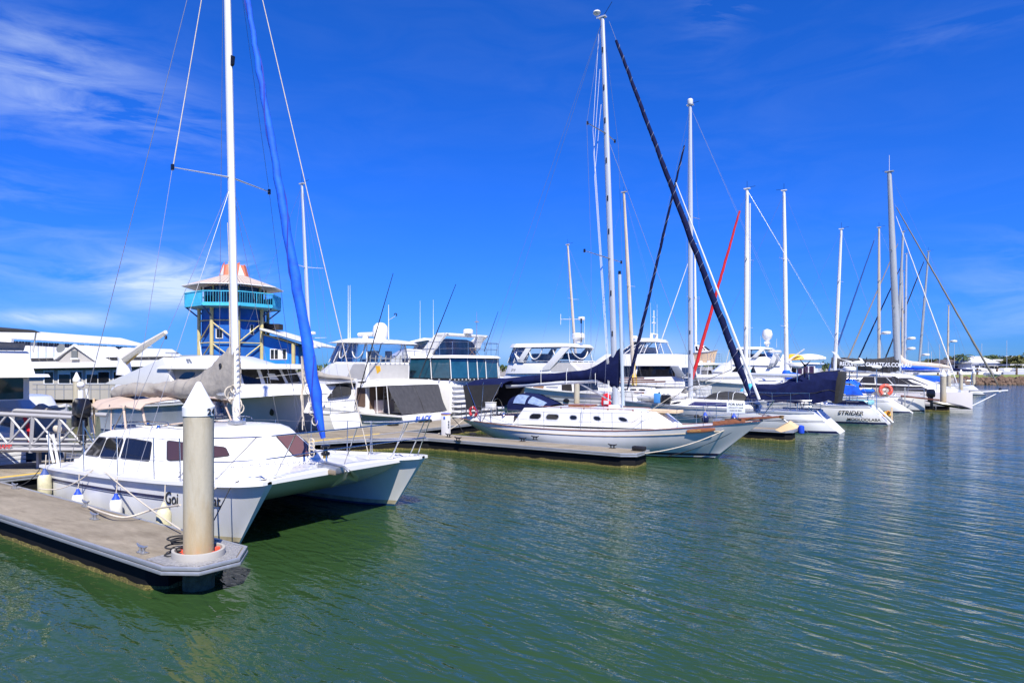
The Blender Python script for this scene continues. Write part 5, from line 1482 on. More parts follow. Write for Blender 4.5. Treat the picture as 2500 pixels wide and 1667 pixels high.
    railing(B, [Tf.Q[2].lerp(Tf.Q[3], .35), a0, a1, Tf.Q[5].lerp(Tf.Q[4], .35)], h=.22, k=1, name='flybridge_rail')
    for k in range(9):
        q = a0.lerp(a1, (k + .5)/9); MB().tube([q + Vector((-.1, 0, .02)), q + Vector((-.24, .1, .38))], .03, 6).build('rod_holder', GALV, r)
    for px in (880, 970): pass
    MB().prism([B.L(918, 893, bn + .2), B.L(928, 893, bn + .2), B.L(930, 905, bn + .2), B.L(922, 912, bn + .2)], (0, .05, 0)).build('yellow_strap', YEL, r)
    # outriggers
    for (x0, y0, x1, y1, b, lb) in ((868, 985, 960, 667, bn - .1, 0), (1019, 932, 1113, 694, bf + .1, 0)):
        p, q = B.L(x0, y0, b), B.L(x1, y1, b)
        MB().tube([p, p.lerp(q, .5), q], [.036, .03, .016], 6).build('outrigger', BLKP, r)
    for dx in (-.5, .25): MB().tube([B.L(868, 985, bn - .05), B.L(868, 985, bn - .05) + Vector((dx, 0, -.75))], .02, 5).build('outrigger_bracket', STEEL, r)
    railing(B, [H.pt(H.xu(8), 1, 1, -.15), H.pt(H.xu(10), 1, 1, -.15), H.pt(H.xu(12), 1, 1, -.12), H.pt(H.xu(13.6), 1, 1, 0), H.pt(H.xu(12), 1, -1, -.12), H.pt(H.xu(8), 1, -1, -.15)], h=.65, name='bow_rail')
    pts = [B.L(770, 0, 27).x]
    MB().torus((9.2, .9, 2.1), .9, .02, 'Y', 16, 5, arc=PI).build('grab_hoop', STEEL, r)
    return B
SF = sportfisher()
t = thing('wet_weather_bag', 'black bags lying on the walkway at the sport fishing boat transom', 'bag', W(-24.0, 26.9, DZ), -TH)
for k in range(3): MB().ball((.12*k, .25*k - .2, .07), .12 + .03*(k % 2), sz=.8).build('bag', BLACK, t)
tb = thing('duffel_bag', 'black bag on the walkway beside the shaded hull of the sport fishing boat', 'bag', W(-23.9, 24.5, DZ), -TH)
MB().lathe(0, 0, [(.28, 0), (.3, .06), (.2, .16), (.05, .24)], 14).build('bag', BLACK, tb); MB().torus((0, 0, .2), .12, .015, 'Y', 10, 4, arc=PI).build('handle', BLACK, tb)

# --- big motor yacht with the blue enclosed aft deck
def riviera():
    bn, bf = 30.3, 35.3
    B = Boat('motor_yacht', 'large white motor yacht with dark blue enclosed aft deck behind the fishing boat', 'motor yacht', -24.8, (bn + bf)/2, -1)
    hb = 2.5; r = B.root
    H = mhull(B, 16, hb, 1.35, 2.9, HULLW)
    T = tierpx(B, bn, [(900, 1000), (930, 925), (1100, 928), (1098, 1010)], hb, hbt=hb*.98, nose=1.0); T.build('topsides', WHITE, crown=0, bevel=.05)
    # ladder of white transom steps
    for k in range(7):
        z = .55 + .30*k
        MB().box(-.25 + .06*k, 0, z, .55, hb*1.9, .13).build('transom_step', WHITE, r, bevel=.03)
    MB().box(.25, 0, 1.4, .5, hb*1.8, 2.2).build('transom_wall', OFFW, r)
    text('name_lettering', 'IET', .42, mat('navy lettering', (.02, .05, .16), .5), r, (-.62, .55, 1.0), (R(90), 0, R(-90)), shear=.3, off=.01)
    Ten = tierpx(B, bn - .05, [(1010, 922), (1000, 886), (1098, 873), (1100, 924)], hb*1.0, hbt=hb*1.0, nose=.1, noset=.1, kf=.2)
    # windows of the enclosure: aft face bowed
    P = [Vector((4.2, 0, 0)), Vector((4.2, hb*.9, 0)), Vector((3.8, hb, 0)), Vector((0, hb, 0)), Vector((-.55, hb*.62, 0)), Vector((-.75, 0, 0)), Vector((-.55, -hb*.62, 0)), Vector((0, -hb, 0)), Vector((3.8, -hb, 0)), Vector((4.2, -hb*.9, 0))]
    z0, z1 = 2.78, 4.05
    Te = Tier(B, [p + Vector((0, 0, z0)) for p in P], [p + Vector((.1, 0, z1 if p.x < 1 else z1 - .02)) for p in P]); Te.build('aft_enclosure', KCANV, crown=0, bevel=0)
    for s0, s1 in ((2.12, 2.58), (2.62, 2.98), (3.03, 3.97), (4.03, 4.5), (4.53, 4.97), (5.03, 5.97), (6.03, 6.97)):
        Te.win(s0, s1, .05, .95, GLASSB, name='blue_panel', rnd=.02, off=.015)
    for s in (2.6, 3.0, 4.0, 4.52, 5.0, 6.0, 7.0):
        MB().tube([Te.pt(s, 0) + Te.nrm(s + .01, .5)*.02, Te.pt(s, 1) + Te.nrm(s + .01, .5)*.02], .035, 6, .6).build('panel_zip', WHITE, r)
    for s in [2.1 + .22*k for k in range(21)]:
        MB().box(*(Te.pt(s, -.02) + Te.nrm(s, .5)*.03), .06, .05, .06).build('deck_snap', WHITE, r)
    # side moulding forward of the enclosure with the slanted arch
    T = tierpx(B, bn, [(880, 925), (950, 868), (1005, 872), (1040, 925)], hb*.985, hbt=hb*.95, nose=1.4, noset=.9); T.build('saloon', WHITE, crown=0, bevel=.06)
    text('name_lettering', 'Bravo', .2, INK, r, tuple(B.L(1001, 908, bn - .06)), (R(90), 0, R(180)), shear=.4)
    # upper deck
    Tu = Tier(B, [p*1 + Vector((0, 0, z1)) + Vector((0 if p.x > 1 else -.1, math.copysign(.08, p.y) if p.y else 0, 0)) for p in P], [p + Vector((.05, 0, z1 + .17)) for p in P]); Tu.build('upper_deck', WHITE, crown=.02, bevel=.05)
    Tf = tierpx(B, bn + .3, [(950, 868), (975, 850), (1050, 856), (1052, 868)], hb*.88, nose=1.2); Tf.build('flybridge', WHITE, crown=0, bevel=.1)
    a = [B.L(x, y, bn + .35) for x, y in ((1020, 868), (1050, 868), (1078, 828), (1092, 813), (1062, 816), (1052, 826))]
    ar = MB().prism(a, (0, -.22, 0)); ar.build('radar_arch', WHITE, r, bevel=.05)
    a2 = [Vector((p.x, -p.y, p.z)) for p in a]; MB().prism(a2, (0, .22, 0)).build('radar_arch', WHITE, r, bevel=.05)
    a3 = [B.L(x, y, bn + .35) for x, y in ((1062, 822), (1062, 815), (1080, 815), (1084, 818), (1078, 824), (1070, 824), (1066, 822))]
    MB().prism(a3, (0, -.2, 0)).build('arch_wing', WHITE, r, bevel=.04)
    MB().box((a[3].x + a[4].x)/2, 0, a[3].z - .05, .8, a[3].y*2, .16).build('arch_top', WHITE, r, bevel=.05)
    # blue clears between the arch legs
    NV = mat('navy tinted vinyl', (.02, .045, .12), .08, var=.5, vs=2, spec=.8)
    wz = [B.L(1056, y, bn + .35) for y in (866, 846, 830, 825)]; xw = wz[0].x - .15; hw = abs(a[0].y) - .1
    q = [Vector((xw, y*hw, z)) for y, z in ((1, wz[0].z), (.98, wz[1].z), (.82, wz[2].z), (.5, wz[3].z), (-.5, wz[3].z), (-.82, wz[2].z), (-.98, wz[1].z), (-1, wz[0].z))]
    MB().prism(q, (.03, 0, 0)).build('flybridge_clear', NV, r)
    # soft top forward
    Tt = tierpx(B, bn + .4, [(960, 842), (970, 836), (1030, 824), (1040, 830)], hb*.8, nose=.4); Tt.build('soft_top', WHITE, crown=.1, bevel=.03)
    Tc = tierpx(B, bn + .45, [(990, 868), (996, 840), (1040, 833), (1030, 868)], hb*.76, nose=.3); Tc.build('clear_curtain', VINYL, cap=False, bevel=0)
    for k in (1, 2, 3, 4, 5, 6): MB().tube([Tc.P[k], Tc.Q[k]], .02, 5).build('curtain_pole', STEEL, r)
    zc = a[3].z
    MB().lathe(a[3].x, .1, [(.28, 0), (.32, .05), (.32, .22), (.25, .3), (.02, .32)], 16, zc + .03).build('radome', WHITE, r)
    for px, h in ((1131, 1.5),):
        x = a[3].x
        MB().tube([(x, -.8, zc), (x, -.8, zc + h)], [.03, .012], 6).lathe(x, -.8, [(.05, 0), (.16, .03), (.16, .06), (.05, .1)], 12, zc + .8).build('instrument_mast', GALV, r)
    for px in (1043, 1075): x = B.L(px, 815, 33).x; MB().tube([(x, .5, zc - .3), (x, .5, zc + 2.3)], [.022, .008], 5).build('whip_aerial', WHITE, r)
    railing(B, [(4.0, hb*.95, z1 + .17), (0, hb*.95, z1 + .17), (-.5, hb*.6, z1 + .17), (-.65, 0, z1 + .17), (-.5, -hb*.6, z1 + .17), (0, -hb*.95, z1 + .17), (3, -hb*.95, z1 + .17)], h=.8, name='upper_rail')
    return B, z1 + .17
RV, rz1 = riviera()
t = thing('folding_chair', 'white folding deck chair on the upper deck of the blue windowed motor yacht', 'chair', RV.world(.45, -.7, rz1), -TH)
MB().prism([(-.02, -.28, .5), (-.02, .28, .5), (.28, .28, 1.25), (.28, -.28, 1.25)], (.03, 0, 0)).build('backrest', WHITE, t)
MB().box(-.3, 0, .5, .55, .55, .05).build('seat', GALV, t)
for sy in (-.26, .26):
    MB().tube([(.0, sy, 0), (-.5, sy, .52)], .02, 5).build('leg', BROWNI, t); MB().tube([(-.5, sy, 0), (.05, sy, .52)], .02, 5).build('leg', BROWNI, t)
o = thing('fishing_rod', 'dark fishing rod leaning outward from the upper deck chair', 'fishing rod', RV.world(.3, -1.2, rz1 + .3), -TH)
MB().tube([(0, 0, 0), (1.1, 0, 2.5)], [.03, .012], 5).build('blank', BLKP, o)
MB().lathe(0.1, 0, [(.05, -.03), (.06, 0), (.05, .03)], 8, .3).build('reel', GALV, o)
for k in range(3):
    o = MB().box(0, 0, 0, .34, .3, .16); o = o.build('stacked_box', mat('tan box', (.55, .42, .32), .6) if k != 1 else WHITE, bevel=.02)
    o.location = RV.world(2.2, 1.9, rz1 + .12 + .19*k); tag(o, ['tan box lowest of the stack on the upper deck rail of the blue windowed yacht', 'white box in the middle of the stack on the blue windowed yacht', 'tan box topmost of the stack on the blue windowed yacht'][k], 'box', 'boxes stacked on the upper deck')

# --- flybridge cruiser behind the classic yacht boom
def cruiser5():
    bn, bf = 46, 50.6
    B = Boat('motor_yacht', 'white flybridge cruiser with grey striped hull seen over the classic yacht boom', 'motor yacht', -21.9, (bn + bf)/2, -1)
    hb = 2.3; r = B.root
    H = mhull(B, 14.5, hb, 1.5, 2.9, HULLW, stripe=(.62, .72, LOUV))
    H.strip('side_band', .45, .5, LOUV, off=.008, byf=True)
    u = H.xu(B.L(1380, 979, bn).x, .5); p = H.pt(u, .5, 1, .02)
    MB().lathe(0, 0, [(.26, 0), (.28, .02), (.2, .03), (.01, .03)], 16).build('porthole', BLACK, r).matrix_local = Matrix.Translation(p) @ Matrix.Rotation(R(-90), 4, 'X') @ Matrix.Scale(.6, 4, (0, 1, 0))
    T = tierpx(B, bn + .2, [(1210, 960), (1240, 905), (1398, 910), (1408, 965)], hb*.9, nose=1.6, noset=1.0); T.build('saloon', WHITE, crown=0, bevel=.06)
    def us(px, py=935):
        x = B.L(px, py, bn + .2).x; P0 = T.P[2].lerp(T.Q[2], .5).x; P1 = T.P[3].lerp(T.Q[3], .5).x
        return 2 + (P0 - x)/(P0 - P1)
    T.win(us(1276), us(1300), .12, .42, GLASSO, rnd=.1); T.win(us(1303), us(1328), .12, .42, GLASSO, rnd=.1)
    T.win(us(1370), us(1394), .1, .8, DARKI, name='saloon_opening', rnd=.05); T.win(3.05, 3.95, .05, .85, GLASS, name='saloon_door', rnd=.03)
    for k in range(4): MB().box(*(T.pt(us(1348), .15 + .2*k) + Vector((0, .03, 0))), 1.1, .05, .03).build('side_louvre', LOUV, r)
    Tf = tierpx(B, bn + .1, [(1235, 912), (1240, 884), (1392, 884), (1422, 910)], hb*.92, nose=1.2); Tf.build('flybridge', WHITE, crown=0, bevel=.08)
    Tf.win(2.58, 2.96, .12, .98, GREYP, name='side_panel', rnd=.05); Tf.win(3.05, 3.95, .1, .9, GREYP, name='aft_panel', rnd=.05)
    # hardtop and its slanting legs
    Tt = tierpx(B, bn, [(1238, 848), (1242, 839), (1382, 838), (1388, 846)], hb*.95, nose=.6); Tt.build('hardtop', WHITE, crown=.08, bevel=.05)
    for sgn in (1, -1):
        for pts in (((1318, 905), (1342, 903), (1392, 847), (1372, 846)), ((1262, 882), (1276, 882), (1298, 848), (1284, 848)), ((1255, 862), (1260, 868), (1278, 884), (1264, 884))):
            q = [B.L(x, y, bn + .15) for x, y in pts]
            if sgn < 0: q = [Vector((v.x, -v.y, v.z)) for v in q]
            MB().prism(q, (0, -sgn*.16, 0)).build('hardtop_leg', WHITE, r, bevel=.03)
    Te = tierpx(B, bn + .2, [(1238, 886), (1248, 848), (1382, 846), (1390, 884)], hb*.88, hbt=hb*.85, nose=.9, noset=.5); Te.build('clear_enclosure', VINYL, cap=False, bevel=0)
    for k in range(1, 7): MB().tube([Te.P[k], Te.Q[k]], .035, 6).build('enclosure_post', WHITE, r)
    for s0, s1 in ((2.25, 2.52), (2.72, 2.95), (3.1, 3.9)):
        pts = [Te.pt(s0 + (s1 - s0)*i/12, .97 - .75*math.sin(PI*i/12)**.6) + Te.nrm(s0 + .05, .5)*.04 for i in range(13)]
        MB().tube(pts, .05, 6).build('rolled_curtain', WHITE, r)
    MB().box(Tf.Q[3].x + 1.2, 0, Tf.Q[3].z + .5, 1.5, 2.6, .5).build('navy_seat', NAVY, r, bevel=.1)
    MB().box(Tf.Q[3].x + 4, 0, Tf.Q[3].z + .4, .8, 2.2, .7).build('helm_console', GREYP, r, bevel=.1)
    for px, y1 in ((1391, 774), (1427, 775)): aerial(B, px, 838, y1, 47.5)
    z = Tt.Q[3].z + .1; x = B.L(1408, 838, 48).x
    MB().lathe(x, 0, [(.3, 0), (.34, .25), (.55, .42), (.55, .72), (.4, .82), (.02, .85)], 16, z).build('radome', WHITE, r)
    x = B.L(1419, 838, 48).x; MB().tube([(x, .3, z), (x, .3, z + 1.9)], .03, 6).box(x, .3, z + 1.8, .1, .12, .4).build('light_mast', BLKP, r)
    railing(B, [Tf.Q[2], Tf.Q[3], Tf.Q[4], Tf.Q[5]], h=.1, k=1, name='coaming_rail', m=MASTW, r=.04)
    text('name_lettering', 'Joy', .35, INK, r, tuple(B.L(1252, 905, bn - .02) + Vector((0, .25, 0))), (R(90), 0, R(180)), shear=.3)
cruiser5()

# --- large flybridge yacht with black side windows, and the boat deck with a tender
def yacht6():
    bn, bf = 62, 67.4
    B = Boat('motor_yacht', 'large white motor yacht with a long black side window right of the classic yacht mast', 'motor yacht', -20.6, (bn + bf)/2, -1)
    hb = 2.7; r = B.root
    H = mhull(B, 17, hb, 1.6, 3.2, HULLW)
    T = tierpx(B, bn, [(1400, 960), (1440, 892), (1655, 890), (1672, 962)], hb*.95, nose=1.8, noset=1.2); T.build('saloon', WHITE, crown=0, bevel=.05)
    def us(T, px, py, b=bn):
        x = B.L(px, py, b).x; P0 = T.P[2].lerp(T.Q[2], .7).x; P1 = T.P[3].lerp(T.Q[3], .7).x
        return 2 + (P0 - x)/(P0 - P1)
    T.win(us(T, 1505, 905), us(T, 1548, 905), .58, .97, GLASS, rnd=.05); T.win(us(T, 1552, 905), us(T, 1645, 905), .58, .97, GLASS, rnd=.05, ta=.60); T.win(us(T, 1450, 905), us(T, 1500, 905), .6, .97, GLASS, rnd=.05)
    T.win(3.1, 3.9, .1, .9, GLASS, rnd=.04)
    Tf = tierpx(B, bn, [(1440, 893), (1480, 864), (1652, 864), (1655, 893)], hb*.97, nose=1.4, noset=1.2); Tf.build('upper_topsides', WHITE, crown=0, bevel=.08)
    # slanting stair wing
    q = [B.L(x, y, bn - .05) for x, y in ((1637, 893), (1655, 893), (1674, 920), (1652, 920))]
    MB().prism(q, (0, -.15, 0)).build('stair_wing', LOUV, r, bevel=.03)
    for k in range(5): MB().box(q[0].x - .1 - .25*k, 2.0, q[0].z - .15 - .25*k, .45, 1.0, .08).build('stair_tread', WHITE, r)
    Te = tierpx(B, bn + .5, [(1510, 864), (1545, 833), (1594, 833), (1604, 862)], hb*.78, hbt=hb*.6, nose=.9, noset=.4); Te.build('clear_enclosure', VINYL, cap=False, bevel=0)
    for k in range(7): MB().tube([Te.P[k], Te.Q[k]], .05, 6).build('enclosure_post', WHITE, r)
    for s in (2.3, 2.6, 3.4):
        p0, p1 = Te.pt(s, 0), Te.pt(s, 1)
        MB().tube([p0, p1], .04, 5).tube([p0 + Vector((.45, 0, 0)), p1 + Vector((.45, 0, 0))], .04, 5).build('enclosure_ladder', WHITE, r)
        for j in range(1, 6): MB().tube([p0.lerp(p1, j/6), p0.lerp(p1, j/6) + Vector((.45, 0, 0))], .02, 5).build('ladder_rung', WHITE, r)
    MB().box(Te.P[3].x + 2.5, 0, Te.P[3].z + .35, 2.2, 3, .6).build('flybridge_seating', SEATC, r, bevel=.1)
    Tt = tierpx(B, bn + .6, [(1542, 834), (1548, 826), (1592, 826), (1598, 834)], hb*.72, nose=.5); Tt.build('hardtop', WHITE, crown=.1, bevel=.05)
    z = Tt.Q[3].z + .1; x = B.L(1590, 826, 64).x
    ms = MB().box(x, 0, z + .45, .25, 1.6, .12)
    for sy in (-.7, .7): ms.box(x, sy, z + .2, .3, .15, .5)
    ms.tube([(x, 0, z + .45), (x, 0, z + 2.9)], .05, 6); ms.build('radar_mast', WHITE, r, bevel=.01)
    for dy in (-.9, .9): MB().tube([(x, dy, z), (x, dy, z + 3.6)], [.03, .01], 5).build('whip_aerial', WHITE, r)
    MB().lathe(x + 2.2, 0, [(.4, 0), (.42, .2), (.3, .3), (.02, .32)], 14, z).build('radome', WHITE, r)
    MB().tube([(x, -.35, z + 1.6), (x, .35, z + 1.6)], .08, 6).tube([(x, -.3, z + 2.2), (x, .3, z + 2.2)], .04, 6).build('radar_scanner', WHITE, r)
    railing(B, [T.P[2] + Vector((2, .1, .3)), T.P[3] + Vector((0, .1, .3)), T.P[4] + Vector((0, 0, .3))], h=1.0, k=3, name='side_rail')
    # wide boat deck yacht behind
    bn2 = 70
    B2 = Boat('motor_yacht', 'white yacht with an overhanging boat deck that carries a small cabin tender', 'motor yacht', -13.5, 73, -1)
    r = B2.root; hb = 2.8
    H = mhull(B2, 18, hb, 1.7, 3.3, HULLW)
    T = tierpx(B2, bn2 + .2, [(1560, 955), (1600, 895), (1704, 895), (1710, 955)], hb*.85, nose=1.5); T.build('saloon', WHITE, crown=0, bevel=.05)
    T.win(2.1, 2.9, .35, .85, GLASS, rnd=.2); T.win(3.1, 3.9, .1, .85, GLASS, rnd=.1)
    T2 = tierpx(B2, bn2 - .1, [(1560, 897), (1562, 886), (1724, 885), (1736, 890)], hb, nose=1.2); T2.build('boat_deck', WHITE, crown=.02, bevel=.08)
    q = T2.Q
    railing(B2, [q[2].lerp(q[3], .4), q[3], q[4], q[5].lerp(q[4], .4)], h=1.0, k=4, name='boat_deck_rail')
    for px in (1690, 1712, 1730):
        p = B2.L(px, 893, bn2 + .2); MB().tube([p, (p.x + .3, p.y, 1.75)], .04, 6).build('deck_post', WHITE, r)
    return B2, q[3].z
B7, bz = yacht6()
def tender():
    p = B7.L(1690, 880, 73); q = B7.L(1752, 880, 73)
    t = thing('tender', 'small cabin tender with brown varnished hull on the boat deck', 'tender', B7.world(p.x, 0, bz + .15), PI - TH)
    B = type('b', (), {})(); B.root = t; B.d = -1; B.ns = 1
    L_ = p.x - q.x
    H = Hull(B, [(0, .95, .75, 0, .55), (-L_*.3, 1.0, .85, -L_*.3, .65), (-L_*.7, 1.1, .7, -L_*.65, .4), (-L_, 1.3, .05, -L_*.86, .02)], n=14)
    H.build(mat('tan tender hull', (.55, .40, .26), .3, coat=.4), 'hull', t, deck=WHITE)
    H.rail('rubbing_strake', GALV, w=.08, h=.1, off=.03, dz=-.08)
    Tn = Tier(B, [(-L_*.78, 0, 1.1), (-L_*.7, .5, 1.1), (-.5, .6, 1.0), (-.5, -.6, 1.0), (-L_*.7, -.5, 1.1)], [(-L_*.5, 0, 1.75), (-L_*.45, .4, 1.75), (-.4, .5, 1.85), (-.4, -.5, 1.85), (-L_*.45, -.4, 1.75)])
    Tn.build('cabin', WHITE, bevel=.06); Tn.win(1.1, 1.9, .2, .85, GLASS, rnd=.1); Tn.win(.1, .9, .15, .9, GLASS, rnd=.1); Tn.win(4.1, 4.9, .15, .9, GLASS)
    MB().box(-1.2, 0, -.05, .3, 1.4, .25).box(-L_*.7, 0, -.05, .3, 1.2, .25).build('chock', WHITE, t, bevel=.03)
tender()

# --- flybridge yacht with the dome, between the two white masts
def yacht8():
    bn = 80
    B = Boat('motor_yacht', 'sleek white flybridge yacht with ball dome and slanting grey louvred wing', 'motor yacht', -17.2, 82.6, -1)
    hb = 2.6; r = B.root
    H = mhull(B, 19, hb, 1.7, 3.4, HULLW)
    T = tierpx(B, bn, [(1690, 958), (1772, 885), (1905, 893), (1930, 945)], hb, hbt=hb*.9, nose=1.5); T.build('saloon', WHITE, crown=0, bevel=.08)
    def us(T, px, py):
        x = B.L(px, py, bn).x; P0 = T.P[2].lerp(T.Q[2], .6).x; P1 = T.P[3].lerp(T.Q[3], .6).x
        return 2 + (P0 - x)/(P0 - P1)
    T.win(us(T, 1778, 895), us(T, 1800, 895), .7, .96, GLASS, rnd=.05); T.win(us(T, 1826, 895), us(T, 1846, 895), .55, .95, GLASS, rnd=.05, tb=.62)
    Tf = tierpx(B, bn + .1, [(1778, 890), (1792, 874), (1868, 870), (1905, 893)], hb*.95, nose=1.2); Tf.build('flybridge', WHITE, crown=0, bevel=.08)
    Te = tierpx(B, bn + .3, [(1795, 874), (1800, 852), (1862, 852), (1872, 872)], hb*.85, nose=.5); Te.build('helm_glass', VINYL, cap=False, bevel=0)
    MB().box(Te.P[3].x + 1.5, 0, Te.P[3].z + .2, 2.5, 3.4, .45).build('helm_seat', NAVY, r, bevel=.05)
    for k in (1, 2, 3, 4, 5, 6): MB().tube([Te.P[k], Te.Q[k]], .05, 6).build('screen_post', WHITE, r)
    for sg_ in (1, -1):
        for pts, m in ((((1834, 873), (1847, 873), (1869, 850), (1857, 850)), WHITE), (((1876, 895), (1888, 895), (1903, 863), (1888, 863)), WHITE), (((1888, 893), (1898, 886), (1904, 864), (1900, 864)), LOUV), (((1872, 898), (1882, 898), (1890, 886), (1880, 886)), LOUV)):
            q = [B.L(x, y, bn + (.05 if m is WHITE else 0)) for x, y in pts]
            if sg_ < 0: q = [Vector((v.x, -v.y, v.z)) for v in q]
            MB().prism(q, (0, -sg_*.2, 0)).build('arch_wing' if m is WHITE else 'arch_louvre', m, r, bevel=.03)
    Tt = tierpx(B, bn + .2, [(1796, 853), (1802, 847), (1866, 847), (1869, 852)], hb*.85, nose=.6); Tt.build('hardtop', WHITE, crown=.08, bevel=.04)
    z = Tt.Q[3].z + .1; x = B.L(1873, 847, 82.6).x
    MB().lathe(x, 0, [(.2, 0), (.25, .7), (.55, 1.1), (.62, 1.5), (.5, 1.95), (.02, 2.15)], 16, z).build('satellite_dome', WHITE, r)
    MB().box(x, 0, z + .45, .5, 1.0, .3).build('dome_plinth', WHITE, r, bevel=.05)
    for px, y1 in ((1857, 820), (1896, 826)): aerial(B, px, 848, y1, 81)
    MB().box(B.L(1893, 858, 81).x, 1.4, B.L(1893, 858, 81).z, 1.2, .8, .3).build('radar_scanner', WHITE, r, bevel=.08)
    # saloon cruiser with curtained windows and kayaks on top
    bn = 93
    B = Boat('motor_yacht', 'flat roofed white cruiser with purple curtained windows and kayaks on its roof', 'motor yacht', -17.5, 95.6, -1)
    hb = 2.6; r = B.root
    H = mhull(B, 15, hb, 1.6, 3.0, HULLW)
    T = tierpx(B, bn, [(1880, 940), (1886, 889), (1990, 889), (1990, 940)], hb, hbt=hb, nose=.6); T.build('deckhouse', WHITE, crown=0, bevel=.04)
    PUR = mat('purple curtain', (.05, .02, .07), .6, var=.5, vs=3)
    for k in range(5): T.win(2.25 + .15*k, 2.37 + .15*k, .35, .9, PUR if k > 1 else GLASS, rnd=.05)
    T2 = tierpx(B, bn - .2, [(1876, 889), (1878, 885), (1994, 885), (1996, 889)], hb*1.05, hbt=hb*1.05, nose=.6); T2.build('roof', WHITE, crown=.05, bevel=.04)
    T3 = tierpx(B, bn + .5, [(1886, 885), (1895, 876), (1918, 876), (1920, 885)], hb*.7, nose=.5); T3.build('wheelhouse_top', CREAM, crown=.1, bevel=.1)
    zt = T2.Q[3].z + .05
    MB().tube([B.L(1925, 880, 94), B.L(1964, 852, 94)], [.12, .08], 8).build('crane_boom', WHITE, r)
    for x0, L2, m, lb, yy in ((B.L(1974, 884, 95).x, 4.2, OFFW, 'upturned white dinghy on the roof of the curtained cruiser', .4), (B.L(1936, 884, 95).x, 3.0, YEL, 'yellow kayak on the roof of the curtained cruiser', .8)):
        o = MB(); rings = []
        for i in range(9):
            t_ = i/8; w = (math.sin(PI*(.04 + .92*t_)))**.6
            rings.append([(x0 - L2/2 + L2*t_, yy + .62*w*math.cos(a), .45 + .55*w*math.sin(a)*(1.3 if math.sin(a) > 0 else .3)) for a in [2*PI*j/10 for j in range(10)]])
        c = rings[4][0]
        o.loft(rings); ob = o.build('roof_dinghy' if m is OFFW else 'roof_kayak', m)
        ob.location = B.world(0, 0, zt); ob.rotation_euler = (0, 0, PI - TH); tag(ob, lb, 'dinghy' if m is OFFW else 'kayak')
    horseshoe('lifebuoy', 'faded pink round lifebuoy on the side of the curtained cruiser', B.world(B.L(1908, 895, 92.7).x, hb + .12, B.L(1908, 895, 92.7).z), -TH, mat('faded pink buoy', (.62, .36, .30), .6), arc=2*PI, R_=.48, r_=.12)
yacht8()
# ------------------------------------------------------------------ yachts of the far berths
def syacht(label, b0, hb, a_st, L_, zs, zb, d=-1, hull=HULLW, rev=1.0, stripes=(), coach=(.30, .74, .42), boot=NAVYS, coachm=WHITE, name='sailing_yacht', group=None, wins=4, life=True, pulp=True, trans=None, glass=GLASS, dodger=None):
    B = Boat(name, label, 'sailing yacht', a_st, b0, d, group)
    dd = zb - zs
    H = Hull(B, [(rev, zs, hb*.72, 0, hb*.5), (L_*.18, zs - .02, hb*.9, L_*.12, hb*.74), (L_*.4, zs + dd*.1, hb, L_*.38, hb*.88), (L_*.62, zs + dd*.32, hb*.9, L_*.6, hb*.72),
                 (L_*.82, zs + dd*.65, hb*.56, L_*.78, hb*.36), (L_*.94, zs + dd*.88, hb*.22, L_*.88, hb*.1), (L_, zb, hb*.03, L_ - 1.0, .02)], bulge=.07, n=26)
    H.build(hull, 'hull', B.root, deck=WHITE, camber=.07, drop=.03)
    if boot: H.strip('boot_stripe', .02, .14, boot, off=.007)
    H.rail('toe_rail', ALU, w=.05, h=.05)
    for z0, z1, m in stripes: H.strip('side_band', z0, z1, m, off=.008, byf=True)
    if trans: trans(B, H)
    if coach:
        x0, x1, h = L_*coach[0], L_*coach[1], coach[2]
        zc = zs + .05
        T = tier(B, (x1, zs + dd*.45), (x1 - .9, zs + dd*.3 + h*.85), (x0, zc + h), (x0 - .25, zc), hb*.62, hbt=hb*.52, nose=.5, cf=.55)
        T.build('coachroof', coachm, crown=.08, bevel=.06)
        for k in range(wins):
            f = .12 + .84*k/wins; T.win(2 + f, 2 + f + .62/wins, .3, .75, glass, rnd=.35)
        B.coach = T
        for k in (.35, .62): MB().box(x0 + (x1 - .9 - x0)*k, 0, zc + h + .10, .5, .5, .06).build('deck_hatch', mat('smoked hatch', (.03, .03, .035), .2), B.root, bevel=.015)
        for sd in (1, -1): MB().lathe(x0 - .5, sd*hb*.66, [(.08, 0), (.055, .04), (.05, .13), (.07, .16), (.02, .17)], 10, zs + .12).build('winch', STEEL, B.root)
        if dodger:
            rw = []
            for x, zt, w in ((x0 - .35, .62, .62), (x0, .66, .64), (x0 + .5, .55, .6), (x0 + 1.0, .1, .52)):
                rw.append([(x, hb*w*math.cos(t), zc + h*.55 + (zt)*max(0, math.sin(t))**.5) for t in [PI*k/10 for k in range(11)]])
            MB().loft(rw, closed=False).build('spray_dodger', dodger, B.root, ang=60)
    if pulp:
        H.pulpit(L_*.87, L_*.985, h=.62, fwd=.3, k=3); H.pulpit(rev + 1.2, rev + .05, h=.62, fwd=0, bow=False, k=2)
    if life:
        n = 6; H.lifelines([rev + 1.2 + (L_*.87 - rev - 1.2)*i/(n - 1) for i in range(n)], h=.62)
    B.H = H; B.L_ = L_; B.hb = hb
    return B
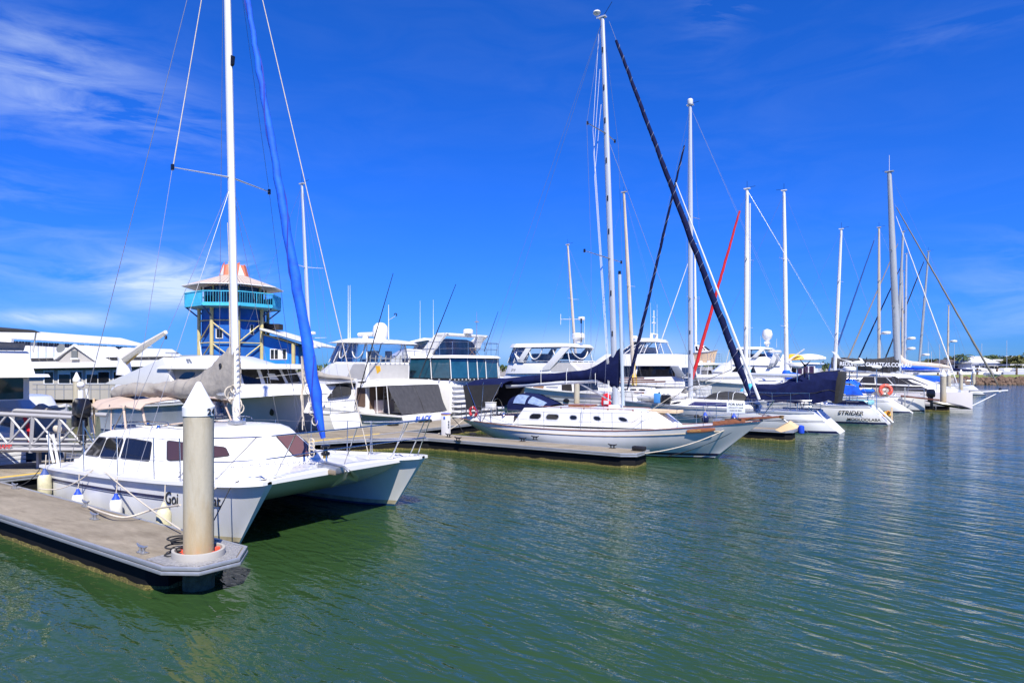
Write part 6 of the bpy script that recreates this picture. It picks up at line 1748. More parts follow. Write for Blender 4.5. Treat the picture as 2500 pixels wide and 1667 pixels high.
def mastpx(B, bot, top, r, m, b=None, spr=(.38, .70), half=None, back=True, y=0.0, zb=1.5, half_k=.55, sm=None, box=None):
    b = b or B.b0 + B.d*y
    p, q = B.L(*bot, b), B.L(*top, b)
    s_ = (p.x - q.x)/(q.z - p.z)
    xb = p.x + s_*(p.z - zb)
    mo, P = mast(B, xb, zb, q.z, r, m, rake=s_*(q.z - zb), y=y)
    zz = [zb + (q.z - zb)*f for f in spr]
    for z in zz: spreader(B, mo, P(z), half or B.hb*half_k, sm or m, sweep=.2, rise=.05, r=.035, tips=False)
    rig(B, mo, P, q.z - .05, xb - .25, B.hb*.88, 1.2, zz, (half or B.hb*half_k), back=[(.9, .5, 1.3), (.9, -.5, 1.3)] if back else None, wires_r=.0055)
    wire(B, [P(q.z - .1), (B.L_ - .15, 0, 1.6)], .006, name='forestay')
    MB().tube([P(q.z), P(q.z) + Vector((0, 0, .55))], .012, 4).tube([P(q.z) + Vector((-.1, 0, .1)), P(q.z) + Vector((-.55, 0, .14))], .012, 4).build('masthead_gear', BLKP, mo)
    return mo, P, q.z
def boomto(B, P, z, x1, z1, m=MASTW, r=.09, cover=None, ch=.45, mh=.9, seed=1):
    x0 = P(z).x - .12
    MB().tube([(x0, 0, z), (x1, 0, z1)], r, 8, 1.3).build('boom', m, B.root)
    if cover:
        sp = [(x1 + .05, 0, z1 - .02, z1 + ch*.35, .08), (x1 + (x0 - x1)*.25, 0, z1 + (z - z1)*.25 - .02, z1 + ch*.8, .14), (x1 + (x0 - x1)*.6, 0, z1 + (z - z1)*.6 - .03, z1 + ch*1.05, .17),
              (x1 + (x0 - x1)*.85, 0, z - .03, z + ch*1.3, .19), (x0 - .0, 0, z - .05, z + mh, .14), (x0 + .18, 0, z - .05, z + mh, .10)]
        return sailcover(B, sp, cover, wr=.06, seed=seed)

# white cruising yacht with the navy boom tent (bow behind the classic yacht, stern to the water)
Y2 = syacht('white cruising yacht with a full navy boom tent and blue covered cabin windows', 39.0, 1.95, -4.95, 12.8, 1.12, 1.32, rev=1.25, stripes=((.60, .625, STRIPEG), (.53, .555, STRIPEG)), coach=(.36, .80, .40), wins=0)
B = Y2; T = B.coach
def usf(T, B, px, py, b):
    x = B.L(px, py, b).x; P0 = T.P[2].lerp(T.Q[2], .5).x; P1 = T.P[3].lerp(T.Q[3], .5).x
    return 2 + (P0 - x)/(P0 - P1)
T.win(usf(T, B, 1688, 990, 37.9), usf(T, B, 1786, 990, 37.9), .14, .80, mat('navy window cover', (.015, .017, .09), .5), name='window_cover', rnd=.06)
T.win(usf(T, B, 1643, 988, 37.9), usf(T, B, 1660, 988, 37.9), .25, .7, GLASS, rnd=.5)
u = B.H.xu(B.L(1705, 1013, 37.3).x, .5)
for k in (0,):
    p = B.H.pt(u, .58, 1, .015); MB().lathe(0, 0, [(.2, 0), (.22, .02), (.16, .03), (.01, .03)], 16).build('hull_port', BLACK, B.root).matrix_local = Matrix.Translation(p) @ Matrix.Rotation(R(-90), 4, 'X') @ Matrix.Scale(.45, 4, (0, 1, 0))
B.H.rail('toe_strake', ALUG, w=.05, h=.07, f=.93, off=.01)
mo, P, zt = mastpx(B, (1686, 960), (1685, 258), .125, ALU, spr=(.34, .62), half=1.15, zb=1.6)
MB().lathe(P(zt).x, 0, [(.14, 0), (.17, .08), (.17, .28), (.12, .34), (.02, .36)], 14, zt + .05).build('masthead_dome', WHITE, mo)
furled(B, (B.L_ - .25, 0, 1.55), tuple(P(zt*.985 - 1.6) + Vector((.25, 0, 0))), .115, NAVY, wrap=mat('pale sail tape', (.3, .33, .42), .7), turns=14, t0=.03, t1=.97)
for z in (3.0, 4.4, 5.6): MB().box(P(z).x, .11, z, .06, .02, .22).build('mast_slot', BLACK, mo)
# navy tent
tn = [(1828, 975), (1826, 962), (1832, 942), (1850, 936), (1905, 936), (1922, 924), (1960, 913), (2003, 906), (2046, 906), (2046, 925), (2040, 978), (1990, 984), (1950, 984), (1880, 980)]
q = [B.L(x, y, 38.2) for x, y in tn]
mb = MB(); rings = []
for (x, y), v in zip(tn, q): pass
n = 9; prof = []
tops = [q[1], q[2], q[3], q[4], q[5], q[6], q[7], q[8]]; bots = [q[0], q[0].lerp(q[13], .3), q[0].lerp(q[13], .6), q[13], q[12], q[11], q[10].lerp(q[11], .5), q[10]]
tops = [t for a, b in zip(tops, tops[1:]) for t in (a, a.lerp(b, .5) - Vector((0, 0, .04)))] + [tops[-1]]; bots = [t for a, b in zip(bots, bots[1:]) for t in (a, a.lerp(b, .5) + Vector((0, 0, .05)))] + [bots[-1]]
rr = []
for tp, bt in zip(tops, bots):
    row = []
    w = 1.25
    for s_, f in ((1, 0), (1, .35), (.92, .72), (.45, .93), (.08, 1), (-.45, .93), (-.92, .72), (-1, .35), (-1, 0)):
        zz = bt.z + (tp.z - bt.z)*f
        row.append((bt.x + (tp.x - bt.x)*f, s_*(w + .16*noise.noise(Vector((tp.x*1.7, f*3, 2))) - .14*math.sin(PI*f)*(len(rr) % 2)), zz + .05*math.sin(s_*5 + tp.x*4)))
    rr.append(row)
MB().loft(rr, closed=False).build('boom_tent', NAVY, B.root, ang=50)
MB().tube([r_[1] for r_ in rr], .02, 5).tube([r_[4] for r_ in rr[3:]], .03, 5).build('tent_seam', KCANV, B.root)
c = [B.L(x, y, 38.4) for x, y in ((2046, 906), (2056, 908), (2054, 930), (2044, 985), (2030, 983), (2036, 925))]
MB().prism(c, (0, -1.9, 0)).build('rolled_curtain', KCANV, B.root, bevel=.06)
# boom with upturned white cradle
a, b = B.L(1838, 935, 38.6), B.L(1905, 935, 38.6)
MB().tube([(a.x, .2, a.z + .05), (a.x - .3, .2, a.z - .05), (b.x + .3, .2, b.z - .05), (b.x, .2, b.z + .05)], .14, 8).tube([(a.x, -.3, a.z + .15), (b.x, -.3, b.z + .15)], .12, 8).build('tender_cradle', WHITE, B.root)
railing(B, [B.H.pt(B.H.xu(x), 1, 1, -.05) for x in (1.4, 3.2, 5.5)], h=1.0, k=1, name='side_rail')
windgen(B, (2.1, .9, 1.1), 2.35, yaw=PI*.9, where='on the stern of the navy tented yacht')
MB().tube([(1.5, .9, 1.1), (1.5, .9, 3.1)], .035, 6).build('stern_post', STEEL, B.root)
for x, rr_ in ((2.0, .35), (2.3, .28)): MB().torus((x, 0, 1.9), rr_ + .3, .025, 'X', 18, 5).build('steering_wheel', STEEL, B.root)
k_ = thing('dinghy', 'white inflatable dinghy upside down on the foredeck ahead of the tall white mast', 'dinghy', B.world(B.L(1570, 970, 39).x, 0, 1.62), PI - TH)
mb = MB()
pts = [(0, -.55, .0), (-1.2, -.75, .05), (-2.6, -.72, .12), (-3.1, -.72, .2)]
for sd in (1, -1): MB().tube([(-.05, 0, -.02)] + [(x, y*sd, z) for x, y, z in pts], [.2, .22, .24, .22, .08], 10).build('side_tube', WHITE, k_)
MB().loft([[(x, w*q_, z + .3*(1 - q_*q_)) for q_ in (-1, -.5, 0, .5, 1)] for x, w, z in ((-.1, .1, .1), (-.6, .55, .22), (-1.5, .72, .28), (-2.7, .66, .3))], closed=False).build('bottom', OFFW, k_)
cs = thing('jerry_can', 'blue jerry can lashed to the rail beside the inflatable dinghy', 'jerry can', B.world(B.L(1601, 980, 37.5).x, 1.25, 1.3), PI - TH)
MB().box(0, 0, .32, .4, .2, .6).build('body', mat('sky blue plastic', (.08, .3, .68), .5), cs, bevel=.05); MB().lathe(-.12, 0, [(.06, 0), (.06, .07), (.01, .08)], 8, .62).build('cap', BLKP, cs)
for i, px in enumerate((1617, 1627)):
    cs = thing('jerry_can', ['black jerry can next to the blue one on the yacht foredeck', 'second black jerry can, farther from the blue one'][i], 'jerry can', B.world(B.L(px, 980, 37.5).x, 1.25, 1.3), PI - TH)
    MB().box(0, 0, .28, .3, .24, .52).build('body', BLACK, cs, bevel=.05); MB().tube([(-.08, 0, .56), (0, 0, .6), (.08, 0, .56)], .02, 5).build('handle', BLACK, cs)
o = thing('sail_bag', 'dark grey covered bundle strapped on the cabin roof of the navy tented yacht', 'bundle', B.world(B.L(1775, 965, 39).x, 0, 1.56), PI - TH)
MB().loft([[(x, w*math.cos(a), .02 + h*max(0, math.sin(a))) for a in [PI*j/8 for j in range(9)]] for x, w, h in ((-1.3, .35, .1), (-.9, .6, .42), (0, .7, .5), (.8, .6, .38), (1.3, .3, .08))], closed=False).build('cover', KCANV, o, ang=60)
for x in (-.5, .4): MB().tube([(x, .68, .03), (x, .5, .4), (x, 0, .5), (x, -.5, .4), (x, -.68, .03)], .015, 4).build('strap', SIGNW, o)
Gf = 'navy fenders along the white cruising yacht'
for px in (1723, 1793): fender(['navy round fender with blue cap left of the sale sign', 'navy round fender with blue cap under the sale sign'][px > 1750], Y2.world(B.L(px, 1026, 37.0).x, 2.1, .55), r=.2, h=.5, body=NAVYS, cap=ROYAL, group=Gf)

# STRIDER
def nm_side(B, rows, b_near):
    for s_, px, py, h in rows:
        v = B.L(px, py, b_near)
        u = B.H.xu(v.x, .6); f = min(.97, v.z/B.H.pt(u, 1).z)
        p = B.H.pt(u, f, 1, .018); q_ = B.H.pt(B.H.xu(v.x - .6, .6), f, 1, .018)
        ang = math.atan2(q_.y - p.y, q_.x - p.x)
        a_ = B.H.pt(u, min(1, f + .2), 1); b_ = B.H.pt(u, max(0, f - .3), 1); tilt = math.atan2(a_.y - b_.y, a_.z - b_.z)
        text('name_lettering', s_, h, INK, B.root, tuple(p), (R(90) + tilt, 0, ang), shear=.25 if s_ == 'STRIDER' else 0, extrude=.002, off=.006)
ST = syacht('white yacht named STRIDER MOOLOOLABA with a red furled jib and bright blue dodger', 46.5, 1.75, -3.3, 12.9, 1.10, 1.35, rev=1.0, stripes=((.90, .93, STRIPEG),))
B = ST
nm_side(B, (('STRIDER', 2044, 1011, .37), ('MOOLOOLABA', 2056, 1025.5, .26)), 45.1)
mo, P, zt = mastpx(B, (1821, 880), (1824, 462), .13, MASTW, spr=(.33, .66), half=1.0, zb=1.5)
furled(B, (B.L_ - .2, 0, 1.5), tuple(P(zt - .9) + Vector((.35, 0, 0))), .14, REDC, wrap=None, t0=.03, t1=.96)
MB().tube([P(zt - 1) + Vector((-.2, .0, 0)), P(2.4) + Vector((-.26, 0, 0))], .04, 6).build('mast_track', MASTW, mo)
boomto(B, P, 3.0, P(3).x - 4.2, 2.9, m=ALU)
rr = []
for x, z, w in ((1.6, 2.5, 1.0), (2.0, 2.75, 1.1), (3.2, 2.8, 1.1), (4.2, 2.7, 1.05), (5.0, 2.1, .9)):
    rr.append([(x, w*qq, z - .25*qq*qq) for qq in (-1, -.6, 0, .6, 1)])
MB().loft(rr, closed=False).build('blue_awning', BLUEC, B.root, ang=60)
MB().prism([(1.6, 1.0, 2.3), (3.0, 1.08, 2.5), (2.2, 1.1, 1.7), (1.3, 1.05, 1.75)], (0, .02, 0)).build('blue_side_curtain', BLUEC, B.root)
MB().torus((1.2, 0, 2.0), .08, .35, 'Z', 10, 6, flat=.5).build('rolled_awning', BLUEC, B.root)
MB().box(1.6, .55, 1.32, 1.6, .9, .25).build('cushions', TURQF, B.root, bevel=.08)
MB().tube([(1.05, .95, 1.75), (1.6, 1.15, 1.75), (2.6, 1.2, 1.75)], .03, 6).build('stern_rail_pad', BLACK, B.root)
MB().prism([(1.0, 1.22, 1.2), (2.9, 1.5, 1.2), (2.7, 1.5, 1.45), (1.3, 1.3, 1.45)], (0, .02, 0)).build('navy_weather_cloth', NAVY, B.root)
windgen(B, (1.7, .7, 1.1), 2.55, yaw=PI*1.1, where='on the stern of STRIDER')
p = MB().tube([(2.1, .9, 1.1), (2.1, .9, 3.25)], .03, 6).build('radar_pole', STEEL, B.root)
MB().lathe(2.1, .9, [(.3, 0), (.38, .05), (.38, .2), (.3, .28), (.02, .3)], 16, 3.25).build('radome', WHITE, B.root)
MB().tube([(1.1, 1.0, 1.15), (1.1, 1.0, 2.0), (.6, 1.1, 1.9), (.6, 1.1, .9)], .02, 5).build('boarding_davit', STEEL, B.root)
MB().tube([(.55, .95, 1.0), (-.25, .95, .15)], .03, 5).tube([(.55, .55, 1.0), (-.25, .55, .15)], .03, 5).build('boarding_ladder', WHITE, B.root)
for k in range(4): MB().tube([(.42 - .2*k, .95, .85 - .21*k), (.42 - .2*k, .55, .85 - .21*k)], .022, 5).build('ladder_rung', WHITE, B.root)
MB().box(-.15, .4, .6, .1, .14, .9).build('rudder_blade', PLY, B.root, bevel=.02)
bu = thing('float_bundle', 'orange and yellow floats hanging behind the transom of STRIDER', 'floats', ST.world(.1, .15, .62), 0)
for k in range(4): MB().ball((.1*k - .15, .1*(k % 2), .07*(k % 3) - .05), .13).build('float', YEL if k % 2 else mat('amber float', (.6, .25, .03), .5), bu)

# yacht whose bow points to the water between STRIDER and the grey hull: mast with bright blue cover and long white boom
M4 = syacht('white yacht lying bow out behind STRIDER with a long bare white boom', 52.3, 1.7, -18.5, 13.6, 1.1, 1.4, d=1, rev=.8)
B = M4
mo, P, zt = mastpx(B, (1920, 905), (1914, 466), .125, MASTW, spr=(.33, .66), half=1.0, zb=1.5, back=False)
boomto(B, P, B.L(1910, 917, 52.3).z, B.L(1702, 921, 52.3).x, B.L(1702, 921, 52.3).z, m=MASTW, r=.16)
wire(B, [P(zt - .2), (.9, .4, 1.4)], .008, name='backstay')
MB().lathe(P(3).x, 0, [(.2, 0), (.34, .1), (.3, .35), (.22, .5)], 12, B.L(1915, 920, 52.3).z).build('mast_boot', BLUEC, mo)
MB().prism([(P(3).x - .2, .2, 3.2), (P(3).x + .9, .2, 3.0), (P(3).x + 1.2, .2, 2.5), (P(3).x - .1, .2, 2.6)], (0, -.4, 0)).build('blue_sail_bag', BLUEC, B.root, bevel=.1)
TQ = MB(); a = B.L(1818, 895, 52.2)
for k, (x, z, r_) in enumerate(((0, 0, .22), (.1, -.35, .3), (.0, -.7, .24), (.35, -1.6, .3), (-.1, -2.0, .35))): TQ.ball((a.x + x, .2, a.z + z), r_)
TQ.build('turquoise_canvas', TURQ, B.root)

# grey hulled look yacht with the orange lifebuoy
Y5 = syacht('white yacht with sharply raked transom and an orange lifebuoy on its stern rail', 58.7, 1.45, -2.6, 11.0, 1.18, 1.35, rev=1.7, stripes=((.80, .83, STRIPEG), (.72, .74, STRIPEG)))
B = Y5
mo, P, zt = mastpx(B, (2038, 900), (2054, 560), .11, MASTW, spr=(.36, .68), half=.9, zb=1.5)
boomto(B, P, 2.9, P(3).x - 4.0, 2.8, m=WHITE)
windgen(B, (2.4, .5, 1.1), 2.3, yaw=PI*1.2, where='above the orange lifebuoy yacht')
MB().loft([[(x, w*math.cos(a), 1.5 + h*math.sin(a)) for a in [2*PI*j/10 for j in range(10)]] for x, w, h in ((1.6, .3, .3), (1.9, .42, .4), (3.9, .42, .4), (4.1, .3, .3))]).build('rolled_grey_cover', GCANV, B.root, ang=60)
MB().box(3.0, .5, 1.1, 1.6, .8, .5).build('grey_locker', OFFW, B.root, bevel=.06)
horseshoe('lifebuoy', 'bright orange horseshoe lifebuoy on the stern rail right of the STRIDER lettering', Y5.world(1.75, 1.05, 1.72), -TH + .2, mat('orange lifebuoy', (.80, .12, .07), .5), R_=.36, r_=.14)
# small beige stern beside it with outboard and brown top strake
sk = syacht('small beige boat with brown gunwale strake and a black outboard beside the right hand pile', 60.95, .85, -1.9, 8.5, 1.15, 1.3, rev=.0, hull=OFFW, coach=(.3, .7, .3), boot=BLACK, name='small_yacht')
MB().box(.3, .95, 1.1, 2.6, .06, .12, ry=R(-6)).build('brown_strake', WOODR, sk.root)
MB().tube([(1.3, .95, .0), (1.3, .98, 1.9)], .04, 6).tube([(1.3, .98, .9), (1.9, .98, 1.2)], .03, 5).tube([(1.3, .98, .2), (.7, .98, 1.0)], .03, 5).build('side_bracket', ALUG, sk.root)
outboard('black outboard motor on the stern of the small beige boat', sk.world(-.45, .3, 1.15), PI - TH, 1.5)
k_ = thing('kayak', 'black narrow kayak hull tilted against the pontoon below the big right hand pile', 'kayak', W(-.35, 61.6, .45), -TH + .3)
MB().loft([[(x, w*math.cos(a), h*math.sin(a) - .18*x + .1) for a in [2*PI*j/8 for j in range(8)]] for x, w, h in ((-1.6, .02, .02), (-1.0, .18, .12), (0, .28, .18), (.9, .2, .14), (1.5, .02, .02))]).build('hull', BLKP, k_)

# racing catamaran with black sail cover and bowsprit
def racer():
    B = Boat('sailing_catamaran', 'white racing catamaran with black lettered boom cover and long white bowsprit', 'catamaran', -12.2, 67.8, 1)
    B.hb = 3.5; B.L_ = 15.2
    hs = []
    for sy in (-1, 1):
        H = Hull(B, [(0, 1.2, .5, -.4, .35), (3, 1.25, .6, 3, .5), (8, 1.35, .6, 8, .5), (11.5, 1.42, .42, 11.5, .3), (13.45, 1.46, .05, 13.45, .03)], bulge=.03, n=18, y0=sy*2.75)
        H.build(mat('blush white hull', (.76, .71, .69), .3, var=.03, vs=1), 'hull', B.root, deck=WHITE, camber=.03)
        H.strip('side_vent', .62, .70, BLACK, u0=H.xu(7.8), u1=H.xu(9.2), off=.01, sides=(-1,)); H.strip('boot_stripe', .06, .1, STRIPEG)
        hs.append(H)
    MB().box(5.5, 0, 1.15, 9.5, 5.4, .35).build('bridge_deck', WHITE, B.root, bevel=.08)
    MB().tube([(12.6, -2.75, 1.4), (12.6, 2.75, 1.4)], .12, 8).build('front_beam', ALU, B.root)
    bn = 65.2
    T = tierpx(B, bn, [(2278, 958), (2200, 917), (2110, 913), (2080, 950)], 2.4, hbt=1.9, nose=2.2, noset=.8, cf=.6); T.build('cabin', WHITE, crown=.15, bevel=.12, seg=3)
    for k in range(3): T.win(2.0 + .33*k + .01, 2.0 + .33*k + .32, .42, .94, DARKG, rnd=.04, name='dark_window')
    T.win(1.1, 1.98, .4, .85, DARKG, rnd=.05, name='dark_window'); T.win(1.6, 2.98, .02, .34, DARKG, rnd=.05, name='dark_window')
    mo, P, zt = mastpx(B, (2192, 900), (2171, 420), .22, ALUG, b=67.8, spr=(.35, .62), half=1.2, zb=2.3, back=False)
    MB().tube([P(zt), P(zt) + Vector((0, 0, 1.5))], .02, 4).build('whip_aerial', WHITE, mo)
    a, b_ = B.L(2192, 903, 67.8), B.L(2030, 897, 67.8)
    sp = [(b_.x, 0, B.L(2030, 900, 67.8).z, B.L(2030, 872, 67.8).z, .2), (b_.x + 1.2, 0, B.L(2060, 902, 67.8).z, B.L(2060, 873, 67.8).z, .24), (b_.x + 2.6, 0, B.L(2110, 906, 67.8).z, B.L(2110, 876, 67.8).z, .26),
          (a.x - 1.2, 0, B.L(2160, 910, 67.8).z, B.L(2160, 874, 67.8).z, .28), (a.x + .1, 0, B.L(2192, 912, 67.8).z, B.L(2192, 868, 67.8).z, .24)]
    c = sailcover(B, sp, mat('charcoal sail canvas', (.028, .028, .03), .8, var=.2, bump=.3, bs=4), wr=.05)
    MB().tube([(b_.x - .1, 0, sp[0][2]), (a.x, 0, sp[-1][2] + .1)], .12, 8, 1.4).build('boom', ALU, B.root)
    v = B.L(2050, 889, 67.5)
    text('sail_lettering', 'REDUNDIESCHARTERS.COM.AU', .50, SIGNW, B.root, (v.x, -.36, v.z - .12), (R(90), R(1.5), 0), extrude=.01, sx=.80, off=.012)
    # bowsprit
    e = B.L(2460, 953, 67.8)
    MB().tube([(13.3, -2.75, 1.42), tuple(e)], .06, 6).tube([(13.3, 2.75, 1.42), (e.x - .6, 0, e.z + .02)], .06, 6).build('bowsprit', WHITE, B.root)
    MB().tube([(13.4, -2.75, .35), tuple(e - Vector((.3, 0, 0)))], .035, 6).build('bobstay', WHITE, B.root)
    MB().lathe(e.x - .5, 0, [(.05, 0), (.1, .02), (.1, .15), (.05, .2)], 8, e.z).build('furling_drum', BLKP, B.root)
    hd = P(zt*.76)
    furled(B, (e.x - .5, 0, e.z + .15), tuple(P(zt*.86) + Vector((.3, 0, 0))), .09, mat('olive grey sail', (.16, .155, .13), .8), t0=.02, t1=.98)
    v = B.L(2342, 925, 67.8)
    furled(B, (12.6, 0, 1.5), tuple(P(zt*.83) + Vector((.25, 0, 0))), .06, WHITE, t0=.02, t1=.97)
    for H in hs: H.lifelines((1, 3, 5, 7, 9, 11, 12.6), h=.7)
    return B
racer()

# generic far yachts: label, centre b, half beam, stern a, length, mast bottom px, top px, mast material, boom cover, furl colour, freeboard, dir
far = [
 ('cream yacht with blue boom cover and blue awning, potted palm in its cockpit', 77.2, 1.8, .6, 12.4, (2146, 880), (2146, 556), .12, BMAST, BLUEC, mat('faded blue sail', (.02, .08, .30), .8), CREAM, (2295, 900)),
 ('pale yacht with a long beige boom cover behind the cream yacht', 84.6, 1.7, 1.0, 12.5, (2190, 880), (2205, 566), .13, ALUG, BCANV, mat('dull sail', (.3, .27, .24), .8), HULLW, (2325, 898)),
 ('white yacht with radome half way up a pale mast beyond the beige boom cover', 91.0, 1.7, .8, 12.0, (2209, 880), (2213, 620), .11, ALU, None, NAVY, HULLW, None),
 ('white yacht with short white mast behind the racing catamaran mast', 96.2, 1.6, 1.2, 11.5, (2203, 880), (2203, 662), .11, BMAST, None, None, HULLW, None),
 ('white scoop sterned yacht with an inflatable on davits, nearest the rock wall', 100.8, 1.8, 3.3, 12.2, (2245, 880), (2267, 614), .12, ALUG, None, BLACK, HULLW, None),
 ('farthest white yacht with a slim beige mast and side radar, in front of the palms', 110.5, 1.6, 2.5, 11.0, (2314, 872), (2316, 746), .10, BMAST, None, None, HULLW, None),
]
FB = []
for i, (lb, b0, hb, a_s, L_, mbt, mtp, r_, mm, cov, jm, hm, be) in enumerate(far):
    B = syacht(lb, b0, hb, a_s, L_, 1.2, 1.45, rev=1.3, hull=hm, coachm=CREAM if hm is CREAM else WHITE, wins=3, group='yachts in the far berths', dodger=[None, BCANV, NAVY, ROYAL, GCANV, NAVY][i])
    mo, P, zt = mastpx(B, mbt, mtp, r_, mm, spr=(.36, .66), half=.95, zb=1.6)
    if jm: furled(B, (B.L_ - .2, 0, 1.6), tuple(P(zt - .8) + Vector((.3, 0, 0))), .10, jm, t0=.03, t1=.97)
    if be:
        v = B.L(be[0], be[1] + 3, b0)
        boomto(B, P, v.z + .1, v.x, v.z, cover=cov, ch=.45 if cov is BLUEC else .75, mh=.7 if cov is BLUEC else 1.9, seed=i)
    else: boomto(B, P, 3.0, P(3).x - 3.6, 2.95, cover=[WHITE, BCANV, NAVY][i % 3], ch=.3, mh=.5, seed=i)
    FB.append((B, P, mo, zt))
for i, z in ((2, 6.8), (2, 5.6), (0, 6.9), (4, 5.0), (5, 7.0)):
    B, P, mo, zt = FB[i]; c = P(z)
    MB().tube([c, (c.x - .55, 0, z)], .04, 5).lathe(c.x - .65, 0, [(.25, -.1), (.42, -.06), (.44, .08), (.38, .18), (.02, .22)], 14, z + .06).build('radome', WHITE, mo)
B, P, mo, zt = FB[0]
rr = []
for x, z, w in ((1.4, 2.5, 1.3), (2.0, 2.65, 1.4), (3.4, 2.7, 1.4), (4.6, 2.6, 1.3)): rr.append([(x, w*q_, z - .2*q_*q_ - (.35 if abs(q_) == 1 else 0)) for q_ in (-1, -.95, -.5, 0, .5, .95, 1)])
MB().loft(rr, closed=False).build('blue_awning', BLUEC, B.root, ang=50)
MB().prism([(5.5, 1.3, 1.4), (6.8, 1.3, 1.4), (6.6, 1.2, 2.3), (5.7, 1.2, 2.1)], (0, -.06, 0)).build('blue_dodger_side', BLUEC, B.root)
MB().box(3.2, 0, 1.75, 2.4, 1.6, .5).build('white_cushions', WHITE, B.root, bevel=.15)
t = thing('potted_palm', 'small lime green potted palm in the cockpit of the cream yacht', 'plant', FB[0][0].world(4.0, 1.1, 1.55), 0)
MB().lathe(0, 0, [(.12, 0), (.18, .25), (.16, .26)], 10).build('pot', WOODR, t)
mb = MB()
for k in range(26):
    an = random.random()*2*PI; l = random.uniform(.5, .85); e = random.uniform(.1, .5)
    d = Vector((math.cos(an), math.sin(an), 0)); sd = Vector((-d.y, d.x, 0))*.05
    p0 = Vector((0, 0, .25)); p1 = d*l*.6 + Vector((0, 0, .3 + e*.7)); p2 = d*l + Vector((0, 0, .2 + e*.45))
    mb.add([p0 - sd*.4, p0 + sd*.4, p1 + sd, p1 - sd, p2], [(0, 1, 2, 3), (3, 2, 4)])
mb.build('fronds', LIMEP, t, recalc=False)
# inflatable on davits of the scoop sterned yacht
B = FB[4][0]
t = thing('inflatable_dinghy', 'grey and white inflatable dinghy hanging from davits near the rock wall', 'dinghy', B.world(-.6, 0, 2.6), PI - TH + PI/2)
for sd in (1, -1): MB().tube([(1.7, 0, .15), (1.4, .45*sd, .08), (0, .65*sd, 0), (-1.6, .62*sd, 0), (-1.9, .6*sd, .02)], [.2, .24, .25, .24, .1], 10).build('side_tube', OFFW, t)
MB().loft([[(x, w*q_, -.12 - .25*(1 - q_*q_)) for q_ in (-1, -.5, 0, .5, 1)] for x, w in ((1.5, .15), (.8, .55), (-.5, .62), (-1.6, .6))], closed=False).build('hull_bottom', GREYP, t)
for y in (-.9, .9): MB().tube([(1.6, y, 1.3), (1.4, y, 2.9), (-.6, y, 3.1), (-.7, y, 2.8)], .035, 6).build('davit', STEEL, B.root)
# weathered ketches and other masts behind the motor yachts
for (lb, b0, a_s, d, bot, top, r_, mm, jm) in (
    ('weathered yacht with slim beige mast carrying a radar bracket, behind the flybridge cruiser', 53.4, -22.6, -1, (1403, 838), (1386, 598), .11, BMAST, None),
    ('old wooden yacht with brown topsides and yellow mast cover behind the classic yacht', 56.7, -19.4, -1, (1545, 890), (1523, 470), .15, BMAST, None),
    ('white yacht with a slim mast half hidden by the tall white mast', 48.5 + 27.5, -20.0, -1, (1699, 900), (1696, 596), .13, MASTW, mat('white sail', (.72, .72, .7), .7)),
    ('white yacht with silver mast between the tower and the fishing boat', 22.9, -25.4, -1, (755, 840), (737, 450), .10, ALU, None)):
    wood = 'wooden' in lb
    B = syacht(lb, b0, 1.35 if b0 < 30 else 1.55, a_s, 11.5, 1.15, 1.5, rev=.3, hull=WOODR if wood else HULLW, coachm=WHITE, life=wood)
    spr = (.22, .52) if wood else (.3, .62)
    mo, P, zt = mastpx(B, bot, top, r_, mm, spr=spr, half=1.0, zb=1.5, sm=MASTW)
    if jm: furled(B, (B.L_ - .2, 0, 1.6), tuple(P(zt - .8) + Vector((.3, 0, 0))), .08, jm)
    if 'radar' in lb:
        z = B.L(1400, 778, b0).z; c = P(z)
        MB().tube([(c.x + 1.3, 0, z), (c.x - 1.0, 0, z - .1)], .03, 5).tube([(c.x + 1.3, 0, z - .5), (c.x + 1.3, 0, z + .5)], .025, 5).build('aerial_bar', WHITE, mo)
        MB().box(c.x - .9, 0, z - .02, .55, .4, .34).build('radome', WHITE, mo, bevel=.1)
    if 'between' in lb:
        for z, s_ in ((5.3, .16), (4.6, .22), (3.6, .12)):
            c = P(z); MB().lathe(c.x - .32, 0, [(s_*.6, -s_*.5), (s_, -s_*.3), (s_, s_*.4), (.02, s_*.6)], 10, z).tube([c, (c.x - .3, 0, z)], .02, 4).build('mast_light', WHITE, mo)
    if wood:
        MB().loft([[(P(3).x - .1 + x, w*math.cos(a), z + .3*w*math.sin(a)) for a in [2*PI*j/10 for j in range(10)]] for x, z, w in ((0, 4.3, .12), (.02, 3.8, .35), (.1, 3.1, .5), (-.05, 2.4, .55), (0, 1.9, .6))]).build('yellow_mast_cover', YCANV, mo, ang=70)
        B.H.rail('timber_rail', TEAK, w=.1, h=.12)
        for k in range(3): MB().tube([(2 + k, .5, 2.2 + .15*k), (8 + k, .6, 2.0 + .2*k)], .07, 6).build('stowed_spar', WOODR, B.root)
    else: boomto(B, P, 2.9, P(3).x - 3.5, 2.8, cover=GCANV if b0 < 30 else None, ch=.3, mh=.5)

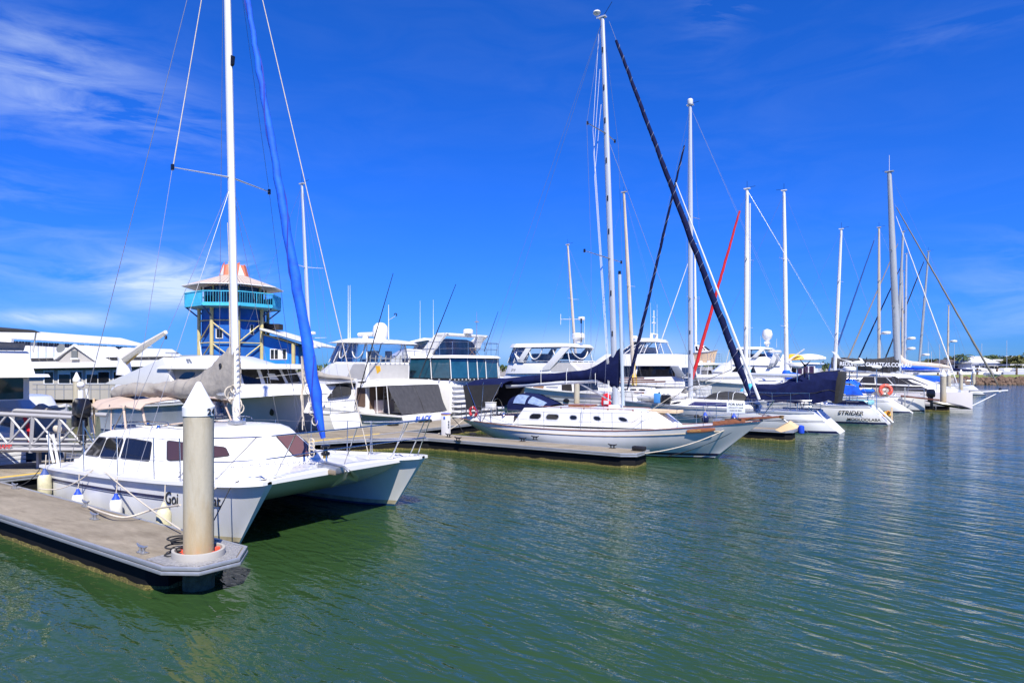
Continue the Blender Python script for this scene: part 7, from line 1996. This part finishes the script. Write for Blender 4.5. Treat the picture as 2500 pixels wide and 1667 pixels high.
# ------------------------------------------------------------------ tower with balcony
def tower():
    Y = 80; k = Y/1600
    cx = (572 - 1250)*k
    t = thing('lookout_tower', 'blue octagonal lookout tower with turquoise balcony and rusty white roof', 'tower', (cx, Y, 0), 0)
    def zz(py): return EYE + (896 - py)*k
    def octa(r, z, ph=0.0, n=8): return [(r*math.cos(2*PI*(i + .5)/n + ph), r*math.sin(2*PI*(i + .5)/n + ph), z) for i in range(n)]
    PH = .12
    for f in range(8): pass
    gz = .9
    zf, zr = zz(749), zz(722)          # balcony floor and rail
    ze, zk = zz(705), zz(677)
    sh = [[octa(3.7, gz, PH), octa(3.7, zf, PH)]]
    for i in range(8):
        a0, a1 = octa(3.62, 0, PH)[i], octa(3.62, 0, PH)[(i + 1) % 8]
        mb = MB().add([(a0[0], a0[1], gz), (a1[0], a1[1], gz), (a1[0], a1[1], zf), (a0[0], a0[1], zf)], [(0, 1, 2, 3)])
        mb.build('wall_panel', WALLB, t)
        # ribs of the cladding
        for j in range(1, 6):
            x = a0[0] + (a1[0] - a0[0])*j/6; y = a0[1] + (a1[1] - a0[1])*j/6
        mb = MB().add([(a0[0]*.93, a0[1]*.93, zf), (a1[0]*.93, a1[1]*.93, zf), (a1[0]*.93, a1[1]*.93, ze), (a0[0]*.93, a0[1]*.93, ze)], [(0, 1, 2, 3)]); mb.build('lookout_wall', WALLN, t)
        b0, b1 = Vector(a0)*.945, Vector(a1)*.945
        for s0, s1 in ((.08, .36), (.38, .64), (.66, .92)):
            p, q = b0.lerp(b1, s0), b0.lerp(b1, s1)
            MB().add([(p.x, p.y, zf + .25), (q.x, q.y, zf + .25), (q.x, q.y, ze - .25), (p.x, p.y, ze - .25)], [(0, 1, 2, 3)]).build('lookout_window', mat('dusk glass', (.02, .03, .05), .1, spec=.8), t)
            MB().tube([(p.x, p.y, zf + .2), (p.x, p.y, ze - .2)], .05, 4).build('mullion', mat('steel blue frame', (.2, .3, .4), .5), t)
    # balcony
    RB = 5.42
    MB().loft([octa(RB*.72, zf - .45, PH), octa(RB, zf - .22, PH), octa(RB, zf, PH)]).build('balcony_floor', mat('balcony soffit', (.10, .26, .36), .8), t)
    MB().loft([octa(RB + .03, zf - .3, PH), octa(RB + .03, zf + .1, PH), octa(RB - .05, zf + .1, PH), octa(RB - .05, zf - .3, PH)], cap0=False, cap1=False).build('balcony_fascia', BALC, t)
    o = octa(RB, 0, PH)
    for i in range(8):
        p, q = Vector(o[i]), Vector(o[(i + 1) % 8])
        MB().tube([p + Vector((0, 0, zr)), q + Vector((0, 0, zr))], .07, 4).build('balcony_rail', BALC, t)
        solid = (i in (5, 6)) is False and i in (4, 7)
        if i in (3, 4, 7, 0):
            MB().add([p + Vector((0, 0, zf)), q + Vector((0, 0, zf)), q + Vector((0, 0, zr)), p + Vector((0, 0, zr))], [(0, 1, 2, 3)]).build('balcony_panel', BALC, t)
        bs = MB()
        for j in range(0, 15):
            c = p.lerp(q, j/14); bs.tube([c + Vector((0, 0, zf + .05)), c + Vector((0, 0, zr))], .022 if j % 7 else .05, 4)
        bs.build('baluster_row', BALC, t)
    # struts
    c37 = octa(3.72, 0, PH); c4 = octa(3.78, 0, PH)
    for i in range(8):
        MB().tube([(o[i][0], o[i][1], zf - .2), (c37[i][0], c37[i][1], zz(782))], .09, 5).build('balcony_strut', WALLN, t)
        cc = c4[i]
        MB().tube([(cc[0]*1.03, cc[1]*1.03, gz), (cc[0]*1.03, cc[1]*1.03, zf - .2)], .21, 10).build('column', YPOST, t)
        MB().tube([(cc[0]*.96, cc[1]*.96, zf), (cc[0]*.96, cc[1]*.96, ze)], .10, 6).build('upper_post', YPOST, t)
        dd = c4[(i + 1) % 8]
        for z in (zz(786), zz(839)): MB().tube([(cc[0]*1.03, cc[1]*1.03, z), (dd[0]*1.03, dd[1]*1.03, z)], .07, 5).build('girt', YPOST, t)
        for z0, z1 in ((zz(790), zz(838)), (zz(840), zz(885))):
            MB().tube([(cc[0]*1.04, cc[1]*1.04, z0 if i % 2 else z1), (dd[0]*1.04, dd[1]*1.04, z1 if i % 2 else z0)], .085, 5).build('brace', YPOST, t)
    # roof of folded sheets
    RR = 5.75; ro = octa(RR, ze, PH); ri = octa(1.75, zk, PH)
    for i in range(8):
        a, b, c, d = Vector(ro[i]), Vector(ro[(i+1) % 8]), Vector(ri[(i+1) % 8]), Vector(ri[i])
        n = 9
        for j in range(n):
            p0, p1 = a.lerp(b, j/n), a.lerp(b, (j + 1)/n); q0, q1 = d.lerp(c, j/n), d.lerp(c, (j + 1)/n)
            l = Vector((0, 0, .05))
            MB().add([p0, p0.lerp(p1, .85), q0.lerp(q1, .85), q0, p0 + l, p0.lerp(p1, .85) + l, q0.lerp(q1, .85) + l, q0 + l], [(0,1,2,3),(4,5,6,7),(0,1,5,4),(1,2,6,5),(2,3,7,6),(3,0,4,7)]).build('roof_sheet', TROOF, t)
        MB().tube([a, b], .06, 4).build('eave_edge', WHITE, t)
    MB().loft([octa(RR - .1, ze - .02, PH), octa(3.4, ze + .35, PH)], cap0=False, cap1=False).build('eave_lining', OFFW, t)
    # orange crown
    zt = zz(649)
    co = octa(1.75, zk - .1, PH); ct = octa(1.35, zt, PH)
    for i in range(8):
        a, b, c, d = Vector(co[i]), Vector(co[(i+1) % 8]), Vector(ct[(i+1) % 8]), Vector(ct[i])
        MB().add([a, b, c, d], [(0, 1, 2, 3)]).build('crown_panel', TORA, t)
        m = (a + b)/2*1.03; tp = (c + d)/2*1.03; m.z = a.z + .2; tp.z = c.z - .05
        if i % 2 == 0:
            MB().add([a.lerp(b, .18)*1.0 + Vector((0, 0, .15)) + a.normalized()*.03, a.lerp(b, .82) + Vector((0, 0, .15)) + a.normalized()*.03, tp + Vector((0, 0, .12))], [(0, 1, 2)]).build('crown_louvre', OFFW, t)
            MB().prism([d + Vector((0, 0, 0)), d.lerp(c, .5) + Vector((0, 0, .35)), d.lerp(c, .5)], (0, .05, 0)).build('crown_tip', TORA, t)
    MB().loft([octa(1.36, zt - .02, PH), octa(.5, zt + .1, PH)]).build('crown_roof', TORA, t)
    # windows in the shaft
    cf = octa(3.66, 0, PH)
    for i, s0, s1, y0, y1 in ((5, .12, .38, 807, 829), (5, .70, .92, 792, 815), (6, .55, .7, 795, 818)):
        p, q = Vector(cf[i]), Vector(cf[(i + 1) % 8]); a, b = p.lerp(q, s0), p.lerp(q, s1)
        f = MB().tube([a + Vector((0, 0, zz(y1))), b + Vector((0, 0, zz(y1))), b + Vector((0, 0, zz(y0))), a + Vector((0, 0, zz(y0))), a + Vector((0, 0, zz(y1)))], .07, 4).build('window_frame', WHITE, t)
        MB().add([a + Vector((0, 0, zz(y1))), b + Vector((0, 0, zz(y1))), b + Vector((0, 0, zz(y0))), a + Vector((0, 0, zz(y0)))], [(0, 1, 2, 3)]).build('window_pane', GLASS, t)
    # low wing to the right with a sloping roof
    def w(px, py, dy=0): return Vector(((px - 1250)*k - cx, dy, zz(py)))
    d0 = -1.0
    wall = [w(648, 900, d0), w(735, 900, d0), w(735, 847, d0), w(648, 818, d0)]
    MB().prism(wall, (0, 6, 0)).build('wing_wall', mat('bright blue wing cladding', (.008, .19, .62), .7, var=.2, vs=.8), t)
    # shadow side gable recess
    rp = [w(651, 803, d0 - 1.3), w(797, 846, d0 - 1.3), w(797, 849, d0 - 1.3), w(651, 807, d0 - 1.3)]
    MB().prism(rp, (0, 8.5, 0)).build('wing_roof', ROOFW, t)
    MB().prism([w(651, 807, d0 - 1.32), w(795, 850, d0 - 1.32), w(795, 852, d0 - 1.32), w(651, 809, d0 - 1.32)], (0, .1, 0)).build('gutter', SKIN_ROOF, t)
    MB().prism([w(651, 815, d0 - .08), w(735, 840, d0 - .08), w(735, 844, d0 - .08), w(651, 819, d0 - .08)], (0, .06, 0)).build('barge_board', YPOST, t)
    for px, y in ((728, 838), (773, 850)): MB().tube([w(px, y, d0 - .8), w(px, 900, d0 - .8)], .22, 10).build('wing_post', YPOST, t)
    MB().box(*w(657, 797, d0 + 2), 2.2, 1.5, .7).build('roof_plant', DARKI, t)
    f = MB().prism([w(667, 852, d0 - .06), w(708, 852, d0 - .06), w(708, 878, d0 - .06), w(667, 878, d0 - .06)], (0, .05, 0)).build('window_frame', WHITE, t)
    for j in range(4):
        x = 669 + 9.6*j; MB().prism([w(x, 854, d0 - .08), w(x + 7.5, 854, d0 - .08), w(x + 7.5, 876, d0 - .08), w(x, 876, d0 - .08)], (0, .01, 0)).build('window_pane', GLASS if j != 2 else OFFW, t)
    for j in range(2):
        MB().prism([w(672 + 18*j, 904, d0 - .06), w(688 + 18*j, 904, d0 - .06), w(688 + 18*j, 924, d0 - .06), w(672 + 18*j, 924, d0 - .06)], (0, .05, 0)).build('garage_door', WHITE, t)
    MB().prism([w(700, 889, d0 - .1), w(735, 889, d0 - .1), w(735, 891, d0 - .1), w(700, 891, d0 - .1)], (0, .05, 0)).build('white_rail', WHITE, t)
tower()

# ------------------------------------------------------------------ clubhouse and the long roof at the left
def clubhouse():
    Y = 47; k = Y/1600
    t = thing('clubhouse', 'low grey waterfront clubhouse with a small gable and white framed windows', 'building', ((200 - 1250)*k, Y, 0), 0)
    def w(px, py, d=0.0): return Vector(((px - 200)*(Y + d)/1600, d, EYE + (896 - py)*(Y + d)/1600)) + Vector(((200 - 1250)*d/1600, 0, 0))
    def pr(name, pts, m, dy, d=0.0): return MB().prism([w(x, y, d) for x, y in pts], (0, dy, 0)).build(name, m, t)
    pr('wall', ((-60, 975), (520, 975), (520, 893), (-60, 900)), WALLG, 8)
    pr('fascia', ((-60, 894), (530, 884), (530, 891), (-60, 902)), WHITE, .3, -.7)
    pr('eave_shadow_strip', ((-60, 901), (530, 891), (530, 894), (-60, 905)), SKIN_ROOF, .5, -.3)  # dark strip standing in for the shadow below the fascia
    MB().prism([w(-60, 894, -.7), w(530, 884, -.7), w(530, 878, 3), w(-60, 886, 3)], (0, 0, .05)).build('verandah_roof', ROOFW, t)
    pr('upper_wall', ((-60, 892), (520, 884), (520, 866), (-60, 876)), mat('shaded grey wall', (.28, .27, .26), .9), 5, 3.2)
    # gable
    pr('gable_wall', ((135, 890), (237, 886), (180, 848)), WALLG, 3, 1.0)
    for a, b in (((131, 878), (180, 845)), ((180, 845), (243, 889))):
        p, q = w(*a, .85), w(*b, .85); MB().prism([p, q, q + Vector((0, 0, .16)), p + Vector((0, 0, .16))], (0, .3, 0)).build('barge_board', WHITE, t)
        p, q = w(*a, 1.0), w(*b, 1.0); MB().prism([p, q, q + Vector((0, 0, .1)), p + Vector((0, 0, .1))], (0, 5, 0)).build('gable_roof', ROOFW, t)
    pr('gable_vent', ((174, 856), (188, 856), (188, 874), (174, 874)), mat('slate louvre', (.12, .13, .13), .7), .2, .9)
    pr('gable_sill', ((172, 874), (190, 874), (190, 877), (172, 877)), WHITE, .3, .75)
    # main roof slope of sheets
    n = 26
    for j in range(n):
        x0, x1 = -60 + 500*j/n, -60 + 500*(j + .93)/n
        def yb(x): return 876 - (x + 60)*.013
        def yt(x): return 838 + (x + 60)*.055
        a, b = w(x0, yb(x0), 2.6), w(x1, yb(x1), 2.6); c, d = w(x1, yt(x1), 12), w(x0, yt(x0), 12)
        if c.z < b.z + .2: continue
        l = Vector((0, 0, .06))
        MB().add([a, b, c, d, a + l, b + l, c + l, d + l], [(0,1,2,3),(4,5,6,7),(0,1,5,4),(1,2,6,5),(2,3,7,6),(3,0,4,7)]).build('roof_sheet', ROOFW, t)
    MB().lathe(0, 0, [(.32, 0), (.36, .05), (.30, .06), (.01, .06)], 16).build('round_vent', mat('slate louvre', (.12, .13, .13), .7), t).matrix_local = Matrix.Translation(w(149, 851, 6.8)) @ Matrix.Rotation(R(75), 4, 'X')
    # windows
    for x0, x1, n_ in ((106, 131, 1), (141, 201, 2), (209, 268, 2), (275, 300, 1), (312, 360, 2)):
        fr = pr('window_frame', ((x0, 937), (x1, 937), (x1, 904), (x0, 904)), WHITE, .1, -.06)
        for j in range(n_):
            a = x0 + 2.5 + (x1 - x0 - 2.5)*j/n_; b = x0 + (x1 - x0 - 2.5)*(j + 1)/n_
            MB().prism([w(a, 934, -.1), w(b, 934, -.1), w(b, 914 if j % 2 == 0 and n_ > 1 else 908, -.1), w(a, 914 if j % 2 == 0 and n_ > 1 else 908, -.1)], (0, .03, 0)).build('window_pane', GLASS, fr)
    for px in range(90, 330, 22): MB().tube([w(px, 975, -1.4), w(px, 938, -1.4)], .03, 5).build('handrail_post', GALV, t)
    for y in (938, 950): MB().tube([w(80, y, -1.4), w(330, y, -1.4)], .03, 5).build('handrail', GALV, t)
    # long hall behind, running away from the camera
    h = thing('long_hall', 'long white roofed hall with a row of small clerestory windows behind the clubhouse', 'building', (-45, 58, 0), 0)
    def u(px, py, x): Y = x*1600/(px - 1250); return Vector((x + 45, Y - 58, EYE + (896 - py)*Y/1600))
    X = -44.0
    def yr(px): return 812 + (px - 100)*(24/260)
    def yw0(px): return 826 + (px - 30)*(21/325)
    def yw1(px): return 838 + (px - 30)*(14/325)
    MB().prism([u(12, 832, X), u(362, 850, X), u(362, 862, X), u(12, 850, X)], (-8, 0, 0)).build('clerestory_wall', OFFW, h)
    n = 30
    for j in range(n):
        f0, f1 = j/n, (j + .92)/n
        # even spacing along the hall
        y0 = X*1600/(14 - 1250); y1 = X*1600/(364 - 1250)
        ya, yb_ = y0 + (y1 - y0)*f0, y0 + (y1 - y0)*f1
        ze = EYE + (896 - yw0(30))*(X*1600/(30 - 1250))/1600; zr_ = ze + .95
        MB().add([(45 + X + .5, ya - 58, ze - .1), (45 + X + .5, yb_ - 58, ze - .1), (45 + X - 3.4, yb_ - 58, zr_), (45 + X - 3.4, ya - 58, zr_),
                  (45 + X + .5, ya - 58, ze - .04), (45 + X + .5, yb_ - 58, ze - .04), (45 + X - 3.4, yb_ - 58, zr_ + .06), (45 + X - 3.4, ya - 58, zr_ + .06)], [(0,1,2,3),(4,5,6,7),(0,1,5,4),(1,2,6,5),(2,3,7,6),(3,0,4,7)]).build('roof_sheet', ROOFW, h)
        if j % 5 != 4:
            for s_ in (.0, .5):
                MB().box(45 + X + .03, (ya + (yb_ - ya)*(s_ + .22)) - 58, ze - .42, .04, (yb_ - ya)*.34, .42).build('clerestory_window', mat('dark louvre window', (.03, .05, .09), .3), h)
    y0 = X*1600/(14 - 1250)
    MB().prism([(45 + X + .5, y0 - 58, ze - .1), (45 + X - 3.4, y0 - 58, ze + .9), (45 + X - 8, y0 - 58, ze - .1), (45 + X - 8, y0 - 58, .9), (45 + X + .5 - .6, y0 - 58, .9)], (0, .3, 0)).build('end_wall', OFFW, h)
    s2 = thing('hipped_store', 'white hip roofed shed with a small louvre box right of the long hall', 'building', (-48, 62, 0), 0)
    def v(px, py, Y): return Vector(((px - 1250)/1600*Y + 48, Y - 62, EYE + (896 - py)/1600*Y))
    a, b, c, d = v(230, 882, 58), v(446, 872, 58), v(452, 872, 70), v(240, 878, 70)
    e, f = v(300, 848, 64), v(420, 852, 64)
    MB().add([a, b, c, d, e, f], [(0, 1, 5, 4), (1, 2, 5), (2, 3, 4, 5), (3, 0, 4)]).build('roof', ROOFW, s2)
    MB().loft([[(p.x, p.y, .9) for p in (a, b, c, d)], [a, b, c, d]]).build('wall', OFFW, s2)
    MB().box(*v(420, 867, 57.5), .9, .5, .5).build('louvre_box', LOUV, s2)
clubhouse()
# ------------------------------------------------------------------ far shore at the right
def shore():
    def P(px, Y, z=0): return Vector(((px - 1250)/1600*Y, Y, z))
    rnd = random.Random(3)
    w = thing('rock_wall', 'brown rock revetment along the far bank at the right edge', 'rock wall', (95, 132, 0), 0)
    rocks = MB(); cnt = 0
    protos = []
    for s_ in range(6):
        bm = bmesh.new(); bmesh.ops.create_icosphere(bm, subdivisions=1, radius=1)
        for v in bm.verts: v.co *= rnd.uniform(.7, 1.15); 
        me = bpy.data.meshes.new('rock'); bm.to_mesh(me); bm.free(); me.materials.append(ROCKM); protos.append(me)
    for i in range(290):
        f = i/290; row = i % 4
        x = 82 + 44*f + rnd.uniform(-.3, .3); y = 131.6 + .75*row - (x - 82)*.05 + 5*max(0, (86 - x)/4)
        o = bpy.data.objects.new('rock', protos[i % 6]); _link(o); o.parent = w
        sc = rnd.uniform(.42, .75)
        o.location = (x - 95, y - 132, .05 + .32*row); o.scale = (sc*1.3, sc, sc*.75); o.rotation_euler = (rnd.random()*6, rnd.random()*6, rnd.random()*6)
    mb = MB()
    for i in range(700):
        x = 126 + 130*rnd.random(); row = rnd.randrange(4); y = 129.6 + .8*row - .02*(x - 126)
        s_ = rnd.uniform(.4, .8); c = Vector((x, y, .05 + .32*row))
        vs = [c + Vector(q)*s_*rnd.uniform(.8, 1.2) for q in ((1, 0, 0), (-1, 0, 0), (0, 1, 0), (0, -1, 0), (0, 0, .8), (0, 0, -.8))]
        mb.add(vs, [(0, 2, 4), (2, 1, 4), (1, 3, 4), (3, 0, 4), (2, 0, 5), (1, 2, 5), (3, 1, 5), (0, 3, 5)])
    o = mb.build('outer_rocks', ROCKM, w); o.location = (-95, -132, 0); o['kind'] = 'stuff'
    g = MB().add([(76, 139, 1.32), (84, 134.2, 1.32), (130, 132.4, 1.35), (420, 130, 1.35), (420, 152, 1.75), (90, 152, 1.75)], [(0, 1, 2, 3, 4, 5)]).build('grass_bank', GRASS, recalc=False)
    g.location = (0, 0, .0); tag(g, 'flat green grass bank behind the rock wall', kind='structure')
    # fence with posts
    fn = thing('waterfront_fence', 'low dark post and rail fence along the grass bank', 'fence', (100, 150, 0), 0)
    for i in range(26):
        x = 84 + 4.5*i; MB().box(x - 100, 0, 2.45, .3, .3, 1.6).build('post', BROWNI, fn)
    for z in (2.4, 3.0): MB().tube([(-16, 0, z), (98, 0, z)], .07, 4).build('rail', OFFW, fn)
    # moored pleasure boats on the canal beyond the bank: each a small hull with a cabin
    cols = [WHITE, OFFW, HULLW, LAVH]
    proto = None
    lbls = ['behind the racing catamaran forestay', 'below the white gabled house', 'left of the darker post', 'beside the long low house', 'near the right edge', 'at the right edge', 'left of the palms', 'under the tall palm', 'between the palms', 'past the last pile', 'beyond the grass', 'right of the bowsprit stay']
    for i in range(12):
        px = 2268 + 21*i + rnd.uniform(-4, 4); Y = 172 + rnd.uniform(-3, 8)
        L_ = rnd.uniform(8, 12); hh = rnd.uniform(1.1, 1.5)
        k = ('white', 'cream', 'pale grey')[i % 3]
        t = thing('moored_motor_boat', f'small {k} motor boat on the far canal {lbls[i]}', 'motor boat', P(px, Y, .0) + Vector((0, 0, .9)), rnd.uniform(-.3, .3) + (PI if i % 2 else 0), 'small motor boats on the far canal')
        m = (WHITE, CREAM, LAVH)[i % 3]
        MB().loft([[(x, -w_, 0), (x, -w_*1.2, h_), (x, w_*1.2, h_), (x, w_, 0)] for x, w_, h_ in ((-L_/2, 1.1, hh), (0, 1.2, hh), (L_*.32, .8, hh*1.15), (L_/2, .05, hh*1.35))]).build('hull', m, t, bevel=.05)
        c = MB().loft([[(x, -w_, z_) for x, w_ in ((-L_*.25, .9), (L_*.22, .8))] + [(x, w_, z_) for x, w_ in ((L_*.22, .8), (-L_*.25, .9))] for z_ in (hh, hh + 1.0)]); c.build('cabin', m, t, bevel=.1)
        MB().box(-.1, -.93, hh + .58, L_*.36, .06, .4).build('window', GLASS, t)
        if i % 3 == 0: MB().tube([(0, 0, hh + 1), (0, 0, hh + 6 + 3*rnd.random())], .05, 5).build('mast', ALU, t)
        else: MB().box(-.4, 0, hh + 1.9, 2.6, 1.7, .1).tube([(-1.2, .7, hh + 1), (-1.2, .7, hh + 1.9)], .05, 4).tube([(.6, .7, hh + 1), (.6, .7, hh + 1.9)], .05, 4).build('bimini_top', OFFW if i % 2 else NAVY, t)
    # houses
    def house(label, px0, px1, Y, ybase, ywall, yroof, wallm, roofm, gable=True, wins=3, deep=9):
        x0, x1 = (px0 - 1250)/1600*Y, (px1 - 1250)/1600*Y
        t = thing('waterfront_house', label, 'house', ((x0 + x1)/2, Y, 1.5), 0)
        hw = (x1 - x0)/2; zb = EYE + (896 - ybase)/1600*Y - 1.5; zw = EYE + (896 - ywall)/1600*Y - 1.5; zr_ = EYE + (896 - yroof)/1600*Y - 1.5
        MB().box(0, deep/2, (zw - .5)/2 - .25, hw*1.9, deep, zw + .5).build('wall', wallm, t)
        if gable: MB().add([(-hw*1.08, -.8, zw), (hw*1.08, -.8, zw), (hw*1.08, deep + .8, zw), (-hw*1.08, deep + .8, zw), (-hw*.45, deep/2, zr_), (hw*.45, deep/2, zr_)], [(0, 1, 5, 4), (1, 2, 5), (2, 3, 4, 5), (3, 0, 4)]).build('roof', roofm, t)
        else: MB().box(0, deep/2 - .3, (zw + zr_)/2, hw*2.15, deep + 1.6, zr_ - zw).build('roof', roofm, t)
        for j in range(wins):
            x = -hw*.8 + hw*1.6*(j + .5)/wins
            f = MB().box(x, -.03, zw*.62, hw*1.25/wins, .1, zw*.36).build('window', WHITE, t); MB().box(x, -.1, zw*.62, hw*1.1/wins, .06, zw*.3).build('pane', GLASS, f)
        return t
    house('white house with swept gabled roofs behind the far fence', 2372, 2436, 215, 905, 886, 869, WHITE, ROOFW, wins=4)
    house('grey house with a dark roof right of the second pile', 2306, 2360, 222, 905, 888, 877, OFFW, mat('dark roof', (.10, .08, .07), .8), wins=3)
    house('long low white house with a flat roof near the right edge', 2420, 2462, 232, 905, 881, 877, WHITE, ROOFW, gable=False, wins=3)
    house('small white carport with flat roof at the right edge', 2462, 2520, 205, 908, 893, 889, mat('dark carport', (.06, .06, .06), .8), ROOFW, gable=False, wins=2)
    house('pale flat roofed house high on the skyline at the right', 2450, 2478, 300, 905, 872, 869, OFFW, ROOFW, gable=False, wins=2)
    # trees: trunk, limbs and leaf clumps
    def tree(label, px, Y, ytop, wpx, m=LEAF, seed=0, n=950, base=1.5):
        r_ = random.Random(seed); x = (px - 1250)/1600*Y; zt = EYE + (896 - ytop)/1600*Y - base; hw = wpx/1600*Y/2
        t = thing('broadleaf_tree', label, 'tree', (x, Y, base), 0, 'trees on the far shore')
        tr = MB().tube([(0, 0, -.3), (.1, 0, zt*.35), (0, .1, zt*.6)], [.28, .2, .12], 6)
        for k in range(5):
            an = k*1.3; tr.tube([(0, 0, zt*(.3 + .05*k)), (hw*.6*math.cos(an), hw*.6*math.sin(an), zt*(.65 + .04*k))], [.12, .04], 5)
        tr.build('trunk', BARK, t)
        mb = MB(); cl = [(Vector((r_.uniform(-.75, .75)*hw, r_.uniform(-.75, .75)*hw, zt*r_.uniform(.38, .84))), hw*r_.uniform(.22, .45)) for _ in range(16)]
        for _ in range(n):
            c, s_ = r_.choice(cl); d = Vector((r_.gauss(0, 1), r_.gauss(0, 1), r_.gauss(0, .8)))
            d = d.normalized()*s_*r_.uniform(.55, 1.05); p = c + d; p.z = max(.6, min(p.z, zt))
            a, b = Vector((r_.gauss(0, 1), r_.gauss(0, 1), r_.gauss(0, 1))).normalized(), Vector((r_.gauss(0, 1), r_.gauss(0, 1), r_.gauss(0, 1))).normalized()
            q = r_.uniform(.3, .75); mb.add([p - a*q, p - b*q*.6, p + a*q, p + b*q*.6], [(0, 1, 2, 3)])
        mb.build('crown', m, t, recalc=False)
    spec = [(2256, 240, 884, 34, LEAF, 'low dark tree just right of the beige boom cover'), (2275, 236, 876, 38, LEAF2, 'round olive tree left of the slim beige mast'), (2298, 240, 879, 34, LEAF, 'dark tree beside the slim beige mast'),
            (2322, 228, 870, 44, LEAF2, 'tall brownish tree right of the slim beige mast'), (2352, 226, 880, 44, LEAF, 'dark tree under the tall palm'), (2335, 232, 884, 36, LEAF, 'bushy dark tree left of the tall palm'),
            (2392, 245, 874, 36, LEAF, 'dark tree behind the swept white house'), (2440, 262, 868, 50, LEAF, 'wide dark tree behind the long low house'), (2470, 228, 876, 44, LEAF2, 'sunlit olive tree right of the long low house'),
            (2496, 224, 865, 60, LEAF2, 'big olive tree at the right edge'), (2410, 270, 872, 50, LEAF, 'dark tree on the skyline behind the second palm'), (2480, 196, 893, 30, LEAF2, 'small green bush in front of the carport'),
            (2450, 190, 898, 22, LEAF2, 'small yellow green bush left of the carport'), (2225, 250, 886, 40, LEAF, 'low tree half hidden by the boom covers'), (2540, 230, 862, 80, LEAF, 'large dark tree beyond the right edge'),
           
            (2600, 232, 866, 80, LEAF2, 'olive tree farther beyond the right edge'),
            (2366, 258, 876, 52, LEAF2, 'brown green tree just right of the tall palm'), (2426, 250, 874, 40, LEAF, 'dark tree between the swept house and the long low house'), (2285, 262, 880, 46, LEAF, 'dark tree on the skyline above the third pile'),
            (2242, 262, 882, 46, LEAF2, 'olive tree on the skyline over the blue boom cover'), (2455, 300, 871, 60, LEAF, 'distant dark tree under the skyline house'), (2340, 275, 877, 60, LEAF, 'wide dark tree behind the palms')]
    for i, (px, Y, yt, wp, m, lb) in enumerate(spec): tree(lb, px, Y, yt, wp, m, i + 10)
    def palm(label, px, Y, ytop, seed, s_=1.0):
        r_ = random.Random(seed); x = (px - 1250)/1600*Y; zt = EYE + (896 - ytop)/1600*Y - 1.5
        t = thing('palm_tree', label, 'palm tree', (x, Y, 1.5), 0, 'palms on the far shore')
        MB().tube([(0, 0, -.2), (.15, 0, zt*.5), (0, 0, zt - 1.0)], [.25, .18, .16], 6).build('trunk', BARK, t)
        for k in range(22):
            an = k*2.4; e = r_.uniform(-.3, .9); l = r_.uniform(2.4, 3.2)*s_
            d = Vector((math.cos(an), math.sin(an), 0)); side = Vector((-d.y, d.x, 0)); mb = MB(); pts = []
            for j in range(6):
                f = j/5; pts.append(Vector((0, 0, zt - 1.1)) + d*l*f + Vector((0, 0, e*l*f*.8 - 1.15*f*f*l*.55)))
            for j in range(5):
                w_ = .42*math.sin(PI*(j + .8)/6)
                for sd in (1, -1): mb.add([pts[j], pts[j+1], pts[j+1] + side*sd*w_ - Vector((0, 0, .35*w_*2)), pts[j].lerp(pts[j+1], .3) + side*sd*w_ - Vector((0, 0, .35*w_*2))], [(0, 1, 2, 3)])
            mb.build('frond', PALM, t, recalc=False)
    palm('tall palm on the far shore above the third pile', 2352, 220, 860, 1, 1.15)
    palm('second palm left of the long low house', 2412, 238, 862, 2, 1.0)
    palm('small third palm leaning beside the slim beige mast', 2318, 232, 868, 3, .7)
    # distant mast tips over the trees
    for i, (px, yt) in enumerate(((2294, 840), (2312, 850), (2274, 858))):
        x = (px - 1250)/1600*165
        t = thing('distant_yacht', ['small distant yacht with a short mast left of the second pile', 'second distant yacht with a thin mast beside the slim beige mast', 'third distant yacht mast near the awning'][i], 'yacht', (x, 165, .9), 0, 'distant yachts')
        MB().loft([[(q, -w_, 0), (q, -w_, 1.2), (q, w_, 1.2), (q, w_, 0)] for q, w_ in ((-4, 1.0), (0, 1.3), (3, .8), (4.5, .05))]).build('hull', WHITE, t)
        MB().tube([(0, 0, 1), (0, 0, EYE + (896 - yt)/1600*165 - .9)], .06, 5).build('mast', ALU, t)
        MB().box(-.5, 0, 1.45, 3, 1.3, .5).build('cabin', WHITE, t, bevel=.1)
shore()
def far_wood():
    r_ = random.Random(5); mb = MB()
    for i in range(6500):
        x = -330 + 620*r_.random(); Y = 300 + r_.uniform(-6, 6) - .12*abs(x)
        h = 3.1 + 1.4*noise.noise(Vector((x*.04, 0, 3))) + .8*noise.noise(Vector((x*.2, 1, 3)))
        p = Vector((x, Y, 1.3 + h*r_.random()**.6)); q = r_.uniform(.5, 1.3)
        a = Vector((r_.gauss(0, 1), r_.gauss(0, 1), r_.gauss(0, 1))).normalized(); b = Vector((r_.gauss(0, 1), r_.gauss(0, 1), r_.gauss(0, 1))).normalized()
        mb.add([p - a*q, p - b*q*.7, p + a*q, p + b*q*.7], [(0, 1, 2, 3)])
    o = mb.build('far_wood', LEAF, recalc=False); tag(o, 'low line of distant dark trees behind the marina', 'wood', kind='stuff')
far_wood()
